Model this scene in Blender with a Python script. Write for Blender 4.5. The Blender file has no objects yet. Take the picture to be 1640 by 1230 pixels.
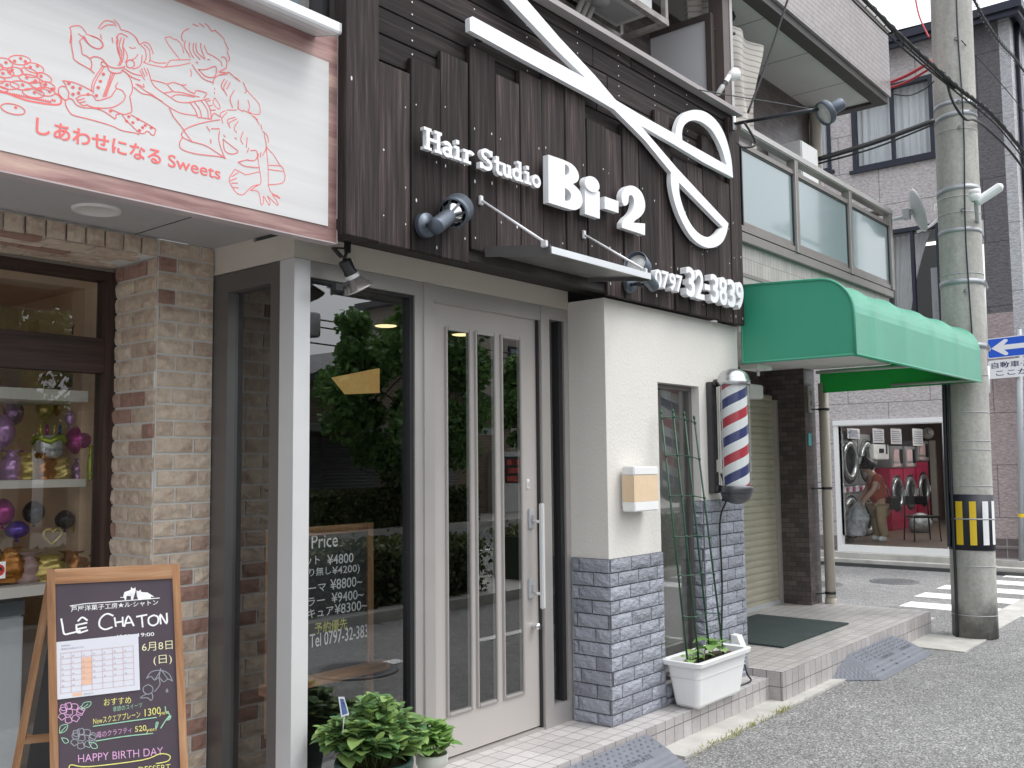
import bpy, bmesh, math, random
from mathutils import Vector, Matrix, noise
from mathutils.geometry import tessellate_polygon
random.seed(7)
S = bpy.context.scene
COL = S.collection

# ---------------------------------------------------------------- camera
FPX = 1541.75
_V1 = Vector((1280., -113., -FPX)).normalized()      # facade direction (+X) seen by the camera
_V2 = Vector((-1870., -147., -FPX)).normalized()     # into the building (+Y)
_V2 = (_V2 - _V1 * _V2.dot(_V1)).normalized()
_V3 = _V1.cross(_V2)
R3 = Matrix((_V1, _V2, _V3))
EYE = Vector((0, 0, 1.6))
cam = bpy.data.cameras.new('camera'); cam.lens = FPX / 1640 * 36; cam.sensor_width = 36
cam.clip_start = .05; cam.clip_end = 600
co = bpy.data.objects.new('camera', cam); COL.objects.link(co)
co.matrix_world = Matrix.Translation(EYE) @ R3.to_4x4()
S.camera = co

def at(px, py, ax, v):
    """world point where the photo's pixel ray meets the plane ax = v (measuring tool)"""
    d = R3 @ Vector((px - 820, 615 - py, -FPX)); i = 'xyz'.index(ax)
    return EYE + d * ((v - EYE[i]) / d[i])

# ---------------------------------------------------------------- world, sun, exposure
SUN_EL, SUN_AZ = math.radians(58), math.radians(150)   # azimuth clockwise from +Y
w = bpy.data.worlds.new('World'); S.world = w; w.use_nodes = True
nt = w.node_tree; nt.nodes.clear()
def N(t, typ, **kw):
    n = t.nodes.new(typ)
    for k, v in kw.items(): setattr(n, k, v)
    return n
sky = N(nt, 'ShaderNodeTexSky', sky_type='NISHITA', sun_disc=False, sun_elevation=SUN_EL, sun_rotation=SUN_AZ)
sky.dust_density = 4
tc = N(nt, 'ShaderNodeTexCoord')
sx = N(nt, 'ShaderNodeSeparateXYZ'); nt.links.new(tc.outputs['Generated'], sx.inputs[0])
cl = N(nt, 'ShaderNodeClamp'); nt.links.new(sx.outputs['Z'], cl.inputs[0])
dp = N(nt, 'ShaderNodeVectorMath', operation='DOT_PRODUCT'); nt.links.new(tc.outputs['Generated'], dp.inputs[0])
sd = Vector((math.sin(SUN_AZ) * math.cos(SUN_EL), math.cos(SUN_AZ) * math.cos(SUN_EL), math.sin(SUN_EL)))
dp.inputs[1].default_value = sd
c2 = N(nt, 'ShaderNodeMapRange'); nt.links.new(dp.outputs['Value'], c2.inputs[0])
c2.inputs['From Min'].default_value = -.1; c2.inputs['From Max'].default_value = 1.0; c2.inputs['To Max'].default_value = 1.15
m1 = N(nt, 'ShaderNodeMath', operation='MULTIPLY_ADD'); nt.links.new(cl.outputs[0], m1.inputs[0]); m1.inputs[1].default_value = .75; m1.inputs[2].default_value = .36
m2 = N(nt, 'ShaderNodeMath', operation='ADD'); nt.links.new(m1.outputs[0], m2.inputs[0]); nt.links.new(c2.outputs[0], m2.inputs[1])
nz = N(nt, 'ShaderNodeTexNoise'); nz.inputs['Scale'].default_value = 2.2; nz.inputs['Detail'].default_value = 6
nt.links.new(tc.outputs['Generated'], nz.inputs['Vector'])
m3 = N(nt, 'ShaderNodeMapRange'); nt.links.new(nz.outputs['Fac'], m3.inputs[0]); m3.inputs['To Min'].default_value = .8; m3.inputs['To Max'].default_value = 1.2
m4 = N(nt, 'ShaderNodeMath', operation='MULTIPLY'); nt.links.new(m2.outputs[0], m4.inputs[0]); nt.links.new(m3.outputs[0], m4.inputs[1])
cc = N(nt, 'ShaderNodeVectorMath', operation='SCALE'); cc.inputs[0].default_value = (8.1, 8.35, 8.7); nt.links.new(m4.outputs[0], cc.inputs['Scale'])
mx = N(nt, 'ShaderNodeMix', data_type='RGBA'); mx.inputs[0].default_value = .86
nt.links.new(sky.outputs[0], mx.inputs[6]); nt.links.new(cc.outputs[0], mx.inputs[7])
bg = N(nt, 'ShaderNodeBackground'); bg.inputs['Strength'].default_value = .12
ow = N(nt, 'ShaderNodeOutputWorld')
nt.links.new(mx.outputs[2], bg.inputs['Color']); nt.links.new(bg.outputs[0], ow.inputs[0])
sl = bpy.data.lights.new('sun', 'SUN'); sl.energy = 1.2; sl.angle = math.radians(25); sl.color = (1, .97, .93)
so = bpy.data.objects.new('sun', sl); COL.objects.link(so)
so.rotation_euler = (-sd).to_track_quat('-Z', 'Y').to_euler(); so.location = (0, -10, 20)
S.view_settings.view_transform = 'Standard'; S.view_settings.look = 'None'
S.view_settings.exposure = 0.4; S.view_settings.gamma = 1

# ---------------------------------------------------------------- mesh collector
class MB:
    def __init__(s): s.v = []; s.f = []; s.smooth = []
    def add(s, vs, fs, sm=False):
        b = len(s.v); s.v += [Vector(v) for v in vs]
        for f in fs: s.f.append([b + i for i in f]); s.smooth.append(sm)
        return s
    def box(s, x0, x1, y0, y1, z0, z1, bev=0):
        if x0 > x1: x0, x1 = x1, x0
        if y0 > y1: y0, y1 = y1, y0
        if z0 > z1: z0, z1 = z1, z0
        if bev:
            bm = bmesh.new(); bmesh.ops.create_cube(bm, size=1)
            for v in bm.verts: v.co = Vector(((x0+x1)/2 + v.co.x*(x1-x0), (y0+y1)/2 + v.co.y*(y1-y0), (z0+z1)/2 + v.co.z*(z1-z0)))
            bmesh.ops.bevel(bm, geom=bm.edges[:], offset=min(bev, .45*min(x1-x0, y1-y0, z1-z0)), segments=2, affect='EDGES')
            return s.bm(bm)
        v = [(x0,y0,z0),(x1,y0,z0),(x1,y1,z0),(x0,y1,z0),(x0,y0,z1),(x1,y0,z1),(x1,y1,z1),(x0,y1,z1)]
        return s.add(v, [(0,3,2,1),(4,5,6,7),(0,1,5,4),(1,2,6,5),(2,3,7,6),(3,0,4,7)])
    def bm(s, bm, M=None, sm=False):
        bm.verts.index_update()
        s.add([(M @ v.co) if M else v.co.copy() for v in bm.verts], [[v.index for v in f.verts] for f in bm.faces], sm); bm.free(); return s
    def obox(s, c, ax, ay, az):      # oriented box: centre and three half-axis vectors
        c, ax, ay, az = map(Vector, (c, ax, ay, az))
        v = [c+i*ax+j*ay+k*az for k in (-1,1) for i, j in ((-1,-1),(1,-1),(1,1),(-1,1))]
        return s.add(v, [(0,3,2,1),(4,5,6,7),(0,1,5,4),(1,2,6,5),(2,3,7,6),(3,0,4,7)])
    def bar(s, a, b, w, h, up=(0,0,1)):   # rectangular bar from a to b
        a, b = Vector(a), Vector(b); d = (b-a); L = d.length; d.normalize()
        u = Vector(up); r = d.cross(u)
        if r.length < 1e-4: r = d.cross(Vector((0,1,0)))
        r.normalize(); u = r.cross(d)
        return s.obox((a+b)/2, d*L/2, r*w/2, u*h/2)
    def tube(s, pts, r, n=8, cap=True, sm=True):
        pts = [Vector(p) for p in pts]; m = len(pts)
        rs = r if isinstance(r, (list, tuple)) else [r]*m
        vs = []; prev = None
        for i, p in enumerate(pts):
            d = (pts[min(i+1, m-1)] - pts[max(i-1, 0)]).normalized()
            if prev is None:
                u = d.cross(Vector((0,0,1)))
                if u.length < 1e-3: u = d.cross(Vector((0,1,0)))
            else: u = prev - d*prev.dot(d)
            u.normalize(); prev = u; v = d.cross(u)
            for k in range(n):
                a = 2*math.pi*k/n; vs.append(p + (u*math.cos(a) + v*math.sin(a))*rs[i])
        fs = [(i*n+k, i*n+(k+1)%n, (i+1)*n+(k+1)%n, (i+1)*n+k) for i in range(m-1) for k in range(n)]
        s.add(vs, fs, sm)
        if cap: b = len(s.v)-len(vs); s.f += [[b+k for k in range(n)][::-1], [b+(m-1)*n+k for k in range(n)]]; s.smooth += [False, False]
        return s
    def lathe(s, prof, c=(0,0,0), axis=(0,0,1), n=24, sm=True, ang=(0, 2*math.pi)):
        c = Vector(c); ax = Vector(axis).normalized()
        u = ax.cross(Vector((0,0,1)))
        if u.length < 1e-3: u = Vector((1,0,0))
        u.normalize(); v = ax.cross(u); vs = []
        full = abs(ang[1]-ang[0]-2*math.pi) < 1e-6; cnt = n if full else n+1
        for r, h in prof:
            for k in range(cnt):
                a = ang[0] + (ang[1]-ang[0])*k/n
                vs.append(c + ax*h + (u*math.cos(a)+v*math.sin(a))*max(r, 1e-5))
        fs = []
        for i in range(len(prof)-1):
            for k in range(n):
                k2 = (k+1) % cnt
                fs.append((i*cnt+k, i*cnt+k2, (i+1)*cnt+k2, (i+1)*cnt+k))
        return s.add(vs, fs, sm)
    def prism(s, loops, thick):      # loops: outer + holes of 3D points in one plane; thick: extrude vector
        t = Vector(thick); loops = [[Vector(p) for p in l] for l in loops]
        flat = [p for l in loops for p in l]; n = len(flat)
        tris = tessellate_polygon(loops)
        b = len(s.v); s.v += flat + [p+t for p in flat]
        for q in tris:
            s.f.append([b+i for i in q]); s.f.append([b+n+i for i in q[::-1]]); s.smooth += [False, False]
        k = 0
        for l in loops:
            m = len(l)
            for i in range(m):
                j = (i+1) % m; s.f.append([b+k+i, b+k+j, b+n+k+j, b+n+k+i]); s.smooth.append(False)
            k += m
        return s
    def quad(s, a, b, c, d): return s.add([a, b, c, d], [(0,1,2,3)])
    def grid(s, nu, nv, fn, sm=True, closed=False):
        vs = [fn(i/nu, j/nv) for j in range(nv+1) for i in range(nu+1)]
        fs = [(j*(nu+1)+i, j*(nu+1)+i+1, (j+1)*(nu+1)+i+1, (j+1)*(nu+1)+i) for j in range(nv) for i in range(nu)]
        return s.add(vs, fs, sm)
    def build(s, name, mat, parent=None, **tags):
        o0 = ORG.get(parent, Vector((0,0,0))) if parent else Vector((0,0,0))
        me = bpy.data.meshes.new(name)
        me.from_pydata([tuple(v-o0) for v in s.v], [], s.f)
        me.polygons.foreach_set('use_smooth', s.smooth)
        me.validate()
        bm = bmesh.new(); bm.from_mesh(me)
        if not tags.pop('keep', False): bmesh.ops.recalc_face_normals(bm, faces=bm.faces[:])
        uv = bm.loops.layers.uv.new('UVMap')
        for f in bm.faces:
            n = f.normal; a = max(range(3), key=lambda i: abs(n[i]))
            for l in f.loops:
                c = l.vert.co + o0
                l[uv].uv = ((c.y, c.z), (c.x, c.z), (c.x, c.y))[a]
        bm.to_mesh(me); bm.free()
        if mat: me.materials.append(mat)
        o = bpy.data.objects.new(name, me); COL.objects.link(o)
        if parent: o.parent = parent; ORG[o] = o0
        for k, v in tags.items(): o[k] = v
        return o
ORG = {}
def thing(name, label, cat, loc, group=None):
    o = bpy.data.objects.new(name, None); COL.objects.link(o); o.empty_display_size = .1
    o.location = loc; ORG[o] = Vector(loc); o['label'] = label; o['category'] = cat
    if group: o['group'] = group
    return o
def tag(o, label, cat, group=None):
    o['label'] = label; o['category'] = cat
    if group: o['group'] = group
    return o
def copy_tree(o, loc=None, parent=None, label=None, rot=None):
    kids = [c for c in COL.objects if c.parent == o]
    c = o.copy(); COL.objects.link(c)
    if parent: c.parent = parent
    if loc is not None: c.location = loc
    if rot is not None: c.rotation_euler = rot
    if label: c['label'] = label
    for k in kids: copy_tree(k, parent=c)
    return c
def smooth(pts, k=4, closed=False):
    pts = [Vector(p) for p in pts]; n = len(pts); out = []
    if n < 3: return pts
    for i in range(n if closed else n-1):
        g = lambda j: pts[j % n] if closed else pts[max(0, min(n-1, j))]
        p0, p1, p2, p3 = g(i-1), g(i), g(i+1), g(i+2)
        for q in range(k):
            t = q/k
            out.append(.5*((2*p1)+(p2-p0)*t+(2*p0-5*p1+4*p2-p3)*t*t+(3*p1-p0-3*p2+p3)*t*t*t))
    if not closed: out.append(pts[-1])
    return out
_rib = [0]
def ribbon(mb, pts, w, nrm, off=.0, closed=False):
    """flat stroke of width w along pts lying in a plane with normal nrm, each stroke a hair above the last"""
    pts = [Vector(p) for p in pts]; nrm = Vector(nrm).normalized(); _rib[0] += 1
    h = nrm*(off + (_rib[0] % 40)*.00003)
    q = [pts[0]]
    for p in pts[1:]:
        if (p-q[-1]).length > 1e-4: q.append(p)
    pts = q; m = len(pts)
    if m < 2: return
    vs = []
    for i, p in enumerate(pts):
        if closed: d = pts[(i+1) % m]-pts[i-1]
        else: d = pts[min(i+1, m-1)]-pts[max(i-1, 0)]
        sd_ = nrm.cross(d).normalized()*w/2
        if not closed and i in (0, m-1): p = p + d.normalized()*(w*.35 if i else -w*.35)
        vs += [p+h+sd_, p+h-sd_]
    fs = [(2*i, 2*i+1, 2*((i+1) % m)+1, 2*((i+1) % m)) for i in range(m if closed else m-1)]
    mb.add(vs, fs)
_tc = {}
def text2d(s, off=0):
    """glyph faces of the built-in font as 2D points normalised later"""
    key = (s, off)
    if key in _tc: return _tc[key]
    c = bpy.data.curves.new('t', 'FONT'); c.body = s; c.size = 1; c.offset = off; c.resolution_u = 4
    o = bpy.data.objects.new('t', c); COL.objects.link(o)
    dg = bpy.context.evaluated_depsgraph_get(); dg.update()
    m = bpy.data.meshes.new_from_object(o.evaluated_get(dg))
    vs = [(v.co.x, v.co.y) for v in m.vertices]; fs = [list(p.vertices) for p in m.polygons]
    bpy.data.objects.remove(o); bpy.data.curves.remove(c); bpy.data.meshes.remove(m)
    _tc[key] = (vs, fs); return vs, fs
def text(mb, s, o, u, v, nrm, width=None, height=None, off=0, depth=0, cap=True):
    """write s with lower-left corner o, reading along u, up along v; fitted to width and/or height (metres)"""
    vs, fs = text2d(s, off); u = Vector(u).normalized(); v = Vector(v).normalized(); nrm = Vector(nrm).normalized(); o = Vector(o)
    x0 = min(a for a, b in vs); x1 = max(a for a, b in vs); y0 = min(b for a, b in vs); y1 = max(b for a, b in vs)
    kx = width/(x1-x0) if width else None; ky = height/(y1-y0) if height else None
    kx = kx or ky; ky = ky or kx
    P = [o + u*((a-x0)*kx) + v*((b-y0)*ky) for a, b in vs]
    if not depth: mb.add(P, fs); return
    from collections import Counter
    n = len(P); cnt = {}
    for f in fs:
        for i in range(len(f)):
            a, b = f[i], f[(i+1) % len(f)]; cnt[(a, b)] = 1
    mb.add(P + [p - nrm*depth for p in P], fs + [[n+i for i in f[::-1]] for f in fs] + [[a, n+a, n+b, b] for (a, b) in cnt if (b, a) not in cnt])

# ---------------------------------------------------------------- materials
def newmat(name):
    m = bpy.data.materials.new(name); m.use_nodes = True; t = m.node_tree
    return m, t, t.nodes['Principled BSDF']
def L(t, a, b): t.links.new(a, b)
def coords(t, kind='Object', sc=(1,1,1)):
    c = N(t, 'ShaderNodeTexCoord'); mp = N(t, 'ShaderNodeMapping'); mp.inputs['Scale'].default_value = sc
    L(t, c.outputs[kind], mp.inputs[0]); return mp.outputs[0]
def nse(t, vec, scale, detail=4, rough=.55):
    n = N(t, 'ShaderNodeTexNoise'); n.inputs['Scale'].default_value = scale; n.inputs['Detail'].default_value = detail; n.inputs['Roughness'].default_value = rough
    L(t, vec, n.inputs['Vector']); return n.outputs['Fac']
def ramp(t, fac, stops):
    r = N(t, 'ShaderNodeValToRGB'); e = r.color_ramp.elements
    while len(e) < len(stops): e.new(.5)
    for q, (p, c) in zip(e, stops): q.position = p; q.color = (*c, 1) if len(c) == 3 else c
    L(t, fac, r.inputs[0]); return r.outputs[0]
def mixc(t, a, b, fac, mode='MIX'):
    m = N(t, 'ShaderNodeMix', data_type='RGBA', blend_type=mode)
    for i, x in ((6, a), (7, b)):
        if hasattr(x, 'is_linked') or hasattr(x, 'links'): L(t, x, m.inputs[i])
        else: m.inputs[i].default_value = (*x, 1)
    if isinstance(fac, (int, float)): m.inputs[0].default_value = fac
    else: L(t, fac, m.inputs[0])
    return m.outputs[2]
def bump(t, p, h, strength, dist=.01, prev=None):
    b = N(t, 'ShaderNodeBump'); b.inputs['Strength'].default_value = strength; b.inputs['Distance'].default_value = dist
    L(t, h, b.inputs['Height'])
    if prev is not None: L(t, prev, b.inputs['Normal'])
    L(t, b.outputs[0], p.inputs['Normal']); return b.outputs[0]
def gray(a): return (a, a, a)
def mul(t, c, lo, hi, fac): return mixc(t, c, ramp(t, fac, [(.25, gray(lo)), (.75, gray(hi))]), 1, 'MULTIPLY')
def isl(t): return N(t, 'ShaderNodeNewGeometry').outputs['Random Per Island']
def M(name, col, rough=.6, metal=0, var=.12, vs=3, b=0, bs=60, bd=.004, spec=.5, coat=0, island=0, sc=(1,1,1), trans=0, emit=0):
    m, t, p = newmat(name); v = coords(t, 'Object', sc); c = col
    if var: c = mul(t, c, 1-var, 1+var, nse(t, v, vs, 6))
    if island: c = mul(t, c, 1-island, 1+island, isl(t))
    if c is col: p.inputs['Base Color'].default_value = (*col, 1)
    else: L(t, c, p.inputs['Base Color'])
    if var:
        rr = N(t, 'ShaderNodeMapRange'); L(t, nse(t, v, vs*3, 4), rr.inputs[0]); rr.inputs['To Min'].default_value = max(0, rough-.1); rr.inputs['To Max'].default_value = min(1, rough+.1); L(t, rr.outputs[0], p.inputs['Roughness'])
    else: p.inputs['Roughness'].default_value = rough
    p.inputs['Metallic'].default_value = metal; p.inputs['Specular IOR Level'].default_value = spec
    p.inputs['Coat Weight'].default_value = coat; p.inputs['Coat Roughness'].default_value = .2
    if trans: p.inputs['Transmission Weight'].default_value = trans
    if emit: p.inputs['Emission Color'].default_value = (*col, 1); p.inputs['Emission Strength'].default_value = emit
    if b: bump(t, p, nse(t, v, bs, 5), b, bd)
    return m
def glassmat(name, tint=(.75,.8,.8), boost=.1, ior=1.5, rough=0):
    m, t, p = newmat(name); t.nodes.remove(p); out = t.nodes['Material Output']
    tr = N(t, 'ShaderNodeBsdfTransparent'); tr.inputs[0].default_value = (*tint, 1)
    gl = N(t, 'ShaderNodeBsdfGlossy'); gl.inputs['Roughness'].default_value = rough
    fr = N(t, 'ShaderNodeFresnel'); fr.inputs[0].default_value = ior
    bf = N(t, 'ShaderNodeNewGeometry'); io = N(t, 'ShaderNodeMapRange'); L(t, bf.outputs['Backfacing'], io.inputs[0]); io.inputs['To Min'].default_value = ior; io.inputs['To Max'].default_value = 1/ior; L(t, io.outputs[0], fr.inputs[0])   # a single sheet reflects alike from both sides
    ad = N(t, 'ShaderNodeMath', operation='ADD', use_clamp=True); L(t, fr.outputs[0], ad.inputs[0]); ad.inputs[1].default_value = boost
    mx = N(t, 'ShaderNodeMixShader'); L(t, ad.outputs[0], mx.inputs[0]); L(t, tr.outputs[0], mx.inputs[1]); L(t, gl.outputs[0], mx.inputs[2])
    L(t, mx.outputs[0], out.inputs[0]); return m
def tilemat(name, c1, c2, mortar, w, h, ms, offset=0, rough=.45, rot=False, var=.1, bmp=.3, noff=(0,0)):
    m, t, p = newmat(name); c = N(t, 'ShaderNodeTexCoord'); mp = N(t, 'ShaderNodeMapping'); L(t, c.outputs['UV'], mp.inputs[0])
    mp.inputs['Location'].default_value = (noff[0], noff[1], 0)
    if rot: mp.inputs['Rotation'].default_value = (0, 0, math.pi/2)
    br = N(t, 'ShaderNodeTexBrick', offset=offset, squash=1); br.inputs['Scale'].default_value = 1
    br.inputs['Brick Width'].default_value = w; br.inputs['Row Height'].default_value = h; br.inputs['Mortar Size'].default_value = ms; br.inputs['Mortar Smooth'].default_value = .1
    br.inputs['Color1'].default_value = (*c1, 1); br.inputs['Color2'].default_value = (*c2, 1); br.inputs['Mortar'].default_value = (*mortar, 1)
    L(t, mp.outputs[0], br.inputs['Vector']); o = coords(t)
    col = mul(t, br.outputs['Color'], 1-var, 1+var, nse(t, o, 2.5, 6))
    col = mul(t, col, .93, 1.07, nse(t, o, 40, 3))
    L(t, col, p.inputs['Base Color']); p.inputs['Roughness'].default_value = rough
    inv = N(t, 'ShaderNodeMath', operation='SUBTRACT'); inv.inputs[0].default_value = 1; L(t, br.outputs['Fac'], inv.inputs[1])
    bump(t, p, inv.outputs[0], bmp, .004); return m

def wood(name, dark, mid, light, along='v', fine=70, isl_v=.35, rough=.75, spec=.25):
    m, t, p = newmat(name)
    k = (fine, 1.8, 1) if along == 'v' else (1.8, fine, 1)
    k2 = (9, .55, 1) if along == 'v' else (.55, 9, 1)
    c = N(t, 'ShaderNodeTexCoord'); r = isl(t)
    cb = N(t, 'ShaderNodeCombineXYZ'); mm = N(t, 'ShaderNodeMath', operation='MULTIPLY'); L(t, r, mm.inputs[0]); mm.inputs[1].default_value = 37
    L(t, mm.outputs[0], cb.inputs[2])
    va = N(t, 'ShaderNodeVectorMath', operation='ADD'); L(t, c.outputs['UV'], va.inputs[0]); L(t, cb.outputs[0], va.inputs[1])
    wv = N(t, 'ShaderNodeTexNoise'); wv.inputs['Scale'].default_value = 2.2; wv.inputs['Detail'].default_value = 2; L(t, va.outputs[0], wv.inputs['Vector'])
    ws = N(t, 'ShaderNodeVectorMath', operation='MULTIPLY_ADD'); L(t, wv.outputs['Color'], ws.inputs[0]); ws.inputs[1].default_value = (.035, .035, 0); L(t, va.outputs[0], ws.inputs[2])
    def st(sc, detail):
        mp = N(t, 'ShaderNodeMapping'); mp.inputs['Scale'].default_value = sc; L(t, ws.outputs[0], mp.inputs[0]); return nse(t, mp.outputs[0], 1, detail, .65)
    f1 = st(k, 5); f2 = st(k2, 5)
    col = ramp(t, f1, [(.28, dark), (.52, mid), (.8, light)])
    col = mul(t, col, .55, 1.5, f2)
    col = mul(t, col, 1-isl_v, 1+isl_v, r)
    L(t, col, p.inputs['Base Color']); p.inputs['Roughness'].default_value = rough; p.inputs['Specular IOR Level'].default_value = spec
    bump(t, p, f1, .35, .003); return m
# ---------------------------------------------------------------- material library
def asphalt(name, lo, mid, hi, sc):
    m, t, p = newmat(name); v = coords(t)
    vo = N(t, 'ShaderNodeTexVoronoi'); vo.inputs['Scale'].default_value = sc; L(t, v, vo.inputs['Vector'])
    sp = N(t, 'ShaderNodeSeparateColor'); L(t, vo.outputs['Color'], sp.inputs[0])
    c = ramp(t, sp.outputs[0], [(0, lo), (.45, mid), (.78, mid), (1, hi)])
    edge = ramp(t, vo.outputs['Distance'], [(.35, (1,1,1)), (.75, (.35,.35,.35))]); c = mixc(t, c, edge, .8, 'MULTIPLY')
    c = mul(t, c, .78, 1.2, nse(t, v, .9, 6)); c = mul(t, c, .86, 1.14, nse(t, v, 7, 4))
    L(t, c, p.inputs['Base Color']); p.inputs['Roughness'].default_value = .85
    inv = N(t, 'ShaderNodeMath', operation='SUBTRACT'); inv.inputs[0].default_value = 1; L(t, vo.outputs['Distance'], inv.inputs[1])
    bump(t, p, inv.outputs[0], .6, .006); return m
ASPH = asphalt('asphalt', (.15,.15,.152), (.29,.287,.283), (.55,.54,.53), 100)
ROADM = M('road_paint', (.82,.82,.80), .6, var=.1, vs=9, b=.3, bs=120)
KERBC = M('kerb_concrete', (.46,.445,.415), .85, var=.25, vs=4, b=.4, bs=60)
MOSS = M('moss', (.22,.24,.05), .9, var=.5, vs=30, b=1, bs=90, bd=.01)
TILE = tilemat('step_tile', (.55,.525,.515), (.47,.445,.435), (.2,.18,.17), .1, .1, .0028, 0, .4, var=.16, bmp=.5, noff=(.0, .05))
TILEF = tilemat('step_face_tile', (.46,.43,.425), (.38,.355,.35), (.14,.13,.122), .1, .1, .0028, 0, .45, var=.2, bmp=.5)
STUCCO = M('white_stucco', (.69,.665,.62), .85, var=.05, vs=1.2, b=.55, bs=70, bd=.006)
STUCCO2 = M('cream_stucco', (.60,.55,.48), .85, var=.06, vs=2, b=.35, bs=60, bd=.004)
ALU = M('aluminium', (.48,.455,.435), .42, .5, var=.04, vs=3)
ALUD = M('dark_aluminium', (.2,.19,.185), .4, .6, var=.05)
DOORP = M('greige_door_panel', (.50,.465,.44), .42, .2, var=.02, vs=2)
CHROME = M('chrome', (.75,.75,.76), .18, 1, var=.03)
STEELP = M('bright_steel', (.7,.71,.72), .3, .9, var=.05)
BLACK = M('black_plastic', (.02,.02,.022), .4, var=.1)
DARKM = M('dark_metal', (.045,.05,.058), .38, .5, var=.1, vs=8, b=.1, bs=200)
SLATE = M('slate_metal', (.11,.13,.16), .42, .6, var=.08, vs=10, b=.1, bs=200)
WHITEP = M('white_paint', (.84,.85,.87), .38, var=.02, coat=.15)
WHITEPL = M('white_plastic', (.8,.8,.79), .42, var=.03)
GREYP = M('grey_plastic', (.45,.46,.47), .5, var=.05)
WGLASS = glassmat('window_glass', (.80,.83,.83), .15, 1.75)
CGLASS = glassmat('clear_glass', (.93,.95,.95), .0, 1.45)
SGLASS = glassmat('shop_glass', (.86,.87,.86), .07, 1.5)
CHAR = wood('charred_vertical_wood', (.009,.007,.007), (.032,.0235,.023), (.10,.075,.07), 'v', 60)
CHARH = wood('charred_horizontal_wood', (.006,.005,.0052), (.022,.0165,.0165), (.08,.062,.058), 'h', 60)
STONE_G = None
def stonepaint():
    m, t, p = newmat('grey_painted_stone'); v = coords(t)
    c = mixc(t, (.255,.27,.315), (.345,.36,.41), nse(t, v, 22, 5)); c = mul(t, c, .84, 1.14, isl(t)); L(t, c, p.inputs['Base Color'])
    p.inputs['Roughness'].default_value = .55
    mp = coords(t, 'Object', (1, 1, 1.6)); n1 = nse(t, mp, 26, 4, .6); bump(t, p, n1, 1, .022); return m
STONE_G = stonepaint()
GROUT_G = M('grey_grout', (.13,.135,.15), .9, var=.1)
def brickstone():
    m, t, p = newmat('beige_split_brick'); v = coords(t); r = isl(t)
    a = ramp(t, r, [(0, (.54,.435,.335)), (.4, (.63,.525,.41)), (.76, (.49,.38,.295)), (.84, (.37,.235,.185)), (1, (.31,.18,.14))])
    patch = ramp(t, nse(t, coords(t, 'Object', (1,1,1.8)), 9, 3), [(.5, (0,0,0)), (.78, (.85,.85,.85))])
    c = mixc(t, a, (.36,.22,.17), patch); c = mul(t, c, .8, 1.2, nse(t, v, 35, 5)); L(t, c, p.inputs['Base Color'])
    p.inputs['Roughness'].default_value = .75; mp = coords(t, 'Object', (1.6, 1, 1)); n1 = nse(t, mp, 24, 4, .6); bump(t, p, n1, .8, .012); return m
BRICK = brickstone()
MORTAR = M('pale_mortar', (.64,.63,.60), .9, var=.1, b=.3)
WOODPRINT = wood('wood_print', (.16,.075,.07), (.33,.2,.185), (.52,.38,.3), 'h', 22, 0, .4, .4)
def signwhite():
    m, t, p = newmat('white_woodgrain_panel'); c = N(t, 'ShaderNodeTexCoord'); mp = N(t, 'ShaderNodeMapping'); mp.inputs['Scale'].default_value = (1.5, 26, 1); L(t, c.outputs['UV'], mp.inputs[0])
    L(t, ramp(t, nse(t, mp.outputs[0], 1, 5), [(.3, (.57,.56,.557)), (.7, (.635,.63,.625))]), p.inputs['Base Color']); p.inputs['Roughness'].default_value = .45; return m
SIGNW = signwhite()
CORAL = M('coral_print', (.80,.155,.15), .5, var=0)
SOFFIT = M('grey_soffit', (.40,.385,.38), .6, var=.03)
SOFFW = M('pale_soffit', (.62,.61,.6), .7, var=.08, vs=1.5)
DWOOD = wood('dark_stained_wood', (.018,.010,.008), (.05,.03,.024), (.09,.055,.042), 'h', 45, .05, .5, .4)
DWOODV = wood('dark_stained_upright', (.018,.010,.008), (.05,.03,.024), (.09,.055,.042), 'v', 45, .05, .5, .4)
OAK = wood('orange_oak', (.14,.06,.025), (.29,.145,.065), (.46,.3,.18), 'v', 32, .08, .45, .45)
OAKH = wood('orange_oak_rail', (.14,.06,.025), (.29,.145,.065), (.46,.3,.18), 'h', 32, .08, .45, .45)
BOARDP = M('aubergine_chalkboard', (.058,.04,.055), .5, var=.2, vs=4)
CHALKB = M('chalkboard', (.035,.038,.04), .55, var=.15)
def chalk(n, c): return M(n, c, .85, var=.18, vs=60)
CH_W, CH_Y, CH_G, CH_P, CH_GR = chalk('white_chalk', (.8,.8,.8)), chalk('yellow_chalk', (.7,.66,.2)), chalk('green_chalk', (.3,.55,.38)), chalk('pink_chalk', (.65,.36,.58)), chalk('grey_chalk', (.27,.28,.31))
PAPER = M('white_paper', (.63,.64,.69), .7, var=.02)
INKG = M('grey_ink', (.25,.25,.32), .8, var=0); INKP = M('peach_ink', (.72,.46,.33), .8, var=0); INKR = M('pale_red_line', (.55,.34,.34), .8, var=0)
INKB = M('black_ink', (.03,.03,.035), .6, var=0)
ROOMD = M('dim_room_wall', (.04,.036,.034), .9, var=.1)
ROOMT = M('tan_room_wall', (.62,.44,.29), .8, var=.1)
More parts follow.
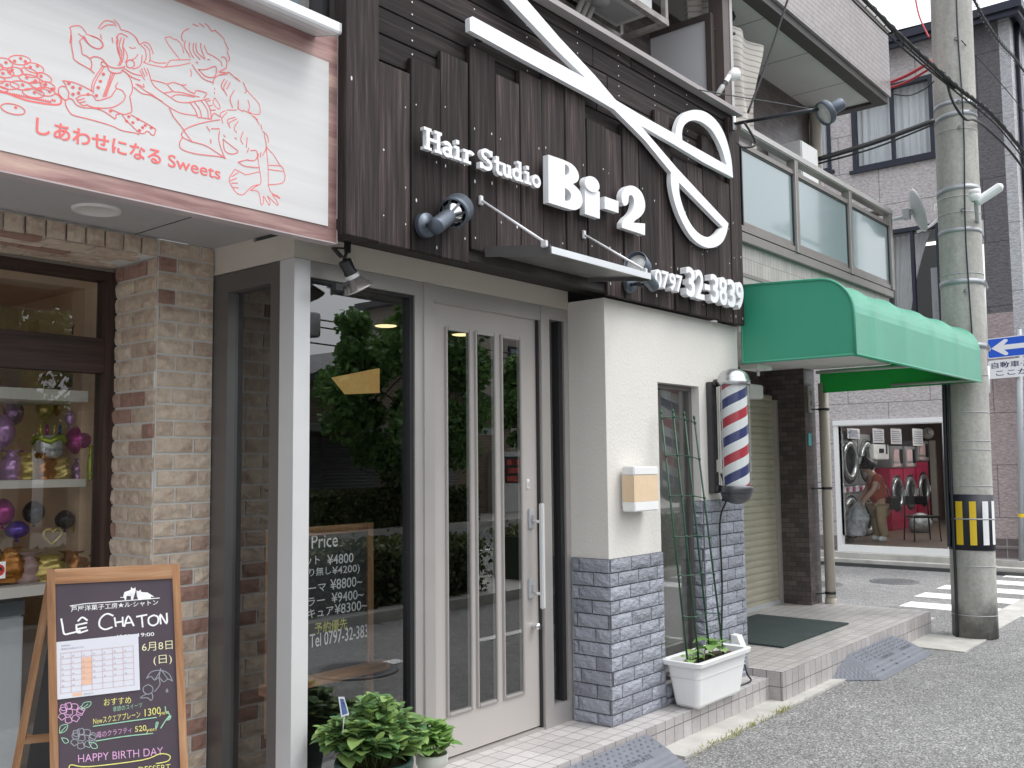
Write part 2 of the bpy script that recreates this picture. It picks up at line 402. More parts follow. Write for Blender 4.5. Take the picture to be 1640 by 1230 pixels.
# green vinyl, translucent as awning cloth is
def vinyl(name, col, trans):
    m, t, p = newmat(name); v = coords(t); L(t, mul(t, col, .93, 1.07, nse(t, v, 2, 5)), p.inputs['Base Color'])
    p.inputs['Roughness'].default_value = .5; p.inputs['Specular IOR Level'].default_value = .7; p.inputs['Coat Weight'].default_value = .6; p.inputs['Coat Roughness'].default_value = .45; p.inputs['Sheen Weight'].default_value = .1; p.inputs['Sheen Roughness'].default_value = .5
    tl = N(t, 'ShaderNodeBsdfTranslucent'); tl.inputs[0].default_value = (.01,.42,.08,1); mx = N(t, 'ShaderNodeMixShader'); mx.inputs[0].default_value = trans
    L(t, p.outputs[0], mx.inputs[1]); L(t, tl.outputs[0], mx.inputs[2]); L(t, mx.outputs[0], t.nodes['Material Output'].inputs[0])
    bump(t, p, nse(t, v, 3.5, 3), .25, .02); return m
VINYL = vinyl('green_vinyl', (.028,.36,.22), .18)
VINYLB = vinyl('green_vinyl_thin', (.02,.36,.12), .55)
BTILE = tilemat('brown_mosaic', (.125,.098,.095), (.062,.05,.05), (.03,.028,.028), .095, .047, .0022, .5, .38, var=.2, bmp=.4)
FTILE = tilemat('pale_fascia_tile', (.44,.4,.395), (.36,.325,.32), (.11,.1,.1), .024, .047, .0026, 0, .4, var=.1, bmp=.3)
WTILE = tilemat('lower_wall_tile', (.40,.355,.335), (.32,.285,.27), (.13,.115,.11), .047, .19, .0018, 0, .45, var=.1, bmp=.3)
SHUT = M('cream_shutter', (.42,.395,.31), .5, .1, var=.08, vs=4)
FRAMEB = M('bronze_frame', (.2,.18,.165), .4, .5, var=.06)
FRAMEL = M('pale_bronze_frame', (.42,.40,.385), .38, .5, var=.05)
FROST = None
def frost():
    m, t, p = newmat('frosted_balcony_glass'); v = coords(t); p.inputs['Base Color'].default_value = (.19,.25,.262,1); p.inputs['Roughness'].default_value = .16; p.inputs['Specular IOR Level'].default_value = .6; p.inputs['Coat Weight'].default_value = .55; p.inputs['Coat Roughness'].default_value = .06
    bump(t, p, nse(t, v, 90, 3), .12, .003); return m
FROST = frost()
def mauve(name, col, dark, seam_w, seam_h):
    m, t, p = newmat(name); c = N(t, 'ShaderNodeTexCoord'); br = N(t, 'ShaderNodeTexBrick', offset=.5); br.inputs['Scale'].default_value = 1
    br.inputs['Brick Width'].default_value = seam_w; br.inputs['Row Height'].default_value = seam_h; br.inputs['Mortar Size'].default_value = .007
    for k in ('Color1', 'Color2'): br.inputs[k].default_value = (*col, 1)
    br.inputs['Mortar'].default_value = (*dark, 1); L(t, c.outputs['UV'], br.inputs['Vector']); o = coords(t, 'Object', (1, 1, 1.7)); n1 = nse(t, o, 19, 4, .6)
    L(t, mul(t, br.outputs['Color'], .72, 1.28, n1), p.inputs['Base Color']); p.inputs['Roughness'].default_value = .8; bump(t, p, n1, .7, .03); return m
MAUVE = mauve('mauve_siding', (.49,.455,.455), (.24,.22,.22), 1.25, .62)
MAUVED = mauve('charcoal_siding', (.13,.122,.132), (.06,.058,.065), 3.5, .95)
MAUVEL = mauve('rose_siding', (.36,.295,.295), (.17,.145,.145), 3.5, .75)
PALES = mauve('pale_siding', (.46,.46,.48), (.25,.25,.27), 1.3, 1.0)
NAVY = M('navy_frame', (.03,.034,.05), .4, .4, var=.1)
CONC = None
def concrete():
    m, t, p = newmat('pole_concrete'); v = coords(t); s = coords(t, 'Object', (3, 3, .5))
    c = ramp(t, nse(t, s, 2.2, 6), [(.3, (.32,.315,.29)), (.6, (.43,.42,.39)), (.8, (.50,.49,.455))]); c = mul(t, c, .85, 1.15, nse(t, v, 30, 5))
    sx = N(t, 'ShaderNodeSeparateXYZ'); L(t, v, sx.inputs[0]); nn = nse(t, v, 5, 4)
    ad = N(t, 'ShaderNodeMath', operation='MULTIPLY_ADD'); L(t, nn, ad.inputs[0]); ad.inputs[1].default_value = 1.1; L(t, sx.outputs['Z'], ad.inputs[2])
    st = ramp(t, ad.outputs[0], [(.55, (.38,.38,.38)), (.92, (1,1,1))]); c = mixc(t, c, st, 1, 'MULTIPLY'); L(t, c, p.inputs['Base Color']); p.inputs['Roughness'].default_value = .85
    bump(t, p, nse(t, v, 45, 5), .3, .006); return m
CONC = concrete()
RUBBER = M('grey_rubber_ramp', (.165,.175,.205), .55, var=.1, vs=8, b=.2, bs=150)
MATM = M('dark_green_mat', (.045,.062,.062), .9, var=.15, vs=5, b=.5, bs=220)
SOIL = M('soil', (.05,.035,.025), .95, var=.4, vs=40, b=1, bs=60, bd=.02)
def leafmat(name, a, b_, trans=.3):
    m, t, p = newmat(name); r = isl(t); c = mixc(t, a, b_, r); v = coords(t); c = mul(t, c, .8, 1.2, nse(t, v, 12, 3)); L(t, c, p.inputs['Base Color']); p.inputs['Roughness'].default_value = .5
    tl = N(t, 'ShaderNodeBsdfTranslucent'); L(t, c, tl.inputs[0]); mx = N(t, 'ShaderNodeMixShader'); mx.inputs[0].default_value = trans
    L(t, p.outputs[0], mx.inputs[1]); L(t, tl.outputs[0], mx.inputs[2]); L(t, mx.outputs[0], t.nodes['Material Output'].inputs[0]); return m
LEAFP = leafmat('potted_leaf', (.085,.2,.085), (.30,.43,.13)); LEAFD = leafmat('dark_leaf', (.05,.13,.06), (.12,.24,.1)); LEAFT = leafmat('street_tree_leaf', (.07,.16,.05), (.19,.35,.085)); LEAFH = leafmat('hedge_leaf', (.04,.07,.022), (.13,.14,.045))
BARK = M('bark', (.1,.075,.055), .9, var=.3, vs=12, b=.8, bs=30, bd=.02)
WIREM = M('wire_black', (.018,.018,.02), .5, var=0)

# ---------------------------------------------------------------- ground
def struct(name, mb, mat): return mb.build(name, mat, kind='structure')
g = MB(); g.quad((-80,-90,0),(140,-90,0),(140,90,0),(-80,90,0)); struct('ground', g, ASPH)
YW, YD, YB, YBB, YS, YBR = 3.05, 3.30, 2.98, 3.01, 3.02, 3.91
ZL, ZU = .15, .20
g = MB(); g.box(-3, 6.15, 2.88, 8, -.05, ZL); o = struct('entrance_step', g, TILE); o.data.materials.append(TILEF)
for pz in o.data.polygons:
    if abs(pz.normal.z) < .5: pz.material_index = 1
g = MB(); g.box(6.15, 9.38, 2.785, 6, -.05, ZU); o = struct('shutter_step', g, TILE); o.data.materials.append(TILEF)
for pz in o.data.polygons:
    if abs(pz.normal.z) < .5: pz.material_index = 1
g = MB(); g.box(4.7, 7.1, 2.70, 2.9, -.02, .012); g.box(8.6, 9.3, 2.3, 2.785, -.02, .01); g.box(9.3, 12.2, 2.35, 2.62, -.02, .008); g.box(9.85, 10.25, 3.0, 3.6, -.02, .012); struct('kerb_strip', g, KERBC)
# weeds along the kerb: nobody could count the blades
g = MB()
for i in range(300):
    x = random.choice((random.gauss(5.05,.13), random.gauss(5.4,.16), random.gauss(5.95,.1), random.uniform(4.75,6.3))); y = 2.70 + random.gauss(-.005,.02); h = random.uniform(.012,.04); a = random.uniform(0, 6.28)
    dx, dy = math.cos(a)*.004, math.sin(a)*.004; lx, ly = random.gauss(0,.012), random.gauss(0,.012)
    g.add([(x-dx,y-dy,.008),(x+dx,y+dy,.008),(x+lx,y+ly,h)], [(0,1,2)])
g.build('weeds', leafmat('weed_leaf', (.26,.27,.05), (.42,.40,.14)), kind='stuff', label='yellow green weeds growing in the gap along the kerb below the tiled step', category='weeds')
# crosswalk and road paint
g = MB()
for k in range(5):
    x0 = 10.87 + k*.86
    g.box(x0, x0+.42, -1.5, [3.56, 3.66, 3.66, 3.5, 3.3][k], .001, .006)
struct('road_marking', g, ROADM)
g = MB(); g.box(11.2, 11.5, 1.2, 1.75, .001, .006); g.box(4.9, 5.6, .78, .92, .001, .006); g.box(6.6, 9.0, .7, .82, .001, .006); g.box(2, 40, -5.3, -5.15, .001, .006); struct('lane_line', g, ROADM)
def manhole(x, y, r, label, cat='manhole cover'):
    g = MB(); g.lathe([(0,.012),(r*.86,.012),(r*.9,.006),(r*.93,.013),(r,.013),(r+.005,.001)], (x,y,0), n=32)
    for k in range(-6, 7):
        for q in range(-6, 7):
            px, py = k*r*.13, q*r*.13
            if px*px+py*py < (r*.8)**2: g.box(x+px-.018, x+px+.018, y+py-.012, y+py+.012, .011, .017)
    tag(g.build('manhole_cover', M('cast_iron', (.13,.13,.135), .75, 0, var=.2)), label, cat)
manhole(5.1, .85, .34, 'round cast iron cover in the lane, seen mirrored in the salon window')
manhole(12.2, 5.0, .3, 'small round iron cover in the side street nearer the drain pipe')
manhole(13.0, 4.3, .3, 'small round iron cover in the side street nearer the concrete pole')

# ---------------------------------------------------------------- hair salon
salon = thing('hair_salon', 'white stuccoed salon front with grey stone base, glazed window and greige door', 'shop', (4.5, 3.3, ZL))
g = MB()
X0, X1 = 4.52, 6.17
wx0, wx1, wz0, wz1 = 5.085, 5.60, .27, 2.085
zt = 2.535
# white wall round the tall window opening (depth to 3.30 and beyond)
g.box(X0, wx0, YW, 3.42, ZL, zt); g.box(wx1, X1, YW, 3.42, ZL, zt); g.box(wx0, wx1, YW, 3.42, wz1, zt); g.box(wx0, wx1, YW, 3.42, ZL, wz0)
g.box(X1-.06, X1, 3.42, 4.12, ZL, zt)
g.build('wall', STUCCO, salon)
def stones(name, x0, x1, z0, z1, y, parent, nrm='y', bw=.21, bh=.077, gap=.007, mat=STONE_G, grout=GROUT_G, seed=1, dep=.022, rough=.006, first=0, wrap=False):
    """running-bond split stones, each a small bumpy block; nrm y: facing -Y, x: facing -X (x0,x1 are then y values)"""
    rnd = random.Random(seed); g = MB(); row = first; z = z1
    while z > z0+.005:
        zb = max(z0, z-bh); off = (row % 2)*bw/2 + rnd.uniform(-.02,.02); x = x0 - off
        while x < x1-.003:
            a, b = max(x0, x), min(x1, x+bw)
            if b-a > .012:
                nu, nv = max(2, int((b-a)/.03)), 3; sd_ = rnd.uniform(0, 99); tx, tz = rnd.uniform(-.004,.004), rnd.uniform(-.003,.003)
                def fn(s, t, a=a, b=b, zb=zb, z=z, sd_=sd_, tx=tx, tz=tz):
                    px = a+gap/2+(b-a-gap)*s; pz = zb+gap/2+(z-zb-gap)*t
                    e = 0 if s in (0, 1) or t in (0, 1) else 1
                    d = dep*.62 + e*(dep*.3 + rough*noise.noise((px*22+sd_, pz*30, sd_)) + tx*(s-.5)*2 + tz*(t-.5)*2)
                    return Vector((px, y-d, pz)) if nrm == 'y' else Vector((y-d, px, pz))
                g.grid(nu, nv, fn, sm=False)
                # rim back to the grout
                aa, bb, cc_, dd = a+gap/2, b-gap/2, zb+gap/2, z-gap/2; f_ = y-dep*.62; k = len(g.v)
                q = [(aa,cc_),(bb,cc_),(bb,dd),(aa,dd)]
                P = [(u, f_, v) for u, v in q]+[(u, y, v) for u, v in q]
                if nrm == 'x': P = [(yy, u, v) for u, yy, v in P]
                g.add(P, [(0,1,5,4),(1,2,6,5),(2,3,7,6),(3,0,4,7)])
            x += bw
        z -= bh; row += 1
    bm = bmesh.new(); bmv = [bm.verts.new(v) for v in g.v]
    for f in g.f:
        try: bm.faces.new([bmv[i] for i in f])
        except ValueError: pass
    bmesh.ops.remove_doubles(bm, verts=bm.verts[:], dist=1e-5)
    h = MB(); h.bm(bm); o = h.build(name, mat, parent)
    q = MB()
    if nrm == 'y': q.box(x0, x1, y-.004, y-.001, z0, z1)
    else: q.box(y-.004, y-.001, x0, x1, z0, z1)
    q.build('grout', grout, o); return o
stones('stone_cladding', X0-.012, wx0, ZL, 1.06, YW, salon, seed=3)
stones('stone_cladding', wx1+.0, X1, ZL, 1.345, YW, salon, seed=4)
stones('stone_cladding', wx0, wx1, ZL, wz0, YW+.002, salon, seed=8)
stones('stone_cladding', YW-.01, YD-.0, ZL, 1.06, X0, salon, nrm='x', seed=5)
stones('stone_cladding', YW-.01, YW+.075, ZL, 1.345, wx1, salon, nrm='x', seed=6)
g = MB(); d = YW+.075
g.box(wx0, wx0+.02, d-.02, d+.03, wz0, wz1); g.box(wx1-.035, wx1, d-.02, d+.03, wz0, wz1); g.box(wx0+.02, wx1-.035, d-.02, d+.03, wz1-.03, wz1); g.box(wx0+.02, wx1-.035, d-.02, d+.03, wz0, wz0+.03)
wf = g.build('window_frame', ALUD, salon)
g = MB(); g.quad((wx0+.02,d,wz0+.03),(wx1-.035,d,wz0+.03),(wx1-.035,d,wz1-.03),(wx0+.02,d,wz1-.03)); g.build('pane', WGLASS, wf)
# cream band over the shopfront, on the front and down the left return
CX = 2.541
g = MB(); g.box(CX, X0, YD+.004, 3.6, 2.49, 2.6); g.box(CX+.004, CX+.25, 3.6, YBR, 2.49, 2.62); g.build('lintel', STUCCO2, salon)
# aluminium shopfront: posts, rails, panes
ZF = 2.488
g = MB()
cp = MB(); cp.box(CX, CX+.085, YD, YD+.1, ZL, ZF); cp.build('corner_post', M('sky_bright_aluminium', (.70,.70,.70), .38, .25, var=.03), salon)  # same aluminium as the frame; reflected sky brightness put into a paler colour
g.box(CX+.085, 3.27, YD+.004, YD+.09, ZF-.07, ZF); g.box(CX+.085, 3.27, YD+.004, YD+.09, ZL, ZL+.09)
g.box(3.325, 3.395, YD, YD+.1, ZL, ZF); g.box(3.27, 3.325, YD+.01, YD+.1, ZL, ZF)
xL = 3.395; xR = 4.255
g.box(xL, xR, YD+.006, YD+.09, ZF-.085, ZF)              # transom over the door
g.box(xR, xR+.075, YD, YD+.1, ZL, ZF)                 # post right of the door
g.box(xR+.075, 4.515, YD+.006, YD+.09, ZF-.07, ZF); g.box(xR+.075, 4.515, YD+.006, YD+.09, ZL, ZL+.115)
g.box(4.475, 4.515, YD+.006, YD+.09, ZL+.115, ZF-.07)
fr = g.build('shopfront_frame', ALU, salon)
g = MB(); g.box(3.245, 3.27, YD+.02, YD+.085, ZL+.09, ZF-.07); g.box(4.44, 4.475, YD+.02, YD+.085, ZL+.115, ZF-.07); g.box(xR-.012, xR, YD+.02, YD+.08, ZL, ZF-.085)
g.box(CX+.085, 3.245, YD+.02, YD+.085, ZF-.085, ZF-.07)
g.build('gasket', BLACK, salon)
g = MB(); g.quad((CX+.085,YD+.045,ZL+.09),(3.245,YD+.045,ZL+.09),(3.245,YD+.045,ZF-.085),(CX+.085,YD+.045,ZF-.085)); g.build('window_pane', WGLASS, salon)
g = MB(); g.quad((xR+.075,YD+.045,ZL+.115),(4.44,YD+.045,ZL+.115),(4.44,YD+.045,ZF-.07),(xR+.075,YD+.045,ZF-.07)); g.build('side_light', WGLASS, salon)
# left return: dark frame and glass facing the sweet shop
g = MB(); g.box(CX+.003, CX+.09, YD+.1, YD+.17, ZL, ZF); g.box(CX+.003, CX+.09, YD+.17, YBR-.12, ZF-.09, ZF-.004); g.box(CX+.003, CX+.09, YBR-.07, YBR, ZL, ZF-.004); g.box(CX+.003, CX+.09, YD+.17, YBR-.12, ZL, ZL+.09)
g.box(CX+.003, CX+.06, YBR-.12, YBR-.07, ZL, ZF-.004)
g.build('return_frame', ALUD, salon)
g = MB(); g.quad((CX+.045,YD+.17,ZL+.09),(CX+.045,YBR-.12,ZL+.09),(CX+.045,YBR-.12,ZF-.09),(CX+.045,YD+.17,ZF-.09)); g.build('return_pane', WGLASS, salon)
# door leaf with three slot panes
slots = [(at(723,528,'y',YD)[0], at(757,528,'y',YD)[0]), (at(770,540,'y',YD)[0], at(797,540,'y',YD)[0]), (at(811,547,'y',YD)[0], at(838,547,'y',YD)[0])]
sz0, sz1 = at(755,1140,'y',YD)[2]+.015, at(740,530,'y',YD)[2]
dz0, dz1 = ZL+.02, ZF-.085
yd0, yd1 = YD+.035, YD+.049
g = MB(); xs = [xL] + [v for s_ in slots for v in s_] + [xR-.012]
for i in range(0, len(xs), 2): g.box(xs[i], xs[i+1], yd0, yd1, sz0, sz1)
g.box(xs[0], xs[-1], yd0, yd1, dz0, sz0); g.box(xs[0], xs[-1], yd0, yd1, sz1, dz1)
door = g.build('door', DOORP, salon)
for a, b in slots:
    g = MB(); q = .016
    for (u0, u1, v0, v1) in ((a-q,a,sz0-q,sz1+q),(b,b+q,sz0-q,sz1+q),(a,b,sz0-q,sz0),(a,b,sz1,sz1+q)): g.box(u0+.0005, u1-.0005, yd0-.012, yd0+.006, v0, v1, .003)
    g.build('slot_frame', ALU, door)
    g = MB(); g.quad((a,yd0-.005,sz0),(b,yd0-.005,sz0),(b,yd0-.005,sz1),(a,yd0-.005,sz1)); g.build('slot_pane', WGLASS, door)
hx = at(868,890,'y',YD-.03)[0]; hz1 = at(868,806,'y',YD-.03)[2]; hz0 = at(870,975,'y',YD-.03)[2]
g = MB(); g.box(hx-.013, hx+.013, YD-.045, YD-.02, hz0, hz1, .005)
for z in (hz0+.08, hz1-.1): g.tube([(hx, YD-.02, z), (hx, yd0, z)], .009)
g.build('handle', M('satin_handle', (.74,.74,.74), .35, .3, var=.02), door)
for pxz in (843, 955):
    z = at(857, pxz-12, 'y', YD)[2]; x = at(857, pxz-12, 'y', YD)[0]
    g = MB(); g.box(x-.02, x+.02, yd0-.014, yd0, z-.055, z+.055, .004); g.box(x-.006, x+.008, yd0-.028, yd0-.014, z-.02, z+.02, .003); g.build('lock', GREYP, door)
x, _, z = at(861, 1003, 'y', YD); g = MB(); g.lathe([(.0,-.05),(.018,-.048),(.02,-.03),(.013,-.012),(.015,0)], (x, yd0, z), (0,1,0), 16); g.build('thumb_latch', CHROME, door)
x, _, z = at(853, 775, 'y', YD); g = MB(); g.box(x-.013, x+.013, yd0-.006, yd0, z-.027, z+.027, .003); pl = g.build('key_plate', WHITEPL, door)
g = MB(); g.box(x-.007, x+.007, yd0-.0085, yd0-.006, z-.016, z+.012); g.build('key_hole', GREYP, pl)
g = MB(); g.box(xL, xR, YD+.01, YD+.09, ZL-.01, ZL+.012); g.build('threshold', ALU, salon)
# interior of the salon: room shell
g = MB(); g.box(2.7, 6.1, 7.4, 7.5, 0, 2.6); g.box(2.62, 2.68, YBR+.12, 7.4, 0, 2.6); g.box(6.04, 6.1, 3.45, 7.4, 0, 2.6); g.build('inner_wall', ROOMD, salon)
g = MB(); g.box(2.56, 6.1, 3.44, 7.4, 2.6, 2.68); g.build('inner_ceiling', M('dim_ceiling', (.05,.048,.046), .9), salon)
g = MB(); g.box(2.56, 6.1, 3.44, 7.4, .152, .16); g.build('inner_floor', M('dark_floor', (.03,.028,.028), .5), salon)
# ---------------------------------------------------------------- charred wood fascia
ZT = 4.03
fas = thing('wood_fascia', 'dark charred timber fascia of stepped upright planks over the hair salon', 'fascia', (4.3, 3.0, 2.53))
g = MB(); zs = 2.66; rb = random.Random(2)
edges_h = []; z = 2.62
while z < ZT-.01: edges_h.append(z); z += .122
for z in edges_h:
    b = min(z+.117, ZT); xj = [2.70, rb.uniform(4.2, 4.8), 6.15]
    for i in range(2): g.box(xj[i]+.0015, xj[i+1]-.0015, YBB+rb.uniform(0,.003), YBB+.03, z, b, .003)
g.build('horizontal_board', CHARH, fas)
px = [548,605,658,707,753,795,834,870,907,940,971,998,1024,1052,1077,1100,1125,1148,1168,1187]
xs = [at(p, 300, 'y', YB)[0] for p in px]; xs[0] = 2.535; xs[-1] = 6.15
tops = {0: ZT+.02, 1: at(612,99,'y',YB)[2], 2: at(660,92,'y',YB)[2], 3: at(710,81,'y',YB)[2], 4: at(754,72,'y',YB)[2], 5: at(797,119,'y',YB)[2], 6: at(836,113,'y',YB)[2], 7: at(872,119,'y',YB)[2],
        8: at(908,108,'y',YB)[2], 9: 3.50, 10: at(973,206,'y',YB)[2], 11: at(1000,199,'y',YB)[2], 12: at(1026,222,'y',YB)[2], 13: at(1053,176,'y',YB)[2], 14: at(1079,252,'y',YB)[2], 15: 3.52, 16: at(1126,217,'y',YB)[2], 17: 3.50, 18: at(1170,190,'y',YB)[2]}
g = MB(); hd = MB(); rb = random.Random(5)
for i in range(19):
    a, b = xs[i]+.003, xs[i+1]-.003; zb = 2.605 if 4 <= i <= 9 else 2.535
    y = YB - (.012 if i == 0 else rb.choice((0, 0, -.006, .003)))
    g.box(a, b, y, YBB-.002 if i else YBB+.05, zb, tops[i], .003)
    for z in (2.62, 2.78, 2.98, 3.2):
        for u in (a+.03, b-.03):
            if rb.random() < .55:
                zz = z+rb.uniform(-.05,.05); q = rb.uniform(.0025,.005); hh = q*rb.uniform(1, 2.6)
                if zb+.02 < zz < tops[i]-.03: hd.lathe([(0,0),(1,0)], (0,0,0), n=8) if False else hd.add([(u+q*math.cos(k*.785), y-.0012, zz+hh*math.sin(k*.785)) for k in range(8)], [tuple(range(8))])
g.build('upright_plank', CHAR, fas)
for z in edges_h:
    for pxx in (660, 760, 844, 925, 990, 1047, 1098):
        x = at(pxx, 100, 'y', YBB)[0]
        for dz in (.03, .088):
            if z+dz > 3.3: hd.add([(x+.0045*math.cos(k*.785), YBB-.0016, z+dz+.0045*math.sin(k*.785)) for k in range(8)], [tuple(range(8))])
hd.build('nail_head', M('pale_nail', (.62,.62,.62), .5, var=0), fas, kind='stuff')
g = MB(); g.box(2.72, 6.17, 2.95, 3.12, ZT, ZT+.03); g.build('coping', M('pale_coping', (.36,.33,.33), .6, var=.08), fas)
g = MB(); g.box(2.535, 6.16, YBB+.03, YBB+.06, 2.62, ZT); g.box(2.535, 6.165, YBB-.002, YBB+.05, 2.56, 2.605); g.box(2.545, 6.17, YBB+.05, 3.30, 2.601, 2.65); g.build('backing', M('fascia_backing', (.035,.03,.028), .8), fas)

# ---------------------------------------------------------------- scissors emblem
def tr(ox, oy, k, pts, ax='y', v=2.935): return [at(ox+x/k, oy+y/k, ax, v) for x, y in pts]
SC = lambda pts, v=2.935: tr(740, 0, 3.074, pts, 'y', v)
sci = thing('scissors_emblem', 'big white open scissors emblem fixed across the charred fascia', 'emblem', (4.9, 2.95, 3.4))
th = Vector((0, .03, 0))
arcD = [(1050,660),(1055,625),(1072,580),(1100,553),(1140,541),(1185,546),(1225,568),(1262,606),(1290,655),(1312,720),(1327,790),(1334,875)]
holeD = [(1085,690),(1083,655),(1091,622),(1112,600),(1140,592),(1172,598),(1205,618),(1235,648),(1262,695),(1283,745),(1302,812)]
g = MB()
pB = [(38,88),(52,80),(645,405),(745,485),(870,560),(1050,660)] + smooth([(x,y,0) for x,y in arcD], 3)[3:]
pB = [(p[0], p[1]) for p in pB] + [(1190,800),(1045,712),(870,612),(752,541),(640,475),(300,293),(40,150)]
hD = [(p[0], p[1]) for p in smooth([(x,y,0) for x,y in holeD], 3)]
g.prism([SC(pB), SC(hD[::-1])], th); g.build('blade_and_loop', WHITEP, sci)
g = MB()
arcE = [(1030,850),(1028,895),(1038,960),(1058,1030),(1088,1100),(1128,1165),(1170,1203),(1210,1220),(1250,1215),(1282,1192),(1302,1150),(1312,1100)]
holeE = [(1068,898),(1072,960),(1092,1030),(1122,1096),(1158,1142),(1195,1165),(1230,1164),(1256,1146),(1270,1128),(1284,1118)]
pA = [(120,-130),(210,-130),(320,0),(480,185),(655,372),(748,482),(862,598),(1062,832),(1312,1100)]
pA += [(p[0],p[1]) for p in smooth([(x,y,0) for x,y in arcE], 3)[::-1]][1:] + [(900,690),(755,545),(645,420),(460,240),(232,0)]
hE = [(p[0], p[1]) for p in smooth([(x,y,0) for x,y in holeE], 3)]
g.prism([SC(pA, 2.9346), SC(hE, 2.9346)], th); g.build('blade_and_loop', WHITEP, sci)
g = MB()
for p in ((640,440),(850,580),(1050,690),(1040,860),(90,180),(300,60)):
    q = SC([p], 2.96)[0]; g = MB(); g.box(q.x-.012, q.x+.012, 2.955, 2.985, q.z-.012, q.z+.012); g.build('standoff', CHROME, sci)
g = MB(); q = SC([(92,170)], 2.95)[0]; g.box(q.x-.02, q.x+.02, 2.955, 2.98, q.z-.025, q.z+.03)
g.build('standoff', CHROME, sci)

# ---------------------------------------------------------------- raised lettering
LET = lambda pts, v=2.93: tr(640, 160, 3.905, pts, 'y', v)
sg = thing('shop_lettering', 'raised white letters reading Hair Studio Bi-2 on the charred planks', 'lettering', (4.1, 2.95, 3.0))
# slab-serif letters built from strokes in a 0..1 cell
def seg(g, A, B, wd, d0, y): # flat-ended thick stroke in the XZ plane, front at y
    A, B = Vector((A[0], 0, A[1])), Vector((B[0], 0, B[1])); d = (B-A).normalized(); n = Vector((-d.z, 0, d.x))*wd/2
    yy = Vector((0, y+d0, 0)); g.prism([[A+n+yy, B+n+yy, B-n+yy, A-n+yy]], (0, .024, 0))
def arc(g, cx, cz, rx, rz, a0, a1, wd, d0, y, n=14):
    A = [math.radians(a0+(a1-a0)*i/n) for i in range(n+1)]
    o = [(cx+(rx+wd/2)*math.cos(a), y+d0, cz+(rz+wd/2)*math.sin(a)) for a in A]; i_ = [(cx+(rx-wd/2)*math.cos(a), y+d0, cz+(rz-wd/2)*math.sin(a)) for a in A]
    if abs(a1-a0) >= 359: g.prism([o[:-1], i_[:-1]], (0, .024, 0))
    else: g.prism([o+i_[::-1]], (0, .024, 0))
GL = {  # (kind, args in units of cap height; width of cell)
 'H': (.92, [('s',(.2,0),(.2,1)),('s',(.72,0),(.72,1)),('s',(.2,.5),(.72,.5)),('s',(.02,.06),(.38,.06)),('s',(.02,.94),(.38,.94)),('s',(.54,.06),(.9,.06)),('s',(.54,.94),(.9,.94))]),
 'a': (.62, [('a',.29,.2,.2,.16,0,360),('s',(.47,.0),(.47,.5)),('a',.28,.46,.2,.16,0,150),('s',(.4,.06),(.62,.06))]),
 'i': (.4, [('s',(.2,0),(.2,.62)),('s',(.02,.06),(.38,.06)),('s',(.03,.57),(.25,.57)),('s',(.2,.76),(.2,.94))]),
 'r': (.58, [('s',(.2,0),(.2,.62)),('s',(.02,.06),(.42,.06)),('s',(.03,.57),(.25,.57)),('a',.4,.38,.2,.19,35,170)]),
 'S': (.68, [('a',.33,.74,.22,.2,20,270),('a',.33,.27,.24,.21,-160,90),('s',(.57,.72),(.57,1)),('s',(.07,0),(.07,.3))]),
 't': (.46, [('s',(.2,.1),(.2,.86)),('s',(.02,.57),(.42,.57)),('a',.34,.16,.14,.12,180,320)]),
 'u': (.66, [('s',(.16,.2),(.16,.62)),('s',(.48,0),(.48,.62)),('a',.32,.2,.16,.15,180,360),('s',(0,.57),(.2,.57)),('s',(.32,.57),(.5,.57)),('s',(.46,.06),(.64,.06))]),
 'd': (.68, [('a',.28,.3,.2,.24,0,360),('s',(.48,0),(.48,1)),('s',(.46,.06),(.66,.06)),('s',(.32,.94),(.5,.94))]),
 'o': (.62, [('a',.3,.3,.22,.25,0,360)]),
}
letters = [('H',678,708),('a',707.5,724.5),('i',726,738.5),('r',740.5,758),('S',768,789),('t',790,803),('u',802.5,819.5),('d',819,837),('i',838,850),('o',850.5,865)]
zb0 = at(679,238,'y',2.93)[2]; cap = at(679,203,'y',2.93)[2]-zb0
for ch, a, b in letters:
    x0, x1 = at(a, 250, 'y', 2.93)[0], at(b, 250, 'y', 2.93)[0]; wcell, st = GL[ch]; kx = (x1-x0)/wcell; kz = cap; g = MB()
    for i, s_ in enumerate(st):
        d0 = i*.0004; wd = .018
        if s_[0] == 's':
            (ax_, az), (bx, bz) = s_[1], s_[2]; A = (x0+ax_*kx, zb0+az*kz); B = (x0+bx*kx, zb0+bz*kz); seg(g, A, B, .0205 if ax_ == bx else .0135, d0, 2.925)
        else:
            _, cx, cz, rx, rz, a0, a1 = s_; arc(g, x0+cx*kx, zb0+cz*kz, rx*kx, rz*kz, a0, a1, wd, d0, 2.925)
    g.build('letter', WHITEP, sg)
def glyph(outer, holes=(), v=2.915, dep=.035, sm=True, k=2):
    g = MB(); g.prism([LET(outer, v)] + [LET(h, v) for h in holes], (0, dep, 0)); return g
sm2 = lambda pts, k=3, cl=False: [(p[0], p[1]) for p in smooth([(x, y, 0) for x, y in pts], k, cl)]
Bo = [(930,342)] + sm2([(1020,373),(1075,400),(1108,436),(1122,478),(1112,510),(1086,524)]) + sm2([(1086,527),(1120,560),(1140,600),(1144,640),(1130,672),(1100,688),(1065,684)]) + [(932,642)]
Bh1 = [(1032,400)] + sm2([(1034,400),(1055,415),(1063,442),(1056,465),(1035,470)]) ; Bh2 = [(1032,548)] + sm2([(1034,549),(1062,570),(1074,600),(1066,628),(1036,632)])
glyph(Bo, [Bh1[1:], Bh2[1:]]).build('letter', WHITEP, sg)
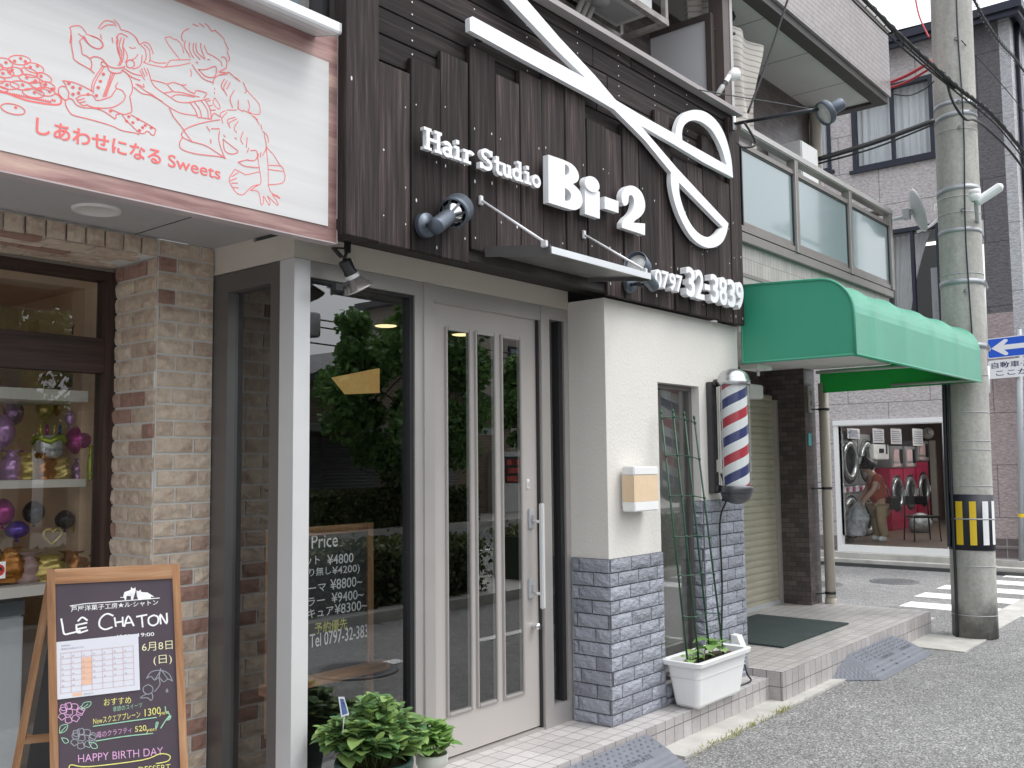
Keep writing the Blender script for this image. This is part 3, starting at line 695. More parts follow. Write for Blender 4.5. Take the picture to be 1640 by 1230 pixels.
gi = glyph([(1160,543),(1252,575),(1252,743),(1160,713)]); gi.build('letter', WHITEP, sg)
glyph([(1204+46*math.cos(a*.2618)+6*math.sin(a*.2618), 527+50*math.sin(a*.2618)+9*math.cos(a*.2618)) for a in range(24)], v=2.905).build('letter', WHITEP, sg)
glyph([(1283,604),(1369,634),(1369,707),(1283,679)]).build('letter', WHITEP, sg)
two = sm2([(1393,640),(1388,600),(1402,560),(1432,537),(1472,542),(1512,577),(1534,635),(1532,690),(1508,728),(1475,752),(1463,768)]) + [(1535,773),(1535,846),(1391,799),(1390,778)] + sm2([(1392,765),(1412,737),(1442,712),(1460,680),(1468,640),(1460,606),(1446,594),(1433,606),(1431,640),(1420,658),(1404,662)])
glyph(two).build('letter', WHITEP, sg)
# phone number: two rows of rounded numerals, each numeral its own letter
ph = thing('phone_lettering', 'raised white numerals reading 0797 32-3839 low on the right of the charred fascia', 'lettering', (5.6, 2.95, 2.7))
PH = lambda x, y, v=2.93: at(980+x/7.13, 380+y/7.13, 'y', v)
for chs, x0, x1, yb0, yb1, yt0, yt1, off in ((list('0797'), 468, 790, 572, 640, 368, 440, .018), (list('32-3839'), 826, 1490, 682, 828, 345, 518, .022)):
    P0, P1 = PH(x0, yb0), PH(x1, yb1); H0 = PH(x0, yt0).z-P0.z; Hh = (H0 + PH(x1, yt1).z-P1.z)/2; zb = (P0.z+P1.z)/2
    wts = [.62 if c == '-' else 1 for c in chs]; tot = sum(wts); x = P0.x; wid = P1.x-P0.x
    for c, wt in zip(chs, wts):
        cw = wid*wt/tot; g = MB(); hh = Hh*.2 if c == '-' else Hh; zz = zb + (Hh*.38 if c == '-' else 0)
        text(g, c, (x+cw*.04, 2.915, zz), (1,0,0), (0,0,1), (0,-1,0), width=cw*.92, height=hh, off=off, depth=.045); g.build('numeral', WHITEP, ph); x += cw

# ---------------------------------------------------------------- little steel canopy
can = thing('door_canopy', 'thin flat steel canopy hung on two rods above the salon door', 'canopy', (3.8, 2.98, 2.6))
cx0, cx1 = 3.41, 4.255; yf = 2.585
g = MB(); zA, zB = 2.60, 2.552
g.add([(cx0,2.975,zA),(cx1,2.975,zA),(cx1,yf,zB),(cx0,yf,zB),(cx0,2.975,zA+.01),(cx1,2.975,zA+.01),(cx1,yf,zB+.01),(cx0,yf,zB+.01)], [(0,3,2,1),(4,5,6,7),(0,1,5,4),(1,2,6,5),(2,3,7,6),(3,0,4,7)]); g.build('plate', M('canopy_plate', (.22,.22,.21), .35, .5, var=.08), can)
g = MB(); g.box(cx0-.002, cx1+.002, yf-.008, yf, zB-.012, zB+.020); g.build('front_edge', STEELP, can)
for x in (cx0, cx1): g = MB(); g.add([(x-.003,2.975,zA-.02),(x+.003,2.975,zA-.02),(x+.003,yf,zB-.02),(x-.003,yf,zB-.02),(x-.003,2.975,zA+.03),(x+.003,2.975,zA+.03),(x+.003,yf,zB+.03),(x-.003,yf,zB+.03)], [(0,3,2,1),(4,5,6,7),(0,1,5,4),(1,2,6,5),(2,3,7,6),(3,0,4,7)]); g.build('side_edge', M('canopy_side', (.1,.095,.095), .5), can)
for x, pxx in ((3.40, (770,320)), (4.24, (935,375))):
    t0 = at(*pxx, 'y', 2.97); g = MB(); g.tube([(t0.x, 2.972, t0.z), (t0.x+.01, yf+.01, zB+.035)], .0065, 8); g.box(t0.x-.012, t0.x+.012, 2.962, 2.976, t0.z-.025, t0.z+.02, .003); g.box(t0.x, t0.x+.02, yf, yf+.03, zB+.015, zB+.045, .003); g.build('hanger_rod', M('satin_rod', (.7,.7,.71), .45, .25, var=.03), can)

# ---------------------------------------------------------------- flood lamps
def flood(name, label, base, neck, back, front, rb_, rr, wallnormal=(0,-1,0), group='spot lamps lighting the fascia'):
    t = thing(name, label, 'lamp', base, group); base, neck, back, front = map(Vector, (base, neck, back, front)); ax = (front-back).normalized(); Ln = (front-back).length
    if wallnormal:
        g = MB(); g.lathe([(0,.028),(rb_*.98,.028),(rb_,.02),(rb_,0)], base, wallnormal, 28); g.build('wall_disc', SLATE, t)
        g = MB(); g.tube([base+Vector(wallnormal)*.02, neck], .012, 10); g.lathe([(.0,.0),(.014,.0),(.014,.03),(0,.03)], neck-Vector((0,0,.0)), (1,0,0), 10); g.build('arm', DARKM, t)
    g = MB(); r0 = rr*.5; g.lathe([(0,0),(r0*.96,0),(r0,.006),(r0,Ln*.5),(r0*.9,Ln*.56),(r0*.55,Ln*.6)], back, ax, 24); g.build('body', SLATE, t)
    g = MB(); u = ax.cross(Vector((0,0,1))).normalized(); v = ax.cross(u)
    g.lathe([(rr*.86,Ln*.72),(rr*.98,Ln*.72),(rr,Ln*.74),(rr,Ln*1.0),(rr*.93,Ln*1.0),(rr*.9,Ln*.8)], back, ax, 32); hd_ = g.build('ring', SLATE, t)
    g = MB()
    for k in range(8):
        a = k*math.pi/4; d = u*math.cos(a)+v*math.sin(a); g.bar(back+ax*Ln*.56+d*r0*.85, back+ax*Ln*.76+d*rr*.9, .012, .005, up=ax)
    g.build('rib', DARKM, t)
    g = MB(); g.lathe([(r0*.55,Ln*.58),(rr*.6,Ln*.66),(rr*.84,Ln*.8),(rr*.87,Ln*.9)], back, ax, 32); g.build('reflector', CHROME, t)
    g = MB(); g.lathe([(0,Ln*.93),(rr*.5,Ln*.925),(rr*.89,Ln*.9)], back, ax, 32); g.build('lens', M('lamp_lens', (.62,.62,.6), .22, .15, var=.15, vs=30), t)
    return t
b0 = at(678,362,'y',2.968)
flood('flood_lamp', 'slate grey flood lamp on a wall disc, turned away to the right, below Hair', b0, at(701,357,'y',2.86), at(697,363,'y',2.83), at(735,334,'y',2.93), .055, .072)
b1 = at(1006,456,'y',2.968)
flood('flood_lamp', 'slate grey flood lamp with its lens facing up, beside the end of the steel canopy', b1, at(1024,455,'y',2.84), at(1047,459,'y',2.80), at(1017,420,'y',2.74), .05, .066)
# arm lamp at the top right corner
b2 = at(1172,199,'y',2.968); tip = at(1310,175,'y',2.36)
t = flood('arm_flood_lamp', 'grey flood lamp held out on a long black arm above the balcony railing', b2, b2, at(1348,166,'y',2.24), at(1318,183,'y',2.33), .03, .082, None)
g = MB(); g.tube([b2, at(1290,178,'y',2.42), tip], .012, 10); g.build('arm', DARKM, t)
g = MB(); g.box(b2.x-.02, b2.x+.02, 2.945, 2.97, b2.z-.05, b2.z+.05, .004); g.tube([b2+Vector((0,-.02,-.05)), b2+Vector((0,-.02,.05))], .012); g.build('bracket', CHROME, t)
# clip lamp under the fascia
c0 = at(556,398,'y',3.2)
t = thing('clip_lamp', 'black clip-on reflector lamp hanging under the left end of the charred fascia', 'lamp', c0, 'spot lamps lighting the fascia')
hb = at(551,416,'y',3.19); he = at(574,463,'y',3.18); ax = (he-hb).normalized(); Lh = (he-hb).length
g = MB(); g.lathe([(0,0),(.026,.002),(.03,.01),(.027,Lh*.36),(.03,Lh*.42),(.027,Lh*.52)], hb, ax, 20); g.build('socket', BLACK, t)
g = MB(); g.lathe([(.029,Lh*.5),(.033,Lh*.53),(.033,Lh*.62),(.03,Lh*.64)], hb, ax, 24); g.build('collar', WHITEPL, t)
g = MB(); g.lathe([(.031,Lh*.62),(.036,Lh*.66),(.068,Lh*.97),(.07,Lh*1.0),(.066,Lh*1.02),(0,Lh*1.045)], hb, ax, 28); g.build('reflector_bulb', M('reflector_glass', (.5,.47,.45), .2, .7, var=.1), t)
g = MB(); g.tube([c0+Vector((0,0,.14)), c0+Vector((0,0,-.01)), hb], .008); g.box(c0.x-.01, c0.x+.014, c0.y-.012, c0.y+.012, c0.z-.02, c0.z+.15, .003)
a = at(534,397,'y',3.18); b = at(547,412,'y',3.18); g.bar(a, b, .02, .008); g.bar(a, c0, .02, .006); p = hb+ax*Lh*.7; q = at(541,460,'y',3.18); g.bar(p, q, .02, .012); g.obox(q, (.02,0,0), (0,.012,0), (0,0,.014)); g.build('clip', BLACK, t)
g = MB(); g.box(c0.x+.012, c0.x+.028, c0.y-.006, c0.y+.008, c0.z-.06, c0.z-.045); g.build('clip_tab', WHITEPL, t)

# ---------------------------------------------------------------- wall lamp, barber pole
t = thing('wall_lamp', 'boxy wall lamp with amber shade on the white stuccoed pier', 'lamp', (4.79, 3.0, 1.45))
lx0, lx1, lz0, lz1 = 4.655, 4.965, 1.335, 1.60; ly = 2.945
lx0 = at(1016,780,'y',ly)[0]; lx1 = at(1055,780,'y',ly)[0]; lz0 = at(1030,819,'y',ly)[2]; lz1 = at(1030,747,'y',ly)[2]
zz0 = lz0+.056; zz1 = lz1-.05
g = MB(); g.box(lx0, lx1, ly, 3.03, lz0, zz0, .006); g.box(lx0, lx1, ly, 3.03, zz1, lz1, .006); g.box(lx0+.03, lx1-.03, 3.03, YW+.0, lz0+.03, lz1-.03); g.build('cap', WHITEPL, t)
g = MB(); g.box(lx0+.003, lx1-.003, ly+.003, 3.027, zz0, zz1); g.build('shade', M('amber_shade', (.72,.55,.37), .45, var=.06, vs=20), t)
bp = thing('barber_pole', 'red, white and blue striped barber pole on a black bracket by the shutter', 'barber pole', (5.85, 2.9, 1.75))
pc = Vector((at(1177,700,'y',2.90)[0], 2.90, 0)); zt_ = at(1176,617,'y',2.9)[2]; zb_ = at(1178,778,'y',2.9)[2]; rr = .104
g = MB(); prof = [(rr*1.03,0),(rr*1.06,.01),(rr*1.06,.03),(rr*1.03,.033)] + [(rr*1.0*math.cos(a*.157), .035+rr*.72*math.sin(a*.157)) for a in range(11)]; g.lathe(prof, (pc.x, pc.y, zt_), n=36); g.build('dome', M('satin_steel', (.56,.57,.58), .3, .95, var=.06, vs=10), bp)
g = MB(); prof = [(rr*1.03,0),(rr*1.08,-.008),(rr*1.08,-.04),(rr*1.0,-.045)] + [(rr*.98*math.cos(a*.157), -.045-rr*.72*math.sin(a*.157)) for a in range(11)]; g.lathe(prof, (pc.x, pc.y, zb_), n=36); g.build('base_cup', M('gunmetal', (.14,.14,.15), .3, .8, var=.06), bp)
def stripes():
    m, t_, p = newmat('barber_stripes'); c = N(t_, 'ShaderNodeTexCoord'); s_ = N(t_, 'ShaderNodeSeparateXYZ'); L(t_, c.outputs['Object'], s_.inputs[0])
    at_ = N(t_, 'ShaderNodeMath', operation='ARCTAN2'); sx_ = N(t_, 'ShaderNodeMath', operation='SUBTRACT'); L(t_, s_.outputs['X'], sx_.inputs[0]); sx_.inputs[1].default_value = pc.x-5.85
    L(t_, s_.outputs['Y'], at_.inputs[0]); L(t_, sx_.outputs[0], at_.inputs[1])
    pitch = .25; k = pitch*1.0/(2*math.pi)
    ma = N(t_, 'ShaderNodeMath', operation='MULTIPLY_ADD'); L(t_, at_.outputs[0], ma.inputs[0]); ma.inputs[1].default_value = -k; L(t_, s_.outputs['Z'], ma.inputs[2])
    dv = N(t_, 'ShaderNodeMath', operation='MULTIPLY_ADD'); L(t_, ma.outputs[0], dv.inputs[0]); dv.inputs[1].default_value = 1/pitch; dv.inputs[2].default_value = 20.18
    fr_ = N(t_, 'ShaderNodeMath', operation='FRACT'); L(t_, dv.outputs[0], fr_.inputs[0])
    r = N(t_, 'ShaderNodeValToRGB'); r.color_ramp.interpolation = 'CONSTANT'; e = r.color_ramp.elements; R_, W_, B_ = (.46,.03,.05,1), (.78,.78,.78,1), (.035,.045,.16,1)
    e[0].position = 0; e[0].color = R_; e[1].position = .25; e[1].color = W_; q = e.new(.5); q.color = B_; q = e.new(.75); q.color = W_
    L(t_, fr_.outputs[0], r.inputs[0]); L(t_, r.outputs[0], p.inputs['Base Color']); p.inputs['Roughness'].default_value = .4; p.inputs['Coat Weight'].default_value = .6; p.inputs['Coat Roughness'].default_value = .05; return m
g = MB(); g.lathe([(rr*.84,zb_-.0),(rr*.84,zt_+.0)], (pc.x, pc.y, 0), n=40); g.build('striped_cylinder', stripes(), bp)
g = MB(); g.lathe([(rr*.99,zb_),(rr*.99,zt_)], (pc.x, pc.y, 0), n=40); g.build('glass_tube', CGLASS, bp)
g = MB()
for a in (2.75, .1): g.bar((pc.x+rr*.99*math.cos(a), pc.y+rr*.99*math.sin(a), zb_), (pc.x+rr*.99*math.cos(a), pc.y+rr*.99*math.sin(a), zt_), .008, .004)
g.build('trim_strip', GREYP, bp)
bx = at(1143,700,'y',3.02)[0]; bz1 = at(1139,612,'y',3.02)[2]; bz0 = at(1147,790,'y',3.02)[2]
g = MB(); g.box(bx-.035, bx+.03, 3.005, YW-.024 if False else YW, bz0, bz1, .004)
for z in (zt_+.015, zb_-.02): g.tube([(bx, 3.005, z), (pc.x-.04, pc.y+.04, z)], .018, 10); g.lathe([(.026,0),(.026,.02)], (bx, 3.004, z), (0,-1,0), 12)
g.build('bracket', M('bracket_grey', (.06,.06,.062), .45, .3), bp)
g = MB(); z = at(1144,745,'y',3.0)[2]; g.box(bx+.002, bx+.022, 3.001, 3.005, z-.045, z+.035); g.build('sticker', WHITEPL, bp)
g = MB(); g.obox((bx+.05, 2.97, zb_-.075), (.028,.008,.006), (-.005,.02,0), (0,0,.02)); pts = smooth([(bx+.03,2.99,zb_+.08),(bx+.05,2.97,zb_-.02),(bx+.03,2.96,zb_-.1),(bx+.035,3.01,1.2),(bx+.06,3.02,.8),(bx+.03,3.02,.46)], 6); g.tube(pts, .006, 6)
g.tube(smooth([at(1185,1040,'y',2.98), at(1192,1062,'y',2.96), at(1197,1080,'y',2.93), (5.95,2.92,.157), (5.7,2.93,.156)], 5), .006, 6); g.build('power_cord', WIREM, bp)
t = thing('outlet_cover', 'white weatherproof outlet cover low on the grey stone by the planter', 'outlet', at(1180,1030,'y',3.02))
q = at(1181,1027,'y',3.0); g = MB(); g.prism([[(q.x-.035,3.03,q.z+.045),(q.x-.035,2.985,q.z+.04),(q.x-.035,2.955,q.z-.03),(q.x-.035,2.96,q.z-.04),(q.x-.035,3.03,q.z-.045)]], (.07,0,0)); g.build('hood', WHITEPL, t)
g = MB(); g.box(q.x-.02, q.x+.02, 2.985, 3.03, q.z-.062, q.z-.045); g.build('plug', BLACK, t)

# ---------------------------------------------------------------- planter, trellis, its plant
pl = thing('window_planter', 'long white plastic planter trough below the tall narrow window', 'planter', (5.36, 2.93, ZL))
def rrect(cx, cy, hx, hy, r, z, n=5):
    out = []
    for qx, qy, a0 in ((1,1,0),(-1,1,90),(-1,-1,180),(1,-1,270)):
        for i in range(n+1):
            a = math.radians(a0+90*i/n); out.append(Vector((cx+qx*(hx-r)+r*math.cos(a), cy+qy*(hy-r)+r*math.sin(a), z)))
    return out
def loft(g, loops, cap0=True, cap1=False):
    n = len(loops[0]); b = [p for l in loops for p in l]; fs = [(i*n+k, i*n+(k+1)%n, (i+1)*n+(k+1)%n, (i+1)*n+k) for i in range(len(loops)-1) for k in range(n)]
    if cap0: fs.append(tuple(range(n))[::-1])
    if cap1: fs.append(tuple((len(loops)-1)*n+k for k in range(n)))
    g.add(b, fs)
PX, PY = 5.375, 2.915
g = MB(); L_ = []
for z, a, b, r in ((.162,.265,.075,.02),(.175,.275,.082,.03),(.40,.315,.108,.03),(.405,.335,.13,.03),(.43,.34,.135,.03),(.435,.335,.13,.03),(.43,.305,.1,.025),(.38,.30,.098,.025)): L_.append(rrect(PX, PY, a, b, r, z))
loft(g, L_)
for dx in (-.2,.2): g.box(PX+dx-.04, PX+dx+.04, PY-.06, PY+.06, ZL, .165)
g.build('trough', M('white_planter_plastic', (.8,.8,.795), .38, var=.03, vs=6), pl)
g = MB(); loft(g, [rrect(PX, PY, .312-.002*k, .1065, .03, .335+.0*k) for k in range(1)] + [rrect(PX, PY, .306, .1045, .03, .33)], False); g.build('rim_line', WHITEPL, pl)
g = MB(); g.grid(24, 8, lambda u, v: Vector((PX-.3+.6*u, PY-.098+.196*v, .39+.015*noise.noise((u*14, v*5, 3))))); g.build('soil', SOIL, pl)
tr_ = thing('trellis', 'green wire plant trellis standing in the white planter', 'trellis', (PX, PY, .4))
TG = M('green_coated_stake', (.02,.07,.04), .4, var=.1)
tops_ = [(1059,662),(1078,660),(1096,664),(1112,670)]; bots = [(1101,1048),(1119,1050),(1137,1040),(1159,1040)]
stk = []
for (a, b), y0, y1 in zip(zip(tops_, bots), (2.99,2.99,2.99,2.99), (2.90,2.89,2.93,2.90)):
    A, B = at(*a, 'y', y0), at(*b, 'y', y1); stk.append((A, B)); g = MB(); g.tube([B-Vector((0,0,.05)), A], .0062, 8); g.lathe([(.0062,0),(.008,.006),(.008,.02),(0,.026)], A-Vector((0,0,.006)), (A-B), 8); g.build('stake', TG, tr_)
for k, f in enumerate((.02, .19, .37, .55, .72, .9)):
    P = [A.lerp(B, f*.94) for A, B in stk]; g = MB(); g.tube(P, .0035, 6)
    for p in P: g.lathe([(0,-.009),(.009,-.007),(.009,.007),(0,.009)], p, (0,0,1), 8)
    g.build('cross_wire', TG, tr_)
def leaf(g, base, d, up, L_, W_, fold=.25, droop=.35, n=5):
    base = Vector(base); d = Vector(d).normalized(); up = Vector(up); s_ = d.cross(up).normalized(); up = s_.cross(d)
    vs = []
    for i in range(n+1):
        t_ = i/n; wdt = W_*.5*(math.sin(math.pi*t_**.72)**.62 if 0 < t_ < 1 else 0); c = base + d*L_*t_ - Vector((0,0,1))*droop*L_*t_*t_
        vs += [c + s_*wdt + up*wdt*fold, c, c - s_*wdt + up*wdt*fold]
    fs = []
    for i in range(n):
        a = 3*i; fs += [(a, a+1, a+4, a+3), (a+1, a+2, a+5, a+4)]
    g.add(vs, fs, True)
rp = random.Random(11)
pp = thing('climbing_seedling', 'young broad-leaved seedlings sprouting in the white planter', 'plant', (PX, PY, .39))
g = MB(); gs = MB()
for cx_, cy_, h_, nl, ls in ((5.14,2.9,.07,4,.09),(5.30,2.9,.05,5,.05),(5.43,2.91,.12,6,.12),(5.50,2.9,.1,5,.11),(5.36,2.93,.06,4,.06),(5.22,2.93,.05,3,.05)):
    gs.tube([(cx_,cy_,.385),(cx_+.01,cy_,.39+h_)], .003, 5)
    for k in range(nl):
        a = rp.uniform(0, 6.28); leaf(g, (cx_+.008*math.cos(a), cy_+.008*math.sin(a), .39+h_*rp.uniform(.4,1)), (math.cos(a), math.sin(a), rp.uniform(.1,.6)), (0,0,1), ls*rp.uniform(.7,1.1), ls*rp.uniform(.6,.8))
g.build('foliage', leafmat('seedling_leaf', (.22,.42,.12), (.36,.52,.2), .35), pp); gs.build('stem', leafmat('seedling_stem', (.2,.33,.1), (.22,.35,.1)), pp)
# ---------------------------------------------------------------- sweet shop
shop = thing('sweet_shop', 'sweet shop front with beige split brick pier and dark wood show window', 'shop', (1.8, 4, ZL))
def bricks(name, x0, x1, z0, z1, y, nrm, seed, first=0, bw=.205, bh=.0735, mat=BRICK, parent=shop):
    return stones(name, x0, x1, z0, z1, y, parent, nrm, bw, bh, .011, mat, MORTAR, seed, .016, .007, first)
zso = 2.615; YW2 = 4.28
bricks('brick_pier', 2.25, CX, ZL, zso, YBR, 'y', 21)
bricks('brick_pier', YBR-.012, YW2, ZL, 2.53, 2.26, 'x', 22, 1)
g = MB(); g.box(2.262, CX+.0, YBR, 4.4, ZL, zso); g.box(.2, 2.262, YBR, 4.45, 2.533, zso); g.box(-1.0, 2.262, YBR+.0, YBR+.1, zso, 3.4); g.box(CX+.0, 2.62, YBR+.03, 4.6, ZL, 2.6); g.build('wall', MORTAR, shop)
# soldier course over the window, and its brick underside
g = MB(); x = 2.255; rb = random.Random(9)
while x > .4:
    a, b = x-.083, x; e = rb.uniform(0, .004); f0 = YBR-.014-e
    def fn(s, t, a=a, b=b, f0=f0): 
        k = 0 if s in (0,1) or t in (0,1) else 1
        return Vector((a+.005+(b-a-.01)*s, f0-.006*k*(.5+noise.noise((s*3+a*40, t*3, 1))), 2.535+(zso-2.545)*t))
    g.grid(4, 4, fn, sm=False); g.box(a+.005, b-.005, f0+.0005, YBR-.002, 2.535, zso-.01); x -= .083
g.build('brick_lintel', BRICK, shop)
g = MB(); rb = random.Random(10); yy = YBR-.01
for r in range(5):
    x = 2.255 - rb.uniform(0, .15)
    y0 = YBR-.005+r*.074
    while x > .4: g.box(x-.2, x-.007, y0, y0+.066, 2.521+rb.uniform(0,.004), 2.5329); x -= .207
g.build('brick_lintel', BRICK, shop)
# window: dark stained wood frame in the reveal
P2 = lambda x, y, v=YW2: at(x, y, 'y', v)
xr = P2(181, 700)[0]; xi = P2(160, 700)[0]; ztop = P2(170, 437)[2]; za = P2(100, 441)[2]; zb = P2(100, 537)[2]; zc = P2(100, 594)[2]; zd = P2(30, 938)[2]; zs0 = P2(30, 955)[2]
g = MB(); g.box(xi, xr, YW2-.03, YW2+.06, ZL, ztop); g.build('frame_post', DWOODV, shop)
g = MB(); g.box(.3, xi, YW2-.03, YW2+.06, za, ztop); g.box(.3, xi, YW2-.025, YW2+.06, zc, zb); g.build('frame_rail', DWOOD, shop)
g = MB(); g.box(.3, xi, YW2-.04, YW2+.06, zs0, zd); g.box(xr-.0, 2.26, YW2-.02, YW2+.05, ZL, 2.521); g.box(.3, xr, YW2-.01, YW2+.05, ztop, 2.521); g.build('sill', M('putty_sill', (.42,.40,.36), .5, .2), shop)
g = MB(); g.quad((.3,YW2+.01,zb),(xi,YW2+.01,zb),(xi,YW2+.01,za),(.3,YW2+.01,za)); g.build('upper_pane', SGLASS, shop)
g = MB(); g.quad((.3,YW2+.01,zd),(xi,YW2+.01,zd),(xi,YW2+.01,zc),(.3,YW2+.01,zc)); g.quad((.3,YW2+.01,ZL),(xi,YW2+.01,ZL),(xi,YW2+.01,zs0),(.3,YW2+.01,zs0)); g.build('show_pane', SGLASS, shop)
g = MB(); g.box(.0, 2.3, 5.3, 5.4, ZL, 2.6); g.box(2.2, 2.26, 4.45, 5.3, ZL, 2.6); g.box(0, .05, 4.4, 5.3, ZL, 2.6); g.box(0, 2.2, 4.45, 5.3, 2.45, 2.5); g.build('inner_wall', ROOMT, shop)
g = MB(); g.box(.35, xi-.02, 4.36, 4.75, P2(100,640)[2], P2(100,622)[2]); g.box(.35, xi-.02, 4.36, 4.75, P2(100,781)[2], P2(100,768)[2]); g.build('shelf', M('cream_shelf', (.6,.58,.52), .5), shop)
# soffit with a round downlight
g = MB(); g.box(.2, CX+.002, YS+.05, YBR-.001, zso+.002, zso+.03); g.build('soffit', SOFFIT, shop)
g = MB(); q = at(343, 385, 'z', zso); q2 = at(282, 365, 'z', zso); g.box(2.146, 2.149, YS+.05, YBR-.001, zso-.0005, zso+.002); g.build('soffit_joint', BLACK, shop)
q = at(155, 336, 'z', zso)
dl = thing('soffit_downlight', 'round white downlight set in the grey soffit above the brick lintel', 'lamp', q)
g = MB(); g.lathe([(.0,-.004),(.075,-.004),(.08,-.008),(.092,-.006),(.094,.002)], q, (0,0,1), 32); g.build('lens', M('opal_lens', (.7,.69,.66), .3, var=.03), dl)
# things on the shop-window shelves: gift bags, boxes and plain balloons
FOIL = lambda n, c: M(n, c, .22, .55, var=.1, vs=15)
def balloon(name, label, cx, cy, z, r, mat, sq=1.0, g_='balloons in the show window'):
    t = thing(name, label, 'balloon', (cx, cy, z), g_)
    g = MB(); g.lathe([(r*math.sin(a*math.pi/14)*(1 if a < 8 else 1-.04*(a-8)), -r*sq*math.cos(a*math.pi/14)) for a in range(15)][::1], (cx, cy, z), (0,0,1), 20); g.build('foil_body', mat, t)
    g = MB(); g.lathe([(.003,-r*sq-.0),(.012,-r*sq-.015)], (cx, cy, z), (0,0,1), 8); g.build('neck', mat, t)
SB = lambda x, y, v=4.5: at(x, y, 'y', v)
MAG = FOIL('magenta_foil', (.35,.03,.2)); PUR = FOIL('purple_foil', (.13,.07,.4)); YEL = FOIL('yellow_foil', (.55,.42,.05)); ORA = FOIL('orange_wrap', (.4,.15,.03)); LIL = FOIL('lilac_foil', (.42,.22,.45)); BLU = FOIL('blue_foil', (.02,.06,.2)); LIM = FOIL('lime_foil', (.35,.42,.05)); BLK = FOIL('black_foil', (.02,.02,.025)); WHF = FOIL('white_foil', (.6,.6,.6)); GOLD = FOIL('gold_foil', (.5,.38,.12))
q = SB(126, 705); balloon('foil_balloon', 'round magenta foil balloon on the middle shelf, right of the cake balloon', *q, .062, MAG, 1.1)
q = SB(136, 668); balloon('foil_balloon', 'dark red drop shaped foil balloon above the round magenta one', *q, .036, MAG, 1.3)
q = SB(112, 670); balloon('foil_balloon', 'small lilac foil balloon above the cake balloon', *q, .022, LIL, 1.6)
q = SB(5, 690); balloon('foil_balloon', 'pale lilac foil balloon at the left edge of the photo on the middle shelf', *q, .05, LIL, 1.5)
q = SB(27, 848); balloon('foil_balloon', 'shiny violet foil balloon on the lower shelf', *q, .05, PUR, .8)
q = SB(4, 820); balloon('foil_balloon', 'pink foil balloon with white dots at the left edge of the lower shelf', *q, .05, MAG, 1.2)
q = SB(54, 820); balloon('foil_balloon', 'black foil balloon on the lower shelf behind the gold heart', *q, .048, BLK, 1.1)
q = SB(134, 845); balloon('foil_balloon', 'tall yellow foil balloon on the lower shelf by the window post', *q, .05, YEL, 1.7)
q = SB(104, 832); balloon('foil_balloon', 'dark crumpled foil balloon on the lower shelf between the black and yellow ones', *q, .045, BLK, 1.0)
# cake balloon with candles
q = SB(78, 710); t = thing('cake_balloon', 'foil balloon shaped like a birthday cake with icing and candles', 'balloon', q, 'balloons in the show window')
g = MB(); g.lathe([(0,-.07),(.05,-.068),(.062,-.05),(.062,.02),(.055,.035),(0,.04)], q, (0,0,1), 20); g.build('cake_body', WHF, t)
g = MB(); g.tube([q+Vector((.066*math.cos(a*.4), .066*math.sin(a*.4), .018+.012*math.sin(a*1.6))) for a in range(17)], .014, 8); g.build('icing', LIM, t)
for dx, mm in ((-.04,YEL),(-.012,MAG),(.018,GOLD),(.042,BLU)): g = MB(); g.tube([q+Vector((dx,-.01,.03)), q+Vector((dx*1.15,-.01,.085))], .007, 8); g.build('candle', mm, t)
g = MB(); text(g, 'Happy Day', q+Vector((-.045,-.068,-.04)), (1,0,0), (0,.0,1), (0,-1,0), width=.09); g.build('lettering', BLU, t)
# gold heart outline
q = SB(84, 858, 4.44); t = thing('heart_balloon', 'thin gold foil heart outline on the lower shelf', 'balloon', q, 'balloons in the show window')
pts = [q+Vector((.042*math.sin(a)**3*1.0, -.006*math.cos(a), .0026*(13*math.cos(a)-5*math.cos(2*a)-2*math.cos(3*a)-math.cos(4*a)))) for a in [k*.2618 for k in range(25)]]
g = MB(); g.tube(pts, .008, 8); g.build('heart_ring', GOLD, t)
def bag(label, px_, py_, v, wd, h, mat):
    q = at(px_, py_, 'y', v); t = thing('gift_bag', label, 'gift bag', q, 'wrapped sweets in the show window'); rb = random.Random(px_)
    def fn(u, w_): 
        a = u*2*math.pi; r = wd*(1+.5*noise.noise((math.cos(a)*2.2, math.sin(a)*2.2, w_*5+px_)))*(.5+.12*math.sin(3*a+px_)+.08*rb.random())*(1-.75*max(0, w_-.6)/.4 if w_ < .85 else .38+.5*(w_-.85)/.15)
        return q + Vector((r*math.cos(a), r*.7*math.sin(a), h*w_))
    g = MB(); g.grid(14, 10, fn); g.build('wrap', mat, t); g = MB(); g.tube([q+Vector((wd*.25*math.cos(a*.7), wd*.18*math.sin(a*.7), h*.85)) for a in range(10)], .004, 6); g.build('tie', GOLD, t)
bag('orange wrapped sweets in a tied bag under the cake balloon', 70, 768, 4.48, .11, .12, ORA)
bag('clear lilac tied bag under the round magenta balloon', 128, 768, 4.48, .07, .1, LIL)
bag('orange wrapped bag on the lower ledge under the yellow balloon', 120, 930, 4.48, .14, .14, ORA)
bag('pale pink wrapped sweets beside the no photography sticker', 45, 932, 4.48, .14, .13, M('pink_wrap', (.45,.3,.28), .3, var=.2))
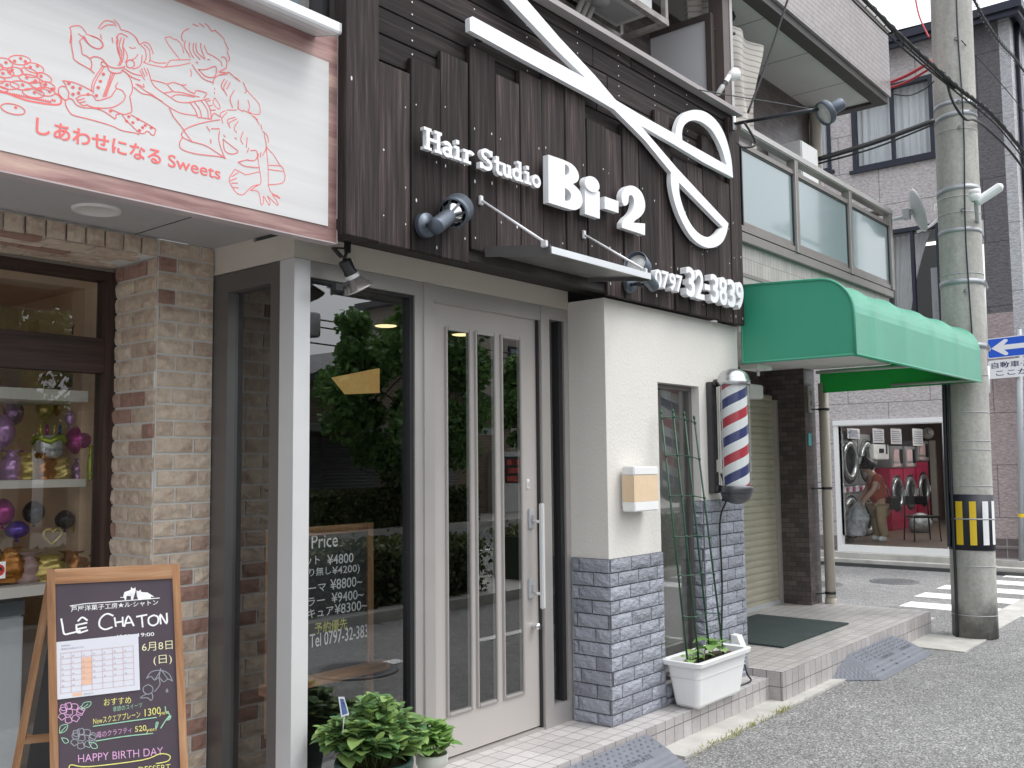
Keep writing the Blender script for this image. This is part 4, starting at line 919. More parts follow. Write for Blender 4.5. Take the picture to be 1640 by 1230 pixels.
for k, (x, y, w_, h, m_, nm) in enumerate(((20,768,.1,.13,LIL,'lilac tied bag of sweets left of the cake balloon'),(44,768,.09,.12,GOLD,'gold tied bag of sweets directly left of the cake balloon'),(100,768,.08,.1,GOLD,'small gold tied bag between the cake balloon and the magenta one'),(146,768,.05,.16,LIM,'slim lime tied bag against the right end of the middle shelf'),(18,932,.1,.15,ORA,'orange tied bag beside the window sticker'),(80,932,.13,.12,GOLD,'golden brown tied bag under the heart outline'),(146,932,.08,.13,ORA,'rust orange tied bag at the window post on the lower ledge'),(40,636,.09,.0,LIL,'lilac'))):
    if h: bag(nm, x, y, 4.47-.02*(k % 2), w_, h, m_)
q = SB(98, 652, 4.7); balloon('foil_balloon', 'small orange foil balloon hanging under the top shelf', *q, .04, ORA, 1.3)
q = SB(72, 655, 4.7); balloon('foil_balloon', 'small gold foil balloon hanging under the top shelf', *q, .04, GOLD, 1.3)
q = SB(22, 660, 4.75); balloon('foil_balloon', 'lilac foil balloon hanging under the top shelf at the left', *q, .045, LIL, 1.4)
q = SB(150, 690, 4.6); balloon('foil_balloon', 'lime green foil balloon squeezed against the window post', *q, .045, LIM, 2.2)
def carton(label, x0, x1, y0, y1, mat, v=4.55):
    a = at(x0, y1, 'y', v); b = at(x1, y0, 'y', v); t = thing('cake_box', label, 'box', ((a.x+b.x)/2, v, a.z), 'boxes stored behind the show window'); g = MB(); g.box(a.x, b.x, v, v+.12, a.z, b.z, .004); g.build('carton', mat, t)
    g = MB(); g.box(a.x-.003, b.x+.003, v-.004, v+.03, b.z-.012, b.z+.003); g.build('lid', mat, t)
carton('tan cake box on the transom ledge', 62, 116, 519, 533, M('kraft', (.5,.33,.18), .7)); carton('dark blue glossy box on the transom ledge beside the tan one', 118, 146, 523, 537, BLU)
carton('wooden toned box on the top shelf', 85, 112, 598, 618, M('kraft_dark', (.3,.17,.09), .7)); carton('dark green packet on the top shelf near the window post', 112, 142, 602, 620, M('dark_green_packet', (.03,.06,.04), .4)); carton('pink packet on the top shelf at the left edge', 2, 36, 594, 618, M('pink_packet', (.45,.3,.27), .6))
# sticker on the glass
st_ = thing('window_sticker', 'small white no photography sticker on the show window', 'sticker', at(5, 912, 'y', YW2))
a, b = at(-14, 928, 'y', YW2), at(9, 899, 'y', YW2); g = MB(); g.box(a.x, b.x, YW2-.002, YW2+.0, a.z, b.z); g.build('backing', WHITEPL, st_)
cx_, cz_, r_ = (a.x+b.x)/2, (a.z+b.z)/2, (b.x-a.x)*.36; g = MB(); ribbon(g, [(cx_+r_*math.cos(k*.3142), YW2-.003, cz_+r_*math.sin(k*.3142)) for k in range(20)], .009, (0,-1,0), closed=True); ribbon(g, [(cx_-r_*.7, YW2-.003, cz_+r_*.7), (cx_+r_*.7, YW2-.003, cz_-r_*.7)], .008, (0,-1,0), .0005); g.build('prohibition_ring', M('red_print', (.6,.03,.03), .5), st_)
g = MB(); g.box(cx_-.02, cx_+.02, YW2-.0026, YW2-.002, cz_-.014, cz_+.014); g.build('camera_symbol', BLACK, st_)
# refrigerated case inside the window
fz = thing('display_freezer', 'pale grey chest freezer with louvred vent behind the show window', 'freezer', (1.4, 4.6, ZL))
zt0 = at(30, 985, 'y', 4.42)[2]
g = MB(); g.box(.5, 1.95, 4.42, 4.95, ZL+.02, zt0, .01); g.build('cabinet', M('freezer_grey', (.5,.53,.56), .4, var=.04), fz)
g = MB(); g.add([(.5,4.42,zt0),(1.95,4.42,zt0),(1.95,4.95,zt0+.2),(.5,4.95,zt0+.2),(.5,4.42,zt0+.06),(1.95,4.42,zt0+.06),(1.95,4.95,zt0+.26),(.5,4.95,zt0+.26)], [(0,3,2,1),(4,5,6,7),(0,1,5,4),(1,2,6,5),(2,3,7,6),(3,0,4,7)]); g.build('lid', M('freezer_lid', (.16,.18,.2), .15), fz)
g = MB(); zv = at(20, 1162, 'y', 4.42)[2]
for k in range(14):
    for (u0, u1) in ((.9, 1.36), (1.39, 1.56)): g.box(u0, u1, 4.412, 4.4195, zv-.022*k-.01, zv-.022*k)
g.build('vent_slot', M('vent_blue', (.03,.04,.09), .5), fz)

# ---------------------------------------------------------------- shop sign with line drawing
sw = thing('sweets_sign', 'long white shop sign with coral line drawing of children and cookies in a wood-print border', 'sign', (1.4, 3.05, 2.5))
sx0, sx1, sz0_, sz1_ = -.6, 2.535, 2.505, 3.42
g = MB(); g.box(sx0, sx1, YS, YS+.05, sz0_, sz1_); g.build('border', WOODPRINT, sw)
g = MB(); g.box(sx0, sx1+.003, YS-.003, YS+.05, sz0_-.005, sz0_); g.box(sx1, sx1+.004, YS-.003, YS+.05, sz0_-.005, sz1_); g.build('edge_trim', M('sign_edge', (.42,.36,.36), .5), sw)
g = MB(); g.box(sx0, 2.488, YS-.004, YS-.001, 2.566, 3.252); g.build('panel', SIGNW, sw)
yp = YS-.0046
A_ = lambda pts: [at(x/6.15, 60+y/6.15, 'y', yp) for x, y in pts]
B_ = lambda pts: [at(210+x/3.844, 20+y/3.844, 'y', yp) for x, y in pts]
C_ = lambda pts: [at(x/2.982, y/2.982, 'y', yp) for x, y in pts]
g = MB(); LW = .0031
def ell(cx, cy, rx, ry, rot, n=20, a0=0, a1=360):
    r = math.radians(rot); return [(cx+rx*math.cos(a)*math.cos(r)-ry*math.sin(a)*math.sin(r), cy+rx*math.cos(a)*math.sin(r)+ry*math.sin(a)*math.cos(r)) for a in [math.radians(a0+(a1-a0)*k/n) for k in range(n+1)]]
def stroke(P, closed=False, w=LW): ribbon(g, smooth(P, 4, closed), w, (0,-1,0), .0, closed)
for e in ((195,222,108,46,5),(335,300,100,46,16),(45,250,85,46,15),(150,335,78,42,10),(290,345,88,40,20),(40,355,100,40,5),(435,392,82,36,26),(290,405,105,40,12),(80,470,110,38,8),(210,472,110,42,10),(470,478,78,38,22),(370,470,75,30,15),(330,548,108,42,10),(450,532,92,42,10),(-60,300,90,45,-8),(-60,420,110,42,0),(-110,350,90,42,-10),(-40,505,120,30,6)): stroke(A_(ell(*e)[:-1]), True)
for e in ((128,705,122,48,14),): stroke(A_(ell(*e)[:-1]), True)
for x, y in ((145,232),(250,235),(205,205),(60,245),(120,318),(30,352),(370,280),(300,290),(405,380),(265,395),(70,465),(225,465),(350,425),(450,460),(490,530),(400,525),(340,540),(520,505),(155,690),(95,345)): stroke(A_(ell(x, y, 9, 6, 30, 8)[:-1]), True, .005)
for P in ([(-250,470),(-120,500),(0,525),(100,560),(250,615),(400,645),(520,660),(590,655),(605,612),(580,570),(540,550)],): stroke(A_(P), False, .006)
for k in range(26): x = -20+k*22; y = 540+x*.2-(0 if k < 24 else 20); stroke(A_([(x, y), (x+9, y-14), (x+14, y+4)]), False, .003)
girl = [[(705,-20),(705,80),(720,160),(740,225),(890,315),(905,330),(930,350)],[(785,40),(800,90),(812,160),(850,180),(885,205)],[(820,-5),(850,40),(900,85),(960,110),(1005,100),(1015,70),(990,30),(950,0),(900,-20)],[(885,205),(900,235),(905,270),(895,315)],[(885,205),(930,188),(980,198),(1025,225)],[(1000,245),(1025,235),(1060,275),(1030,285),(1000,270),(1000,245)],[(1060,285),(1080,330),(1130,350),(1190,345),(1205,315)],[(1020,235),(1070,280),(1120,298),(1180,300),(1230,285)],[(1160,0),(1150,60),(1185,170)],[(1195,0),(1175,80),(1200,150),(1190,220),(1165,275)],[(1225,10),(1210,80),(1220,160),(1205,230),(1180,275)],[(1215,95),(1250,160),(1255,210),(1235,245)],[(1360,165),(1330,205),(1290,220)],[(1275,95),(1305,108),(1335,100)],[(1330,-10),(1375,70)],[(1400,175),(1395,240),(1370,290),(1310,310)],[(1380,70),(1430,45),(1480,80),(1510,160)],[(1390,80),(1430,120),(1440,200),(1420,245)],[(1420,70),(1470,120),(1480,200),(1470,240)],[(1010,285),(950,370),(910,450),(900,530)],[(1030,285),(960,400),(925,480),(920,550)],[(1095,350),(1060,460),(1015,585)],[(1112,352),(1070,470),(1030,583)],[(1130,355),(1080,480),(1045,580)],[(1205,315),(1270,380),(1300,450),(1305,520),(1280,580)],[(1160,445),(1140,480),(1150,500),(1200,520),(1230,560),(1235,580)],[(1145,505),(1110,560),(1085,585),(960,620),(915,570),(870,565),(800,570),(750,600)],[(1235,585),(1210,630),(1130,680),(1050,695),(930,690),(860,665)],[(750,600),(770,615),(830,600)],[(765,620),(780,640),(840,630)],[(790,650),(820,670),(860,660)],[(620,425),(720,440),(820,480),(915,530)],[(620,425),(650,470),(655,500),(680,540),(675,590),(720,615),(750,660),(820,690),(900,695),(985,710),(1060,750),(1135,800),(1145,760),(1180,755)],[(650,485),(610,480),(580,500),(580,550),(610,590),(645,615),(680,600)],[(645,620),(650,670),(690,740),(740,770),(900,810),(1100,870),(1200,915),(1330,940),(1370,955)],[(1280,580),(1290,640),(1300,720),(1270,745),(1210,755),(1100,710)],[(1205,760),(1240,810),(1300,870),(1370,935),(1420,945),(1440,925),(1470,930),(1490,955),(1520,960),(1530,920),(1530,900),(1450,850),(1360,800),(1290,760)],[(1100,710),(1085,740)],[(1220,300),(1300,350),(1390,375)],[(1210,320),(1300,390),(1380,420)],[(1320,490),(1400,550),(1490,570),(1599,630)]]
for P in girl: stroke(A_(P))
stroke(A_(ell(1285,260,40,40,0)[:-1]), True)
for x, y in ((1020,360),(990,430),(968,492),(950,572),(680,450),(720,490),(790,500),(720,558),(775,545),(870,560),(970,700),(1090,722),(1270,780),(1310,838),(1430,866),(1405,888),(1360,805),(1490,890),(1375,915),(1250,825)): stroke(A_(ell(x, y, 8, 6, 20, 8)[:-1]), True, .006)
# top of the girl (crop from the photo's corner)
for P in ([(335,205),(340,150),(335,130),(375,122),(400,140),(415,165)],[(375,160),(395,180),(380,195)],[(400,170),(430,215),(470,232),(492,215),(480,190),(445,175),(420,165)],[(470,135),(500,100),(540,105),(555,125)],[(480,140),(510,120),(545,120)],[(545,95),(565,115),(575,135)],[(575,140),(620,155),(650,180),(665,210)],[(555,180),(575,160),(610,175)],[(565,190),(560,230),(580,290)],[(480,165),(485,185)],[(535,180),(540,205)]): stroke(C_(P))
boys = [[(355,100),(325,115),(310,150),(320,175)],[(335,175),(328,210),(350,250),(365,275)],[(360,185),(360,230),(385,280)],[(385,190),(385,240),(425,290)],[(400,190),(405,240),(450,285)],[(430,190),(430,220),(455,285)],[(450,205),(470,250),(500,265),(550,300),(560,330)],[(380,72),(410,85)],[(420,67),(450,90)],[(455,68),(480,90),(495,115),(520,108)],[(520,112),(560,150),(575,170)],[(575,180),(600,230)],[(590,240),(605,280),(600,300)],[(555,275),(575,275),(590,300),(585,340),(570,350),(550,360)],[(375,320),(410,370),(450,410),(500,430)],[(415,350),(460,350),(520,332),(522,380),(500,400),(455,390),(415,350)],[(400,310),(405,303),(410,312)],[(470,290),(485,290)],[(210,155),(240,150),(265,165),(285,170),(310,200),(325,250)],[(210,155),(225,190),(270,250),(300,290)],[(365,290),(290,292),(240,297),(210,335),(165,330),(115,320),(75,305)],[(365,310),(300,325),(210,335)],[(120,295),(160,310),(215,310)],[(365,350),(372,375),(368,395)],
 [(55,355),(75,400),(85,415)],[(65,345),(85,395)],[(80,340),(100,385)],[(100,345),(115,385),(120,410)],[(35,440),(60,450),(80,460),(75,440)],[(120,410),(150,460),(240,520),(290,550),(355,555)],[(30,440),(100,490),(130,505),(240,585),(310,620),(405,635)],[(125,415),(190,430),(225,440),(260,430),(310,445),(340,445)],[(220,440),(260,485),(300,490),(360,505),(420,520)],[(205,495),(260,485)],[(250,520),(290,505),(390,520)],[(310,445),(350,480),(390,500)],[(360,550),(395,600),(410,645)],[(385,545),(425,600),(432,648)],[(430,540),(470,600),(475,655)],[(455,535),(485,590),(495,655)],[(355,555),(480,530)],[(410,645),(495,655)],[(390,500),(405,480),(450,490),(465,500),(450,525)],[(490,540),(470,545)],[(500,570),(480,575)],[(520,600),(490,600)],[(545,640),(510,620),(495,650)],
 [(505,440),(510,410),(540,385),(575,375)],[(545,385),(590,380)],[(575,410),(555,450),(570,480)],[(590,420),(570,465),(590,510)],[(610,430),(590,470)],[(635,480),(610,530),(625,585)],[(660,540),(660,590)],[(540,365),(600,372)],[(600,365),(650,410)],[(645,400),(670,425)],[(690,430),(710,480),(700,495)],[(715,480),(750,520),(785,560),(795,600),(790,625),(750,625),(720,605)],[(720,540),(730,580),(720,605)],[(515,525),(545,570),(545,595),(520,580),(505,550),(515,525)],[(515,465),(516,475)],[(513,490),(514,500)],
 [(555,650),(550,620),(580,605)],[(565,680),(560,650),(590,615)],[(600,690),(595,660),(640,645)],[(610,710),(605,680),(650,655)],[(660,670),(635,710),(650,740)],[(690,735),(675,780),(690,810)],[(715,770),(710,830)],[(590,600),(650,600)],[(655,590),(690,610)],[(690,600),(740,625)],[(745,635),(780,660)],[(760,640),(790,690)],[(800,690),(805,720)],[(810,730),(840,760),(845,800)],[(820,750),(835,830),(830,850)],[(785,870),(778,900)],[(800,860),(795,890)],[(830,840),(810,880)],[(545,730),(540,780),(555,840),(580,900)],[(567,780),(610,815),(655,850),(650,865),(610,870),(575,845),(567,780)],[(570,755),(580,765)],[(640,770),(650,780)],[(735,850),(770,850),(778,885),(760,910),(720,910)],[(715,860),(725,835)],[(310,745),(340,715),(400,690),(480,670),(545,660)],[(310,745),(320,770),(375,795)],[(330,735),(375,795)],[(320,765),(300,800),(310,840),(400,870),(530,885),(580,895)],[(375,795),(460,820),(540,870),(580,895)],[(235,585),(260,640),(300,690),(330,730)],[(465,700),(485,730)],[(490,780),(492,805)],[(495,715),(545,715)],
 [(660,920),(700,945),(785,955)],[(660,920),(720,905)],[(780,890),(790,960),(800,1045),(770,1070),(735,1095)],[(830,830),(840,900),(845,1000),(845,1065)],[(735,1095),(785,1105),(800,1180),(815,1170),(815,1130),(850,1185),(855,1160),(840,1130),(900,1185),(900,1165),(870,1120),(915,1145),(905,1130),(865,1110),(845,1065)],[(640,965),(690,990),(710,998),(790,980)],[(640,965),(605,1020),(615,1060),(650,1110),(690,1120),(740,1075),(780,1060)],[(610,1035),(650,1020)],[(620,1050),(655,1050)],[(625,1075),(660,1080)],[(620,1010),(660,985)],[(840,835),(880,880),(910,930),(940,975),(845,965)],[(850,940),(920,945),(935,960)],[(940,975),(948,1010),(930,1050),(845,1060)]]
for P in boys: stroke(B_(P))
g.build('line_drawing', CORAL, sw)
g = MB()
q0 = at(57, 213, 'y', yp); q1 = at(258, 262, 'y', yp); hh = (at(90,198,'y',yp).z - at(90,222,'y',yp).z)
text(g, 'しあわせになる', (q0.x, yp-.0007, (q0.z+q1.z)/2-.004), (1,0,0), (0,0,1), (0,-1,0), width=q1.x-q0.x, height=hh*1.12, off=.018)
q0 = at(269, 266, 'y', yp); q1 = at(353, 288, 'y', yp); hh = at(272,247,'y',yp).z - at(272,267,'y',yp).z
g.build('lettering', CORAL, sw); g = MB(); text(g, 'Sweets', (q0.x, yp-.0007, (q0.z+q1.z)/2), (1,0,0), (0,0,1), (0,-1,0), width=q1.x-q0.x, height=hh, off=.006)
g.build('lettering', CORAL, sw)
# awning cassette above the sign
t = thing('awning_cassette', 'long closed white awning box above the sweets sign', 'awning', (1.2, 2.9, 3.35))
g = MB(); pr = [(3.018,3.338),(2.885,3.302),(2.862,3.302),(2.858,3.31),(2.858,3.345),(3.018,3.43)]
g.prism([[Vector((-.6, y, z)) for y, z in pr]], (3.01, 0, 0)); g.build('housing', M('awning_white', (.78,.79,.8), .35, .1, var=.02), t)
g = MB(); g.prism([[Vector((2.41, y, z)) for y, z in pr]], (.012, 0, 0)); g.build('end_cap', GREYP, t)
g = MB()
for k in range(2): g.add([(-.6,2.90+k*.05,3.3052+k*.0135),(2.40,2.90+k*.05,3.3052+k*.0135),(2.40,2.903+k*.05,3.306+k*.0135),(-.6,2.903+k*.05,3.306+k*.0135)], [(0,1,2,3)])
g.build('seam', GREYP, t)
# upper wall of the sweet shop's building
up = thing('upper_storey', 'dark clad upper storey with bronze window above the sweets sign', 'building', (1.2, 3.3, 3.4))
g = MB(); wl = at(478, 5, 'y', 3.2)[0]; wr = at(520, 5, 'y', 3.2)[0]
g.box(wr, 2.52, 3.1, 3.4, 3.42, 5.2); g.box(-.6, wr, 3.15, 3.4, 3.42, 3.47); g.box(-.6, wl-1.4, 3.1, 3.4, 3.42, 5.2); g.build('wall', M('dark_siding', (.045,.043,.045), .6), up)
g = MB(); g.box(wr-.05, wr, 3.12, 3.25, 3.47, 5.2); g.box(wl-1.4, wr-.05, 3.12, 3.25, 3.47, 3.50); g.box(wr-.13, wr-.1, 3.18, 3.22, 3.5, 5.2); f_ = g.build('window_frame', FRAMEL, up)
g = MB(); g.quad((wl-1.4,3.21,3.5),(wr-.05,3.21,3.5),(wr-.05,3.21,5.2),(wl-1.4,3.21,5.2)); g.build('pane', FROST, f_)

# ---------------------------------------------------------------- A-frame chalkboard
TLp, TRp = Vector((1.572,3.402,1.25)), Vector((1.947,3.182,1.25)); dA = (TRp-TLp).normalized(); nA = Vector((dA.y,-dA.x,0)); 
af = thing('chalkboard_stand', 'oak framed folding chalkboard with chalk lettering and a paper calendar by the brick pier', 'chalkboard', ((TLp+TRp)/2).to_tuple()[:2] + (ZL,))
Hb = 1.10; bot = (nA*.16 + dA*.062 + Vector((0,0,-Hb))); vA = -bot.normalized(); nF = dA.cross(vA); nF = -nF if nF.dot(nA) < 0 else nF
WB = (TRp-TLp).length
def BP(u, v, off=0): return TLp + dA*u + vA*(-v) + nF*off       # u across, v down the board
def onb(px_, py_, off=.0):
    d = R3 @ Vector((px_-820, 615-py_, -FPX)); p0 = TLp + nF*off; return EYE + d*((p0-EYE).dot(nF)/d.dot(nF))
Lb = bot.length
def bbar(g, u0, u1, v0, v1, o0, o1): 
    c = BP((u0+u1)/2, (v0+v1)/2, (o0+o1)/2); g.obox(c, dA*(u1-u0)/2, vA*(v1-v0)/2, nF*(o1-o0)/2)
fw = .026
g = MB(); bbar(g, 0, fw, -.0, Lb, -.02, .004); g.build('frame_post', OAK, af)
g = MB(); bbar(g, WB-fw, WB, 0, Lb, -.02, .004); g.build('frame_post', OAK, af)
g = MB(); bbar(g, fw, WB-fw, 0, .052, -.018, .003); g.build('frame_rail', OAKH, af)
g = MB(); bbar(g, fw, WB-fw, Lb-.16, Lb-.1, -.018, .003); g.build('frame_rail', OAKH, af)
g = MB(); bbar(g, fw, WB-fw, .052, Lb-.16, -.012, -.003); g.build('board', BOARDP, af)
bk = -nA*.42
for u in (.0, WB-fw):
    g = MB(); p0 = TLp+dA*(u+fw/2)+nF*(-.03)+Vector((0,0,-.02)); p1 = p0 + Vector((.02,.40,-Hb+.02)); g.bar(p0, p1, fw, .022, up=nA); g.build('rear_leg', OAK, af)
g = MB(); a = TLp+nF*-.03+Vector((.01,.225,-.62)); g.bar(a+dA*fw, a+dA*(WB-fw), .02, .03); g.build('rear_rail', OAKH, af)
g = MB(); a0 = TLp+nF*-.04+(-nA*.02)+Vector((0,0,-.1)); a1 = a0+Vector((.02,.3,-.85)); g.add([a0+dA*fw, a0+dA*(WB-fw), a1+dA*(WB-fw), a1+dA*fw], [(0,1,2,3)]); g.build('rear_board', BLACK, af)
K = lambda pts: [onb(x/3.514, 880+y/3.514, -.0022) for x, y in pts]
def chalkmesh(name, mat, strokes, w=.0035, sm=True):
    g = MB()
    for s_ in strokes: ribbon(g, smooth(K(s_), 4) if sm and len(s_) > 2 else K(s_), w, nF)
    return g.build(name, mat, af)
def ktext(g, s, x0, yb, x1, hpx, off=0, yb1=None):
    a, b = K([(x0, yb), (x1, yb1 if yb1 is not None else yb)]); u = (b-a); 
    text(g, s, a, u, vA, nF, width=u.length, height=hpx/3.514*.0017, off=off)
title = [[(345,392),(352,430),(362,475),(395,472),(450,458)],[(430,425),(438,468),(492,455)],[(432,425),(488,413)],[(436,448),(485,438)],[(440,402),(463,382),(490,398)],[(635,372),(600,362),(565,390),(560,430),(590,450),(630,438)],[(645,385),(652,432)],[(690,382),(692,430)],[(648,412),(690,405)],[(700,432),(722,375),(752,428)],[(708,415),(742,410)],[(770,378),(825,368)],[(797,373),(803,435)],[(865,370),(838,385),(838,415),(862,428),(888,412),(888,380),(865,370)],[(905,418),(902,365),(938,418),(938,360)]]
chalkmesh('chalk_title', CH_W, title, .0058)
g = MB(); ktext(g, '芦屋洋菓子工房★ル·シャトン', 400, 352, 890, 40, .006, 312); ktext(g, '19:00', 778, 492, 868, 26, .008, 486); ktext(g, '10:00～', 660, 500, 770, 24, .008, 494); g.build('chalk_caption', CH_W, af)
cats = [[(677,268),(693,268),(700,240),(735,228),(738,210),(746,220),(756,218),(762,212),(764,232),(748,285),(738,286),(736,262),(712,262),(710,285),(702,285),(698,272),(678,272)],[(768,230),(780,236),(790,226),(796,240),(830,242),(862,262),(868,268),(850,264),(848,280),(780,284),(770,262)]]
g = MB()
for c in cats: g.prism([K(c)], nF*.0006)
ribbon(g, K([(395,318),(480,305),(690,290),(897,273)]), .003, nF); g.build('cat_logo', CH_W, af)
g = MB(); ktext(g, '6月8日', 800, 575, 972, 62, -.004, 560); ktext(g, '(日)', 865, 655, 968, 70, -.006, 645); g.build('chalk_date', M('pale_yellow_chalk', (.75,.72,.45), .85, var=.15), af)
g = MB(); ktext(g, 'おすすめ', 585, 880, 738, 48, .002, 866); g.build('chalk_heading', CH_Y, af); g = MB(); ktext(g, 'Newスクエアプレーン', 525, 985, 790, 46, .0, 945); ktext(g, '1300', 815, 940, 905, 50, 0, 925); ktext(g, 'yen', 895, 940, 950, 26, 0, 930); g.build('chalk_offer', CH_Y, af); g = MB(); ktext(g, '520', 760, 1028, 824, 38, .002, 1018); ktext(g, 'yen', 822, 1035, 880, 26, 0, 1025); g.build('chalk_offer', CH_Y, af)
g = MB(); ktext(g, '季節のスイーツ', 636, 915, 800, 36, -.004, 888); g.build('chalk_offer', CH_G, af)
g = MB(); ktext(g, '苺のクラフティ', 545, 1062, 742, 42, -.002, 1030); g.build('chalk_offer', CH_P, af)
g = MB(); ktext(g, 'HAPPY BIRTH DAY', 440, 1200, 918, 52, -.006, 1155); g.build('chalk_greeting', CH_P, af)
g = MB(); ktext(g, 'DESSERT', 780, 1262, 960, 46, -.004, 1245); g.build('chalk_offer', CH_Y, af)
chalkmesh('chalk_underline', CH_G, [[(525,995),(700,970),(880,945)],[(540,1078),(700,1052),(860,1035)],[(930,885),(935,915),(955,930),(930,965),(905,1005)],[(940,960),(962,935),(955,955),(940,960)],[(875,1005),(880,975),(890,975),(880,1005)]])
chalkmesh('chalk_flourish', CH_Y, [[(390,1240),(400,1212),(500,1222),(800,1185),(900,1150),(955,1160),(945,1190),(880,1205)]])
fl = []
for cx, cy in ((385,880),(420,885),(355,905),(450,915),(390,915),(350,940),(425,950),(385,960),(455,905),(360,890)): fl.append([(cx+20*math.cos(a*.7+cx)*(1+.15*math.sin(a*2.8)), cy+18*math.sin(a*.7+cx)*(1+.15*math.sin(a*2.8))) for a in range(10)])
chalkmesh('chalk_flower', CH_P, fl, .0025)
chalkmesh('chalk_flower', CH_GR, [[(x+70, y+145) for x, y in f_] for f_ in fl], .003)
chalkmesh('chalk_leaf', CH_G, [[(455,900),(470,865),(512,858),(500,885),(455,900)],[(460,898),(495,870)],[(335,1035),(340,995),(380,985),(370,1020),(335,1035)],[(340,1030),(372,995)],[(345,1060),(365,1090),(385,1082),(375,1065),(345,1060)],[(500,1085),(520,1118),(548,1115),(535,1090),(500,1085)]], .0025)
chalkmesh('chalk_umbrella', CH_GR, [[(825,725),(850,690),(905,680),(950,700),(970,740)],[(825,725),(850,715),(870,735),(895,720),(920,745),(945,730),(970,740)],[(905,670),(895,720),(900,760),(870,800)],[(905,680),(870,735)],[(910,680),(945,730)],[(835,760),(808,775),(808,800),(832,815),(858,800),(858,775),(835,760)],[(820,815),(790,835),(830,835),(850,850),(860,830),(855,810)],[(940,785),(935,800),(945,800),(940,785)]], .0032)
t = thing('calendar_sheet', 'white paper calendar sheet taped to the oak framed chalkboard', 'paper', onb(155, 1065))
def sheet(pts, off, th=.0006): 
    P = [onb(x/3.514, 880+y/3.514, off) for x, y in pts]; g = MB(); g.prism([P], nF*th); return g
sheet([(314,522),(778,474),(788,790),(314,846)], .0).build('paper', PAPER, t)
def CALP(u, v, off=.0009):   # u,v in 0..1 on the sheet
    a = (314+(778-314)*u, 522+(474-522)*u); b = (314+(788-314)*u, 846+(790-846)*u); x = a[0]+(b[0]-a[0])*v; y = a[1]+(b[1]-a[1])*v; return onb(x/3.514, 880+y/3.514, off)
g = MB()
for k in range(8): ribbon(g, [CALP(.06+.125*k, .2), CALP(.06+.125*k, .9)], .0011, nF)
for k in range(8): ribbon(g, [CALP(.06, .2+.1*k), CALP(.935, .2+.1*k)], .0011, nF)
g.build('calendar_grid', INKR, t)
g = MB(); g.add([CALP(.31,.32,.0008), CALP(.435,.32,.0008), CALP(.435,.8,.0008), CALP(.31,.8,.0008)], [(0,1,2,3)]); g.add([CALP(.2,.92,.0008), CALP(.31,.92,.0008), CALP(.31,.98,.0008), CALP(.2,.98,.0008)], [(0,1,2,3)]); g.build('closed_days', INKP, t)
g = MB(); dd = 1
def ctext(s, u, v, h):
    a, b = CALP(u, v, .0014), CALP(u+.1, v, .0014); text(g, s, a, b-a, vA, nF, height=h)
for i, c in enumerate('日月火水木金土'): ctext(c, .075+.125*i, .285, .006)
for r in range(5):
    for c in range(7):
        if dd <= 30: ctext(str(dd), .075+.125*c, .385+.12*r*.85, .005); dd += 1
ctext('2025年6月', .065, .09, .006); ctext('定休日のお知らせです。', .065, .15, .0065); ctext('定休日です', .33, .975, .006); g.build('calendar_text', INKG, t)

# ---------------------------------------------------------------- potted plants by the window
def plant(name, label, c, rim, r, pot_mat, h, leafm, crown, nst, lsz, seed, spread):
    t = thing(name, label, 'potted plant', (c[0], c[1], ZL)); rb = random.Random(seed)
    g = MB(); g.lathe([(r*.72,0),(r*.76,.004),(r*.93,rim-.055-ZL),(r*.94,rim-.05-ZL),(r*1.04,rim-.045-ZL),(r*1.06,rim-.012-ZL),(r*1.03,rim-ZL),(r*.95,rim-.003-ZL),(r*.92,rim-.03-ZL)], (c[0],c[1],ZL), n=40); g.build('pot', pot_mat, t)
    g = MB(); g.grid(10, 10, lambda u, v: Vector((c[0]+r*.93*(2*u-1)*math.sqrt(1-.5*(2*v-1)**2), c[1]+r*.93*(2*v-1)*math.sqrt(1-.5*(2*u-1)**2), rim-.03+.012*noise.noise((u*6,v*6,seed))))); g.build('soil', SOIL, t)
    g = MB(); gs = MB()
    for i in range(nst):
        a = rb.uniform(0, 6.28); rr = math.sqrt(rb.random())*spread; k = rr/spread
        top = Vector((c[0]+rr*math.cos(a), c[1]+rr*math.sin(a), rim + h*(1-.55*k*k)*rb.uniform(.75,1.08))); base = Vector((c[0]+r*.5*k*math.cos(a), c[1]+r*.5*k*math.sin(a), rim-.03))
        mid = base.lerp(top, .5)+Vector((rb.gauss(0,.01), rb.gauss(0,.01), .02)); P = smooth([base, mid, top], 4); gs.tube(P, [.0032]*len(P), 5)
        dirv = (P[-1]-P[-2]).normalized()
        for j, f in enumerate((.42,.62,.8,.93,1.0)):
            p = P[min(len(P)-1, int(f*(len(P)-1)))]; th_ = rb.uniform(0, 6.28)
            for q in range(2 if f < .95 else 4):
                aa = th_+math.pi*q if f < .95 else th_+math.pi/2*q; s_ = lsz*(1.1-.45*f)*rb.uniform(.75,1.2)*(1 if f < .95 else .75)
                leaf(g, p, Vector((math.cos(aa), math.sin(aa), rb.uniform(.05,.7) if f < .95 else rb.uniform(.6,1.4))), (0,0,1), s_, s_*rb.uniform(.66,.82), rb.uniform(.1,.4), rb.uniform(.1,.5))
    g.build('foliage', leafm, t); gs.build('stem', leafmat('stem_'+name, (.12,.16,.05), (.16,.2,.06)), t); return t
q = at(612, 1206, 'z', .40)
pot1 = plant('hydrangea_pot', 'bushy hydrangea in a dark green pot beside the salon window', (q.x-.035, q.y+.01), .385, .155, M('dark_green_pot', (.015,.06,.045), .4, var=.05), .225, LEAFP, 0, 66, .112, 31, .215)
q3 = at(545, 1128, 'y', q.y-.10)
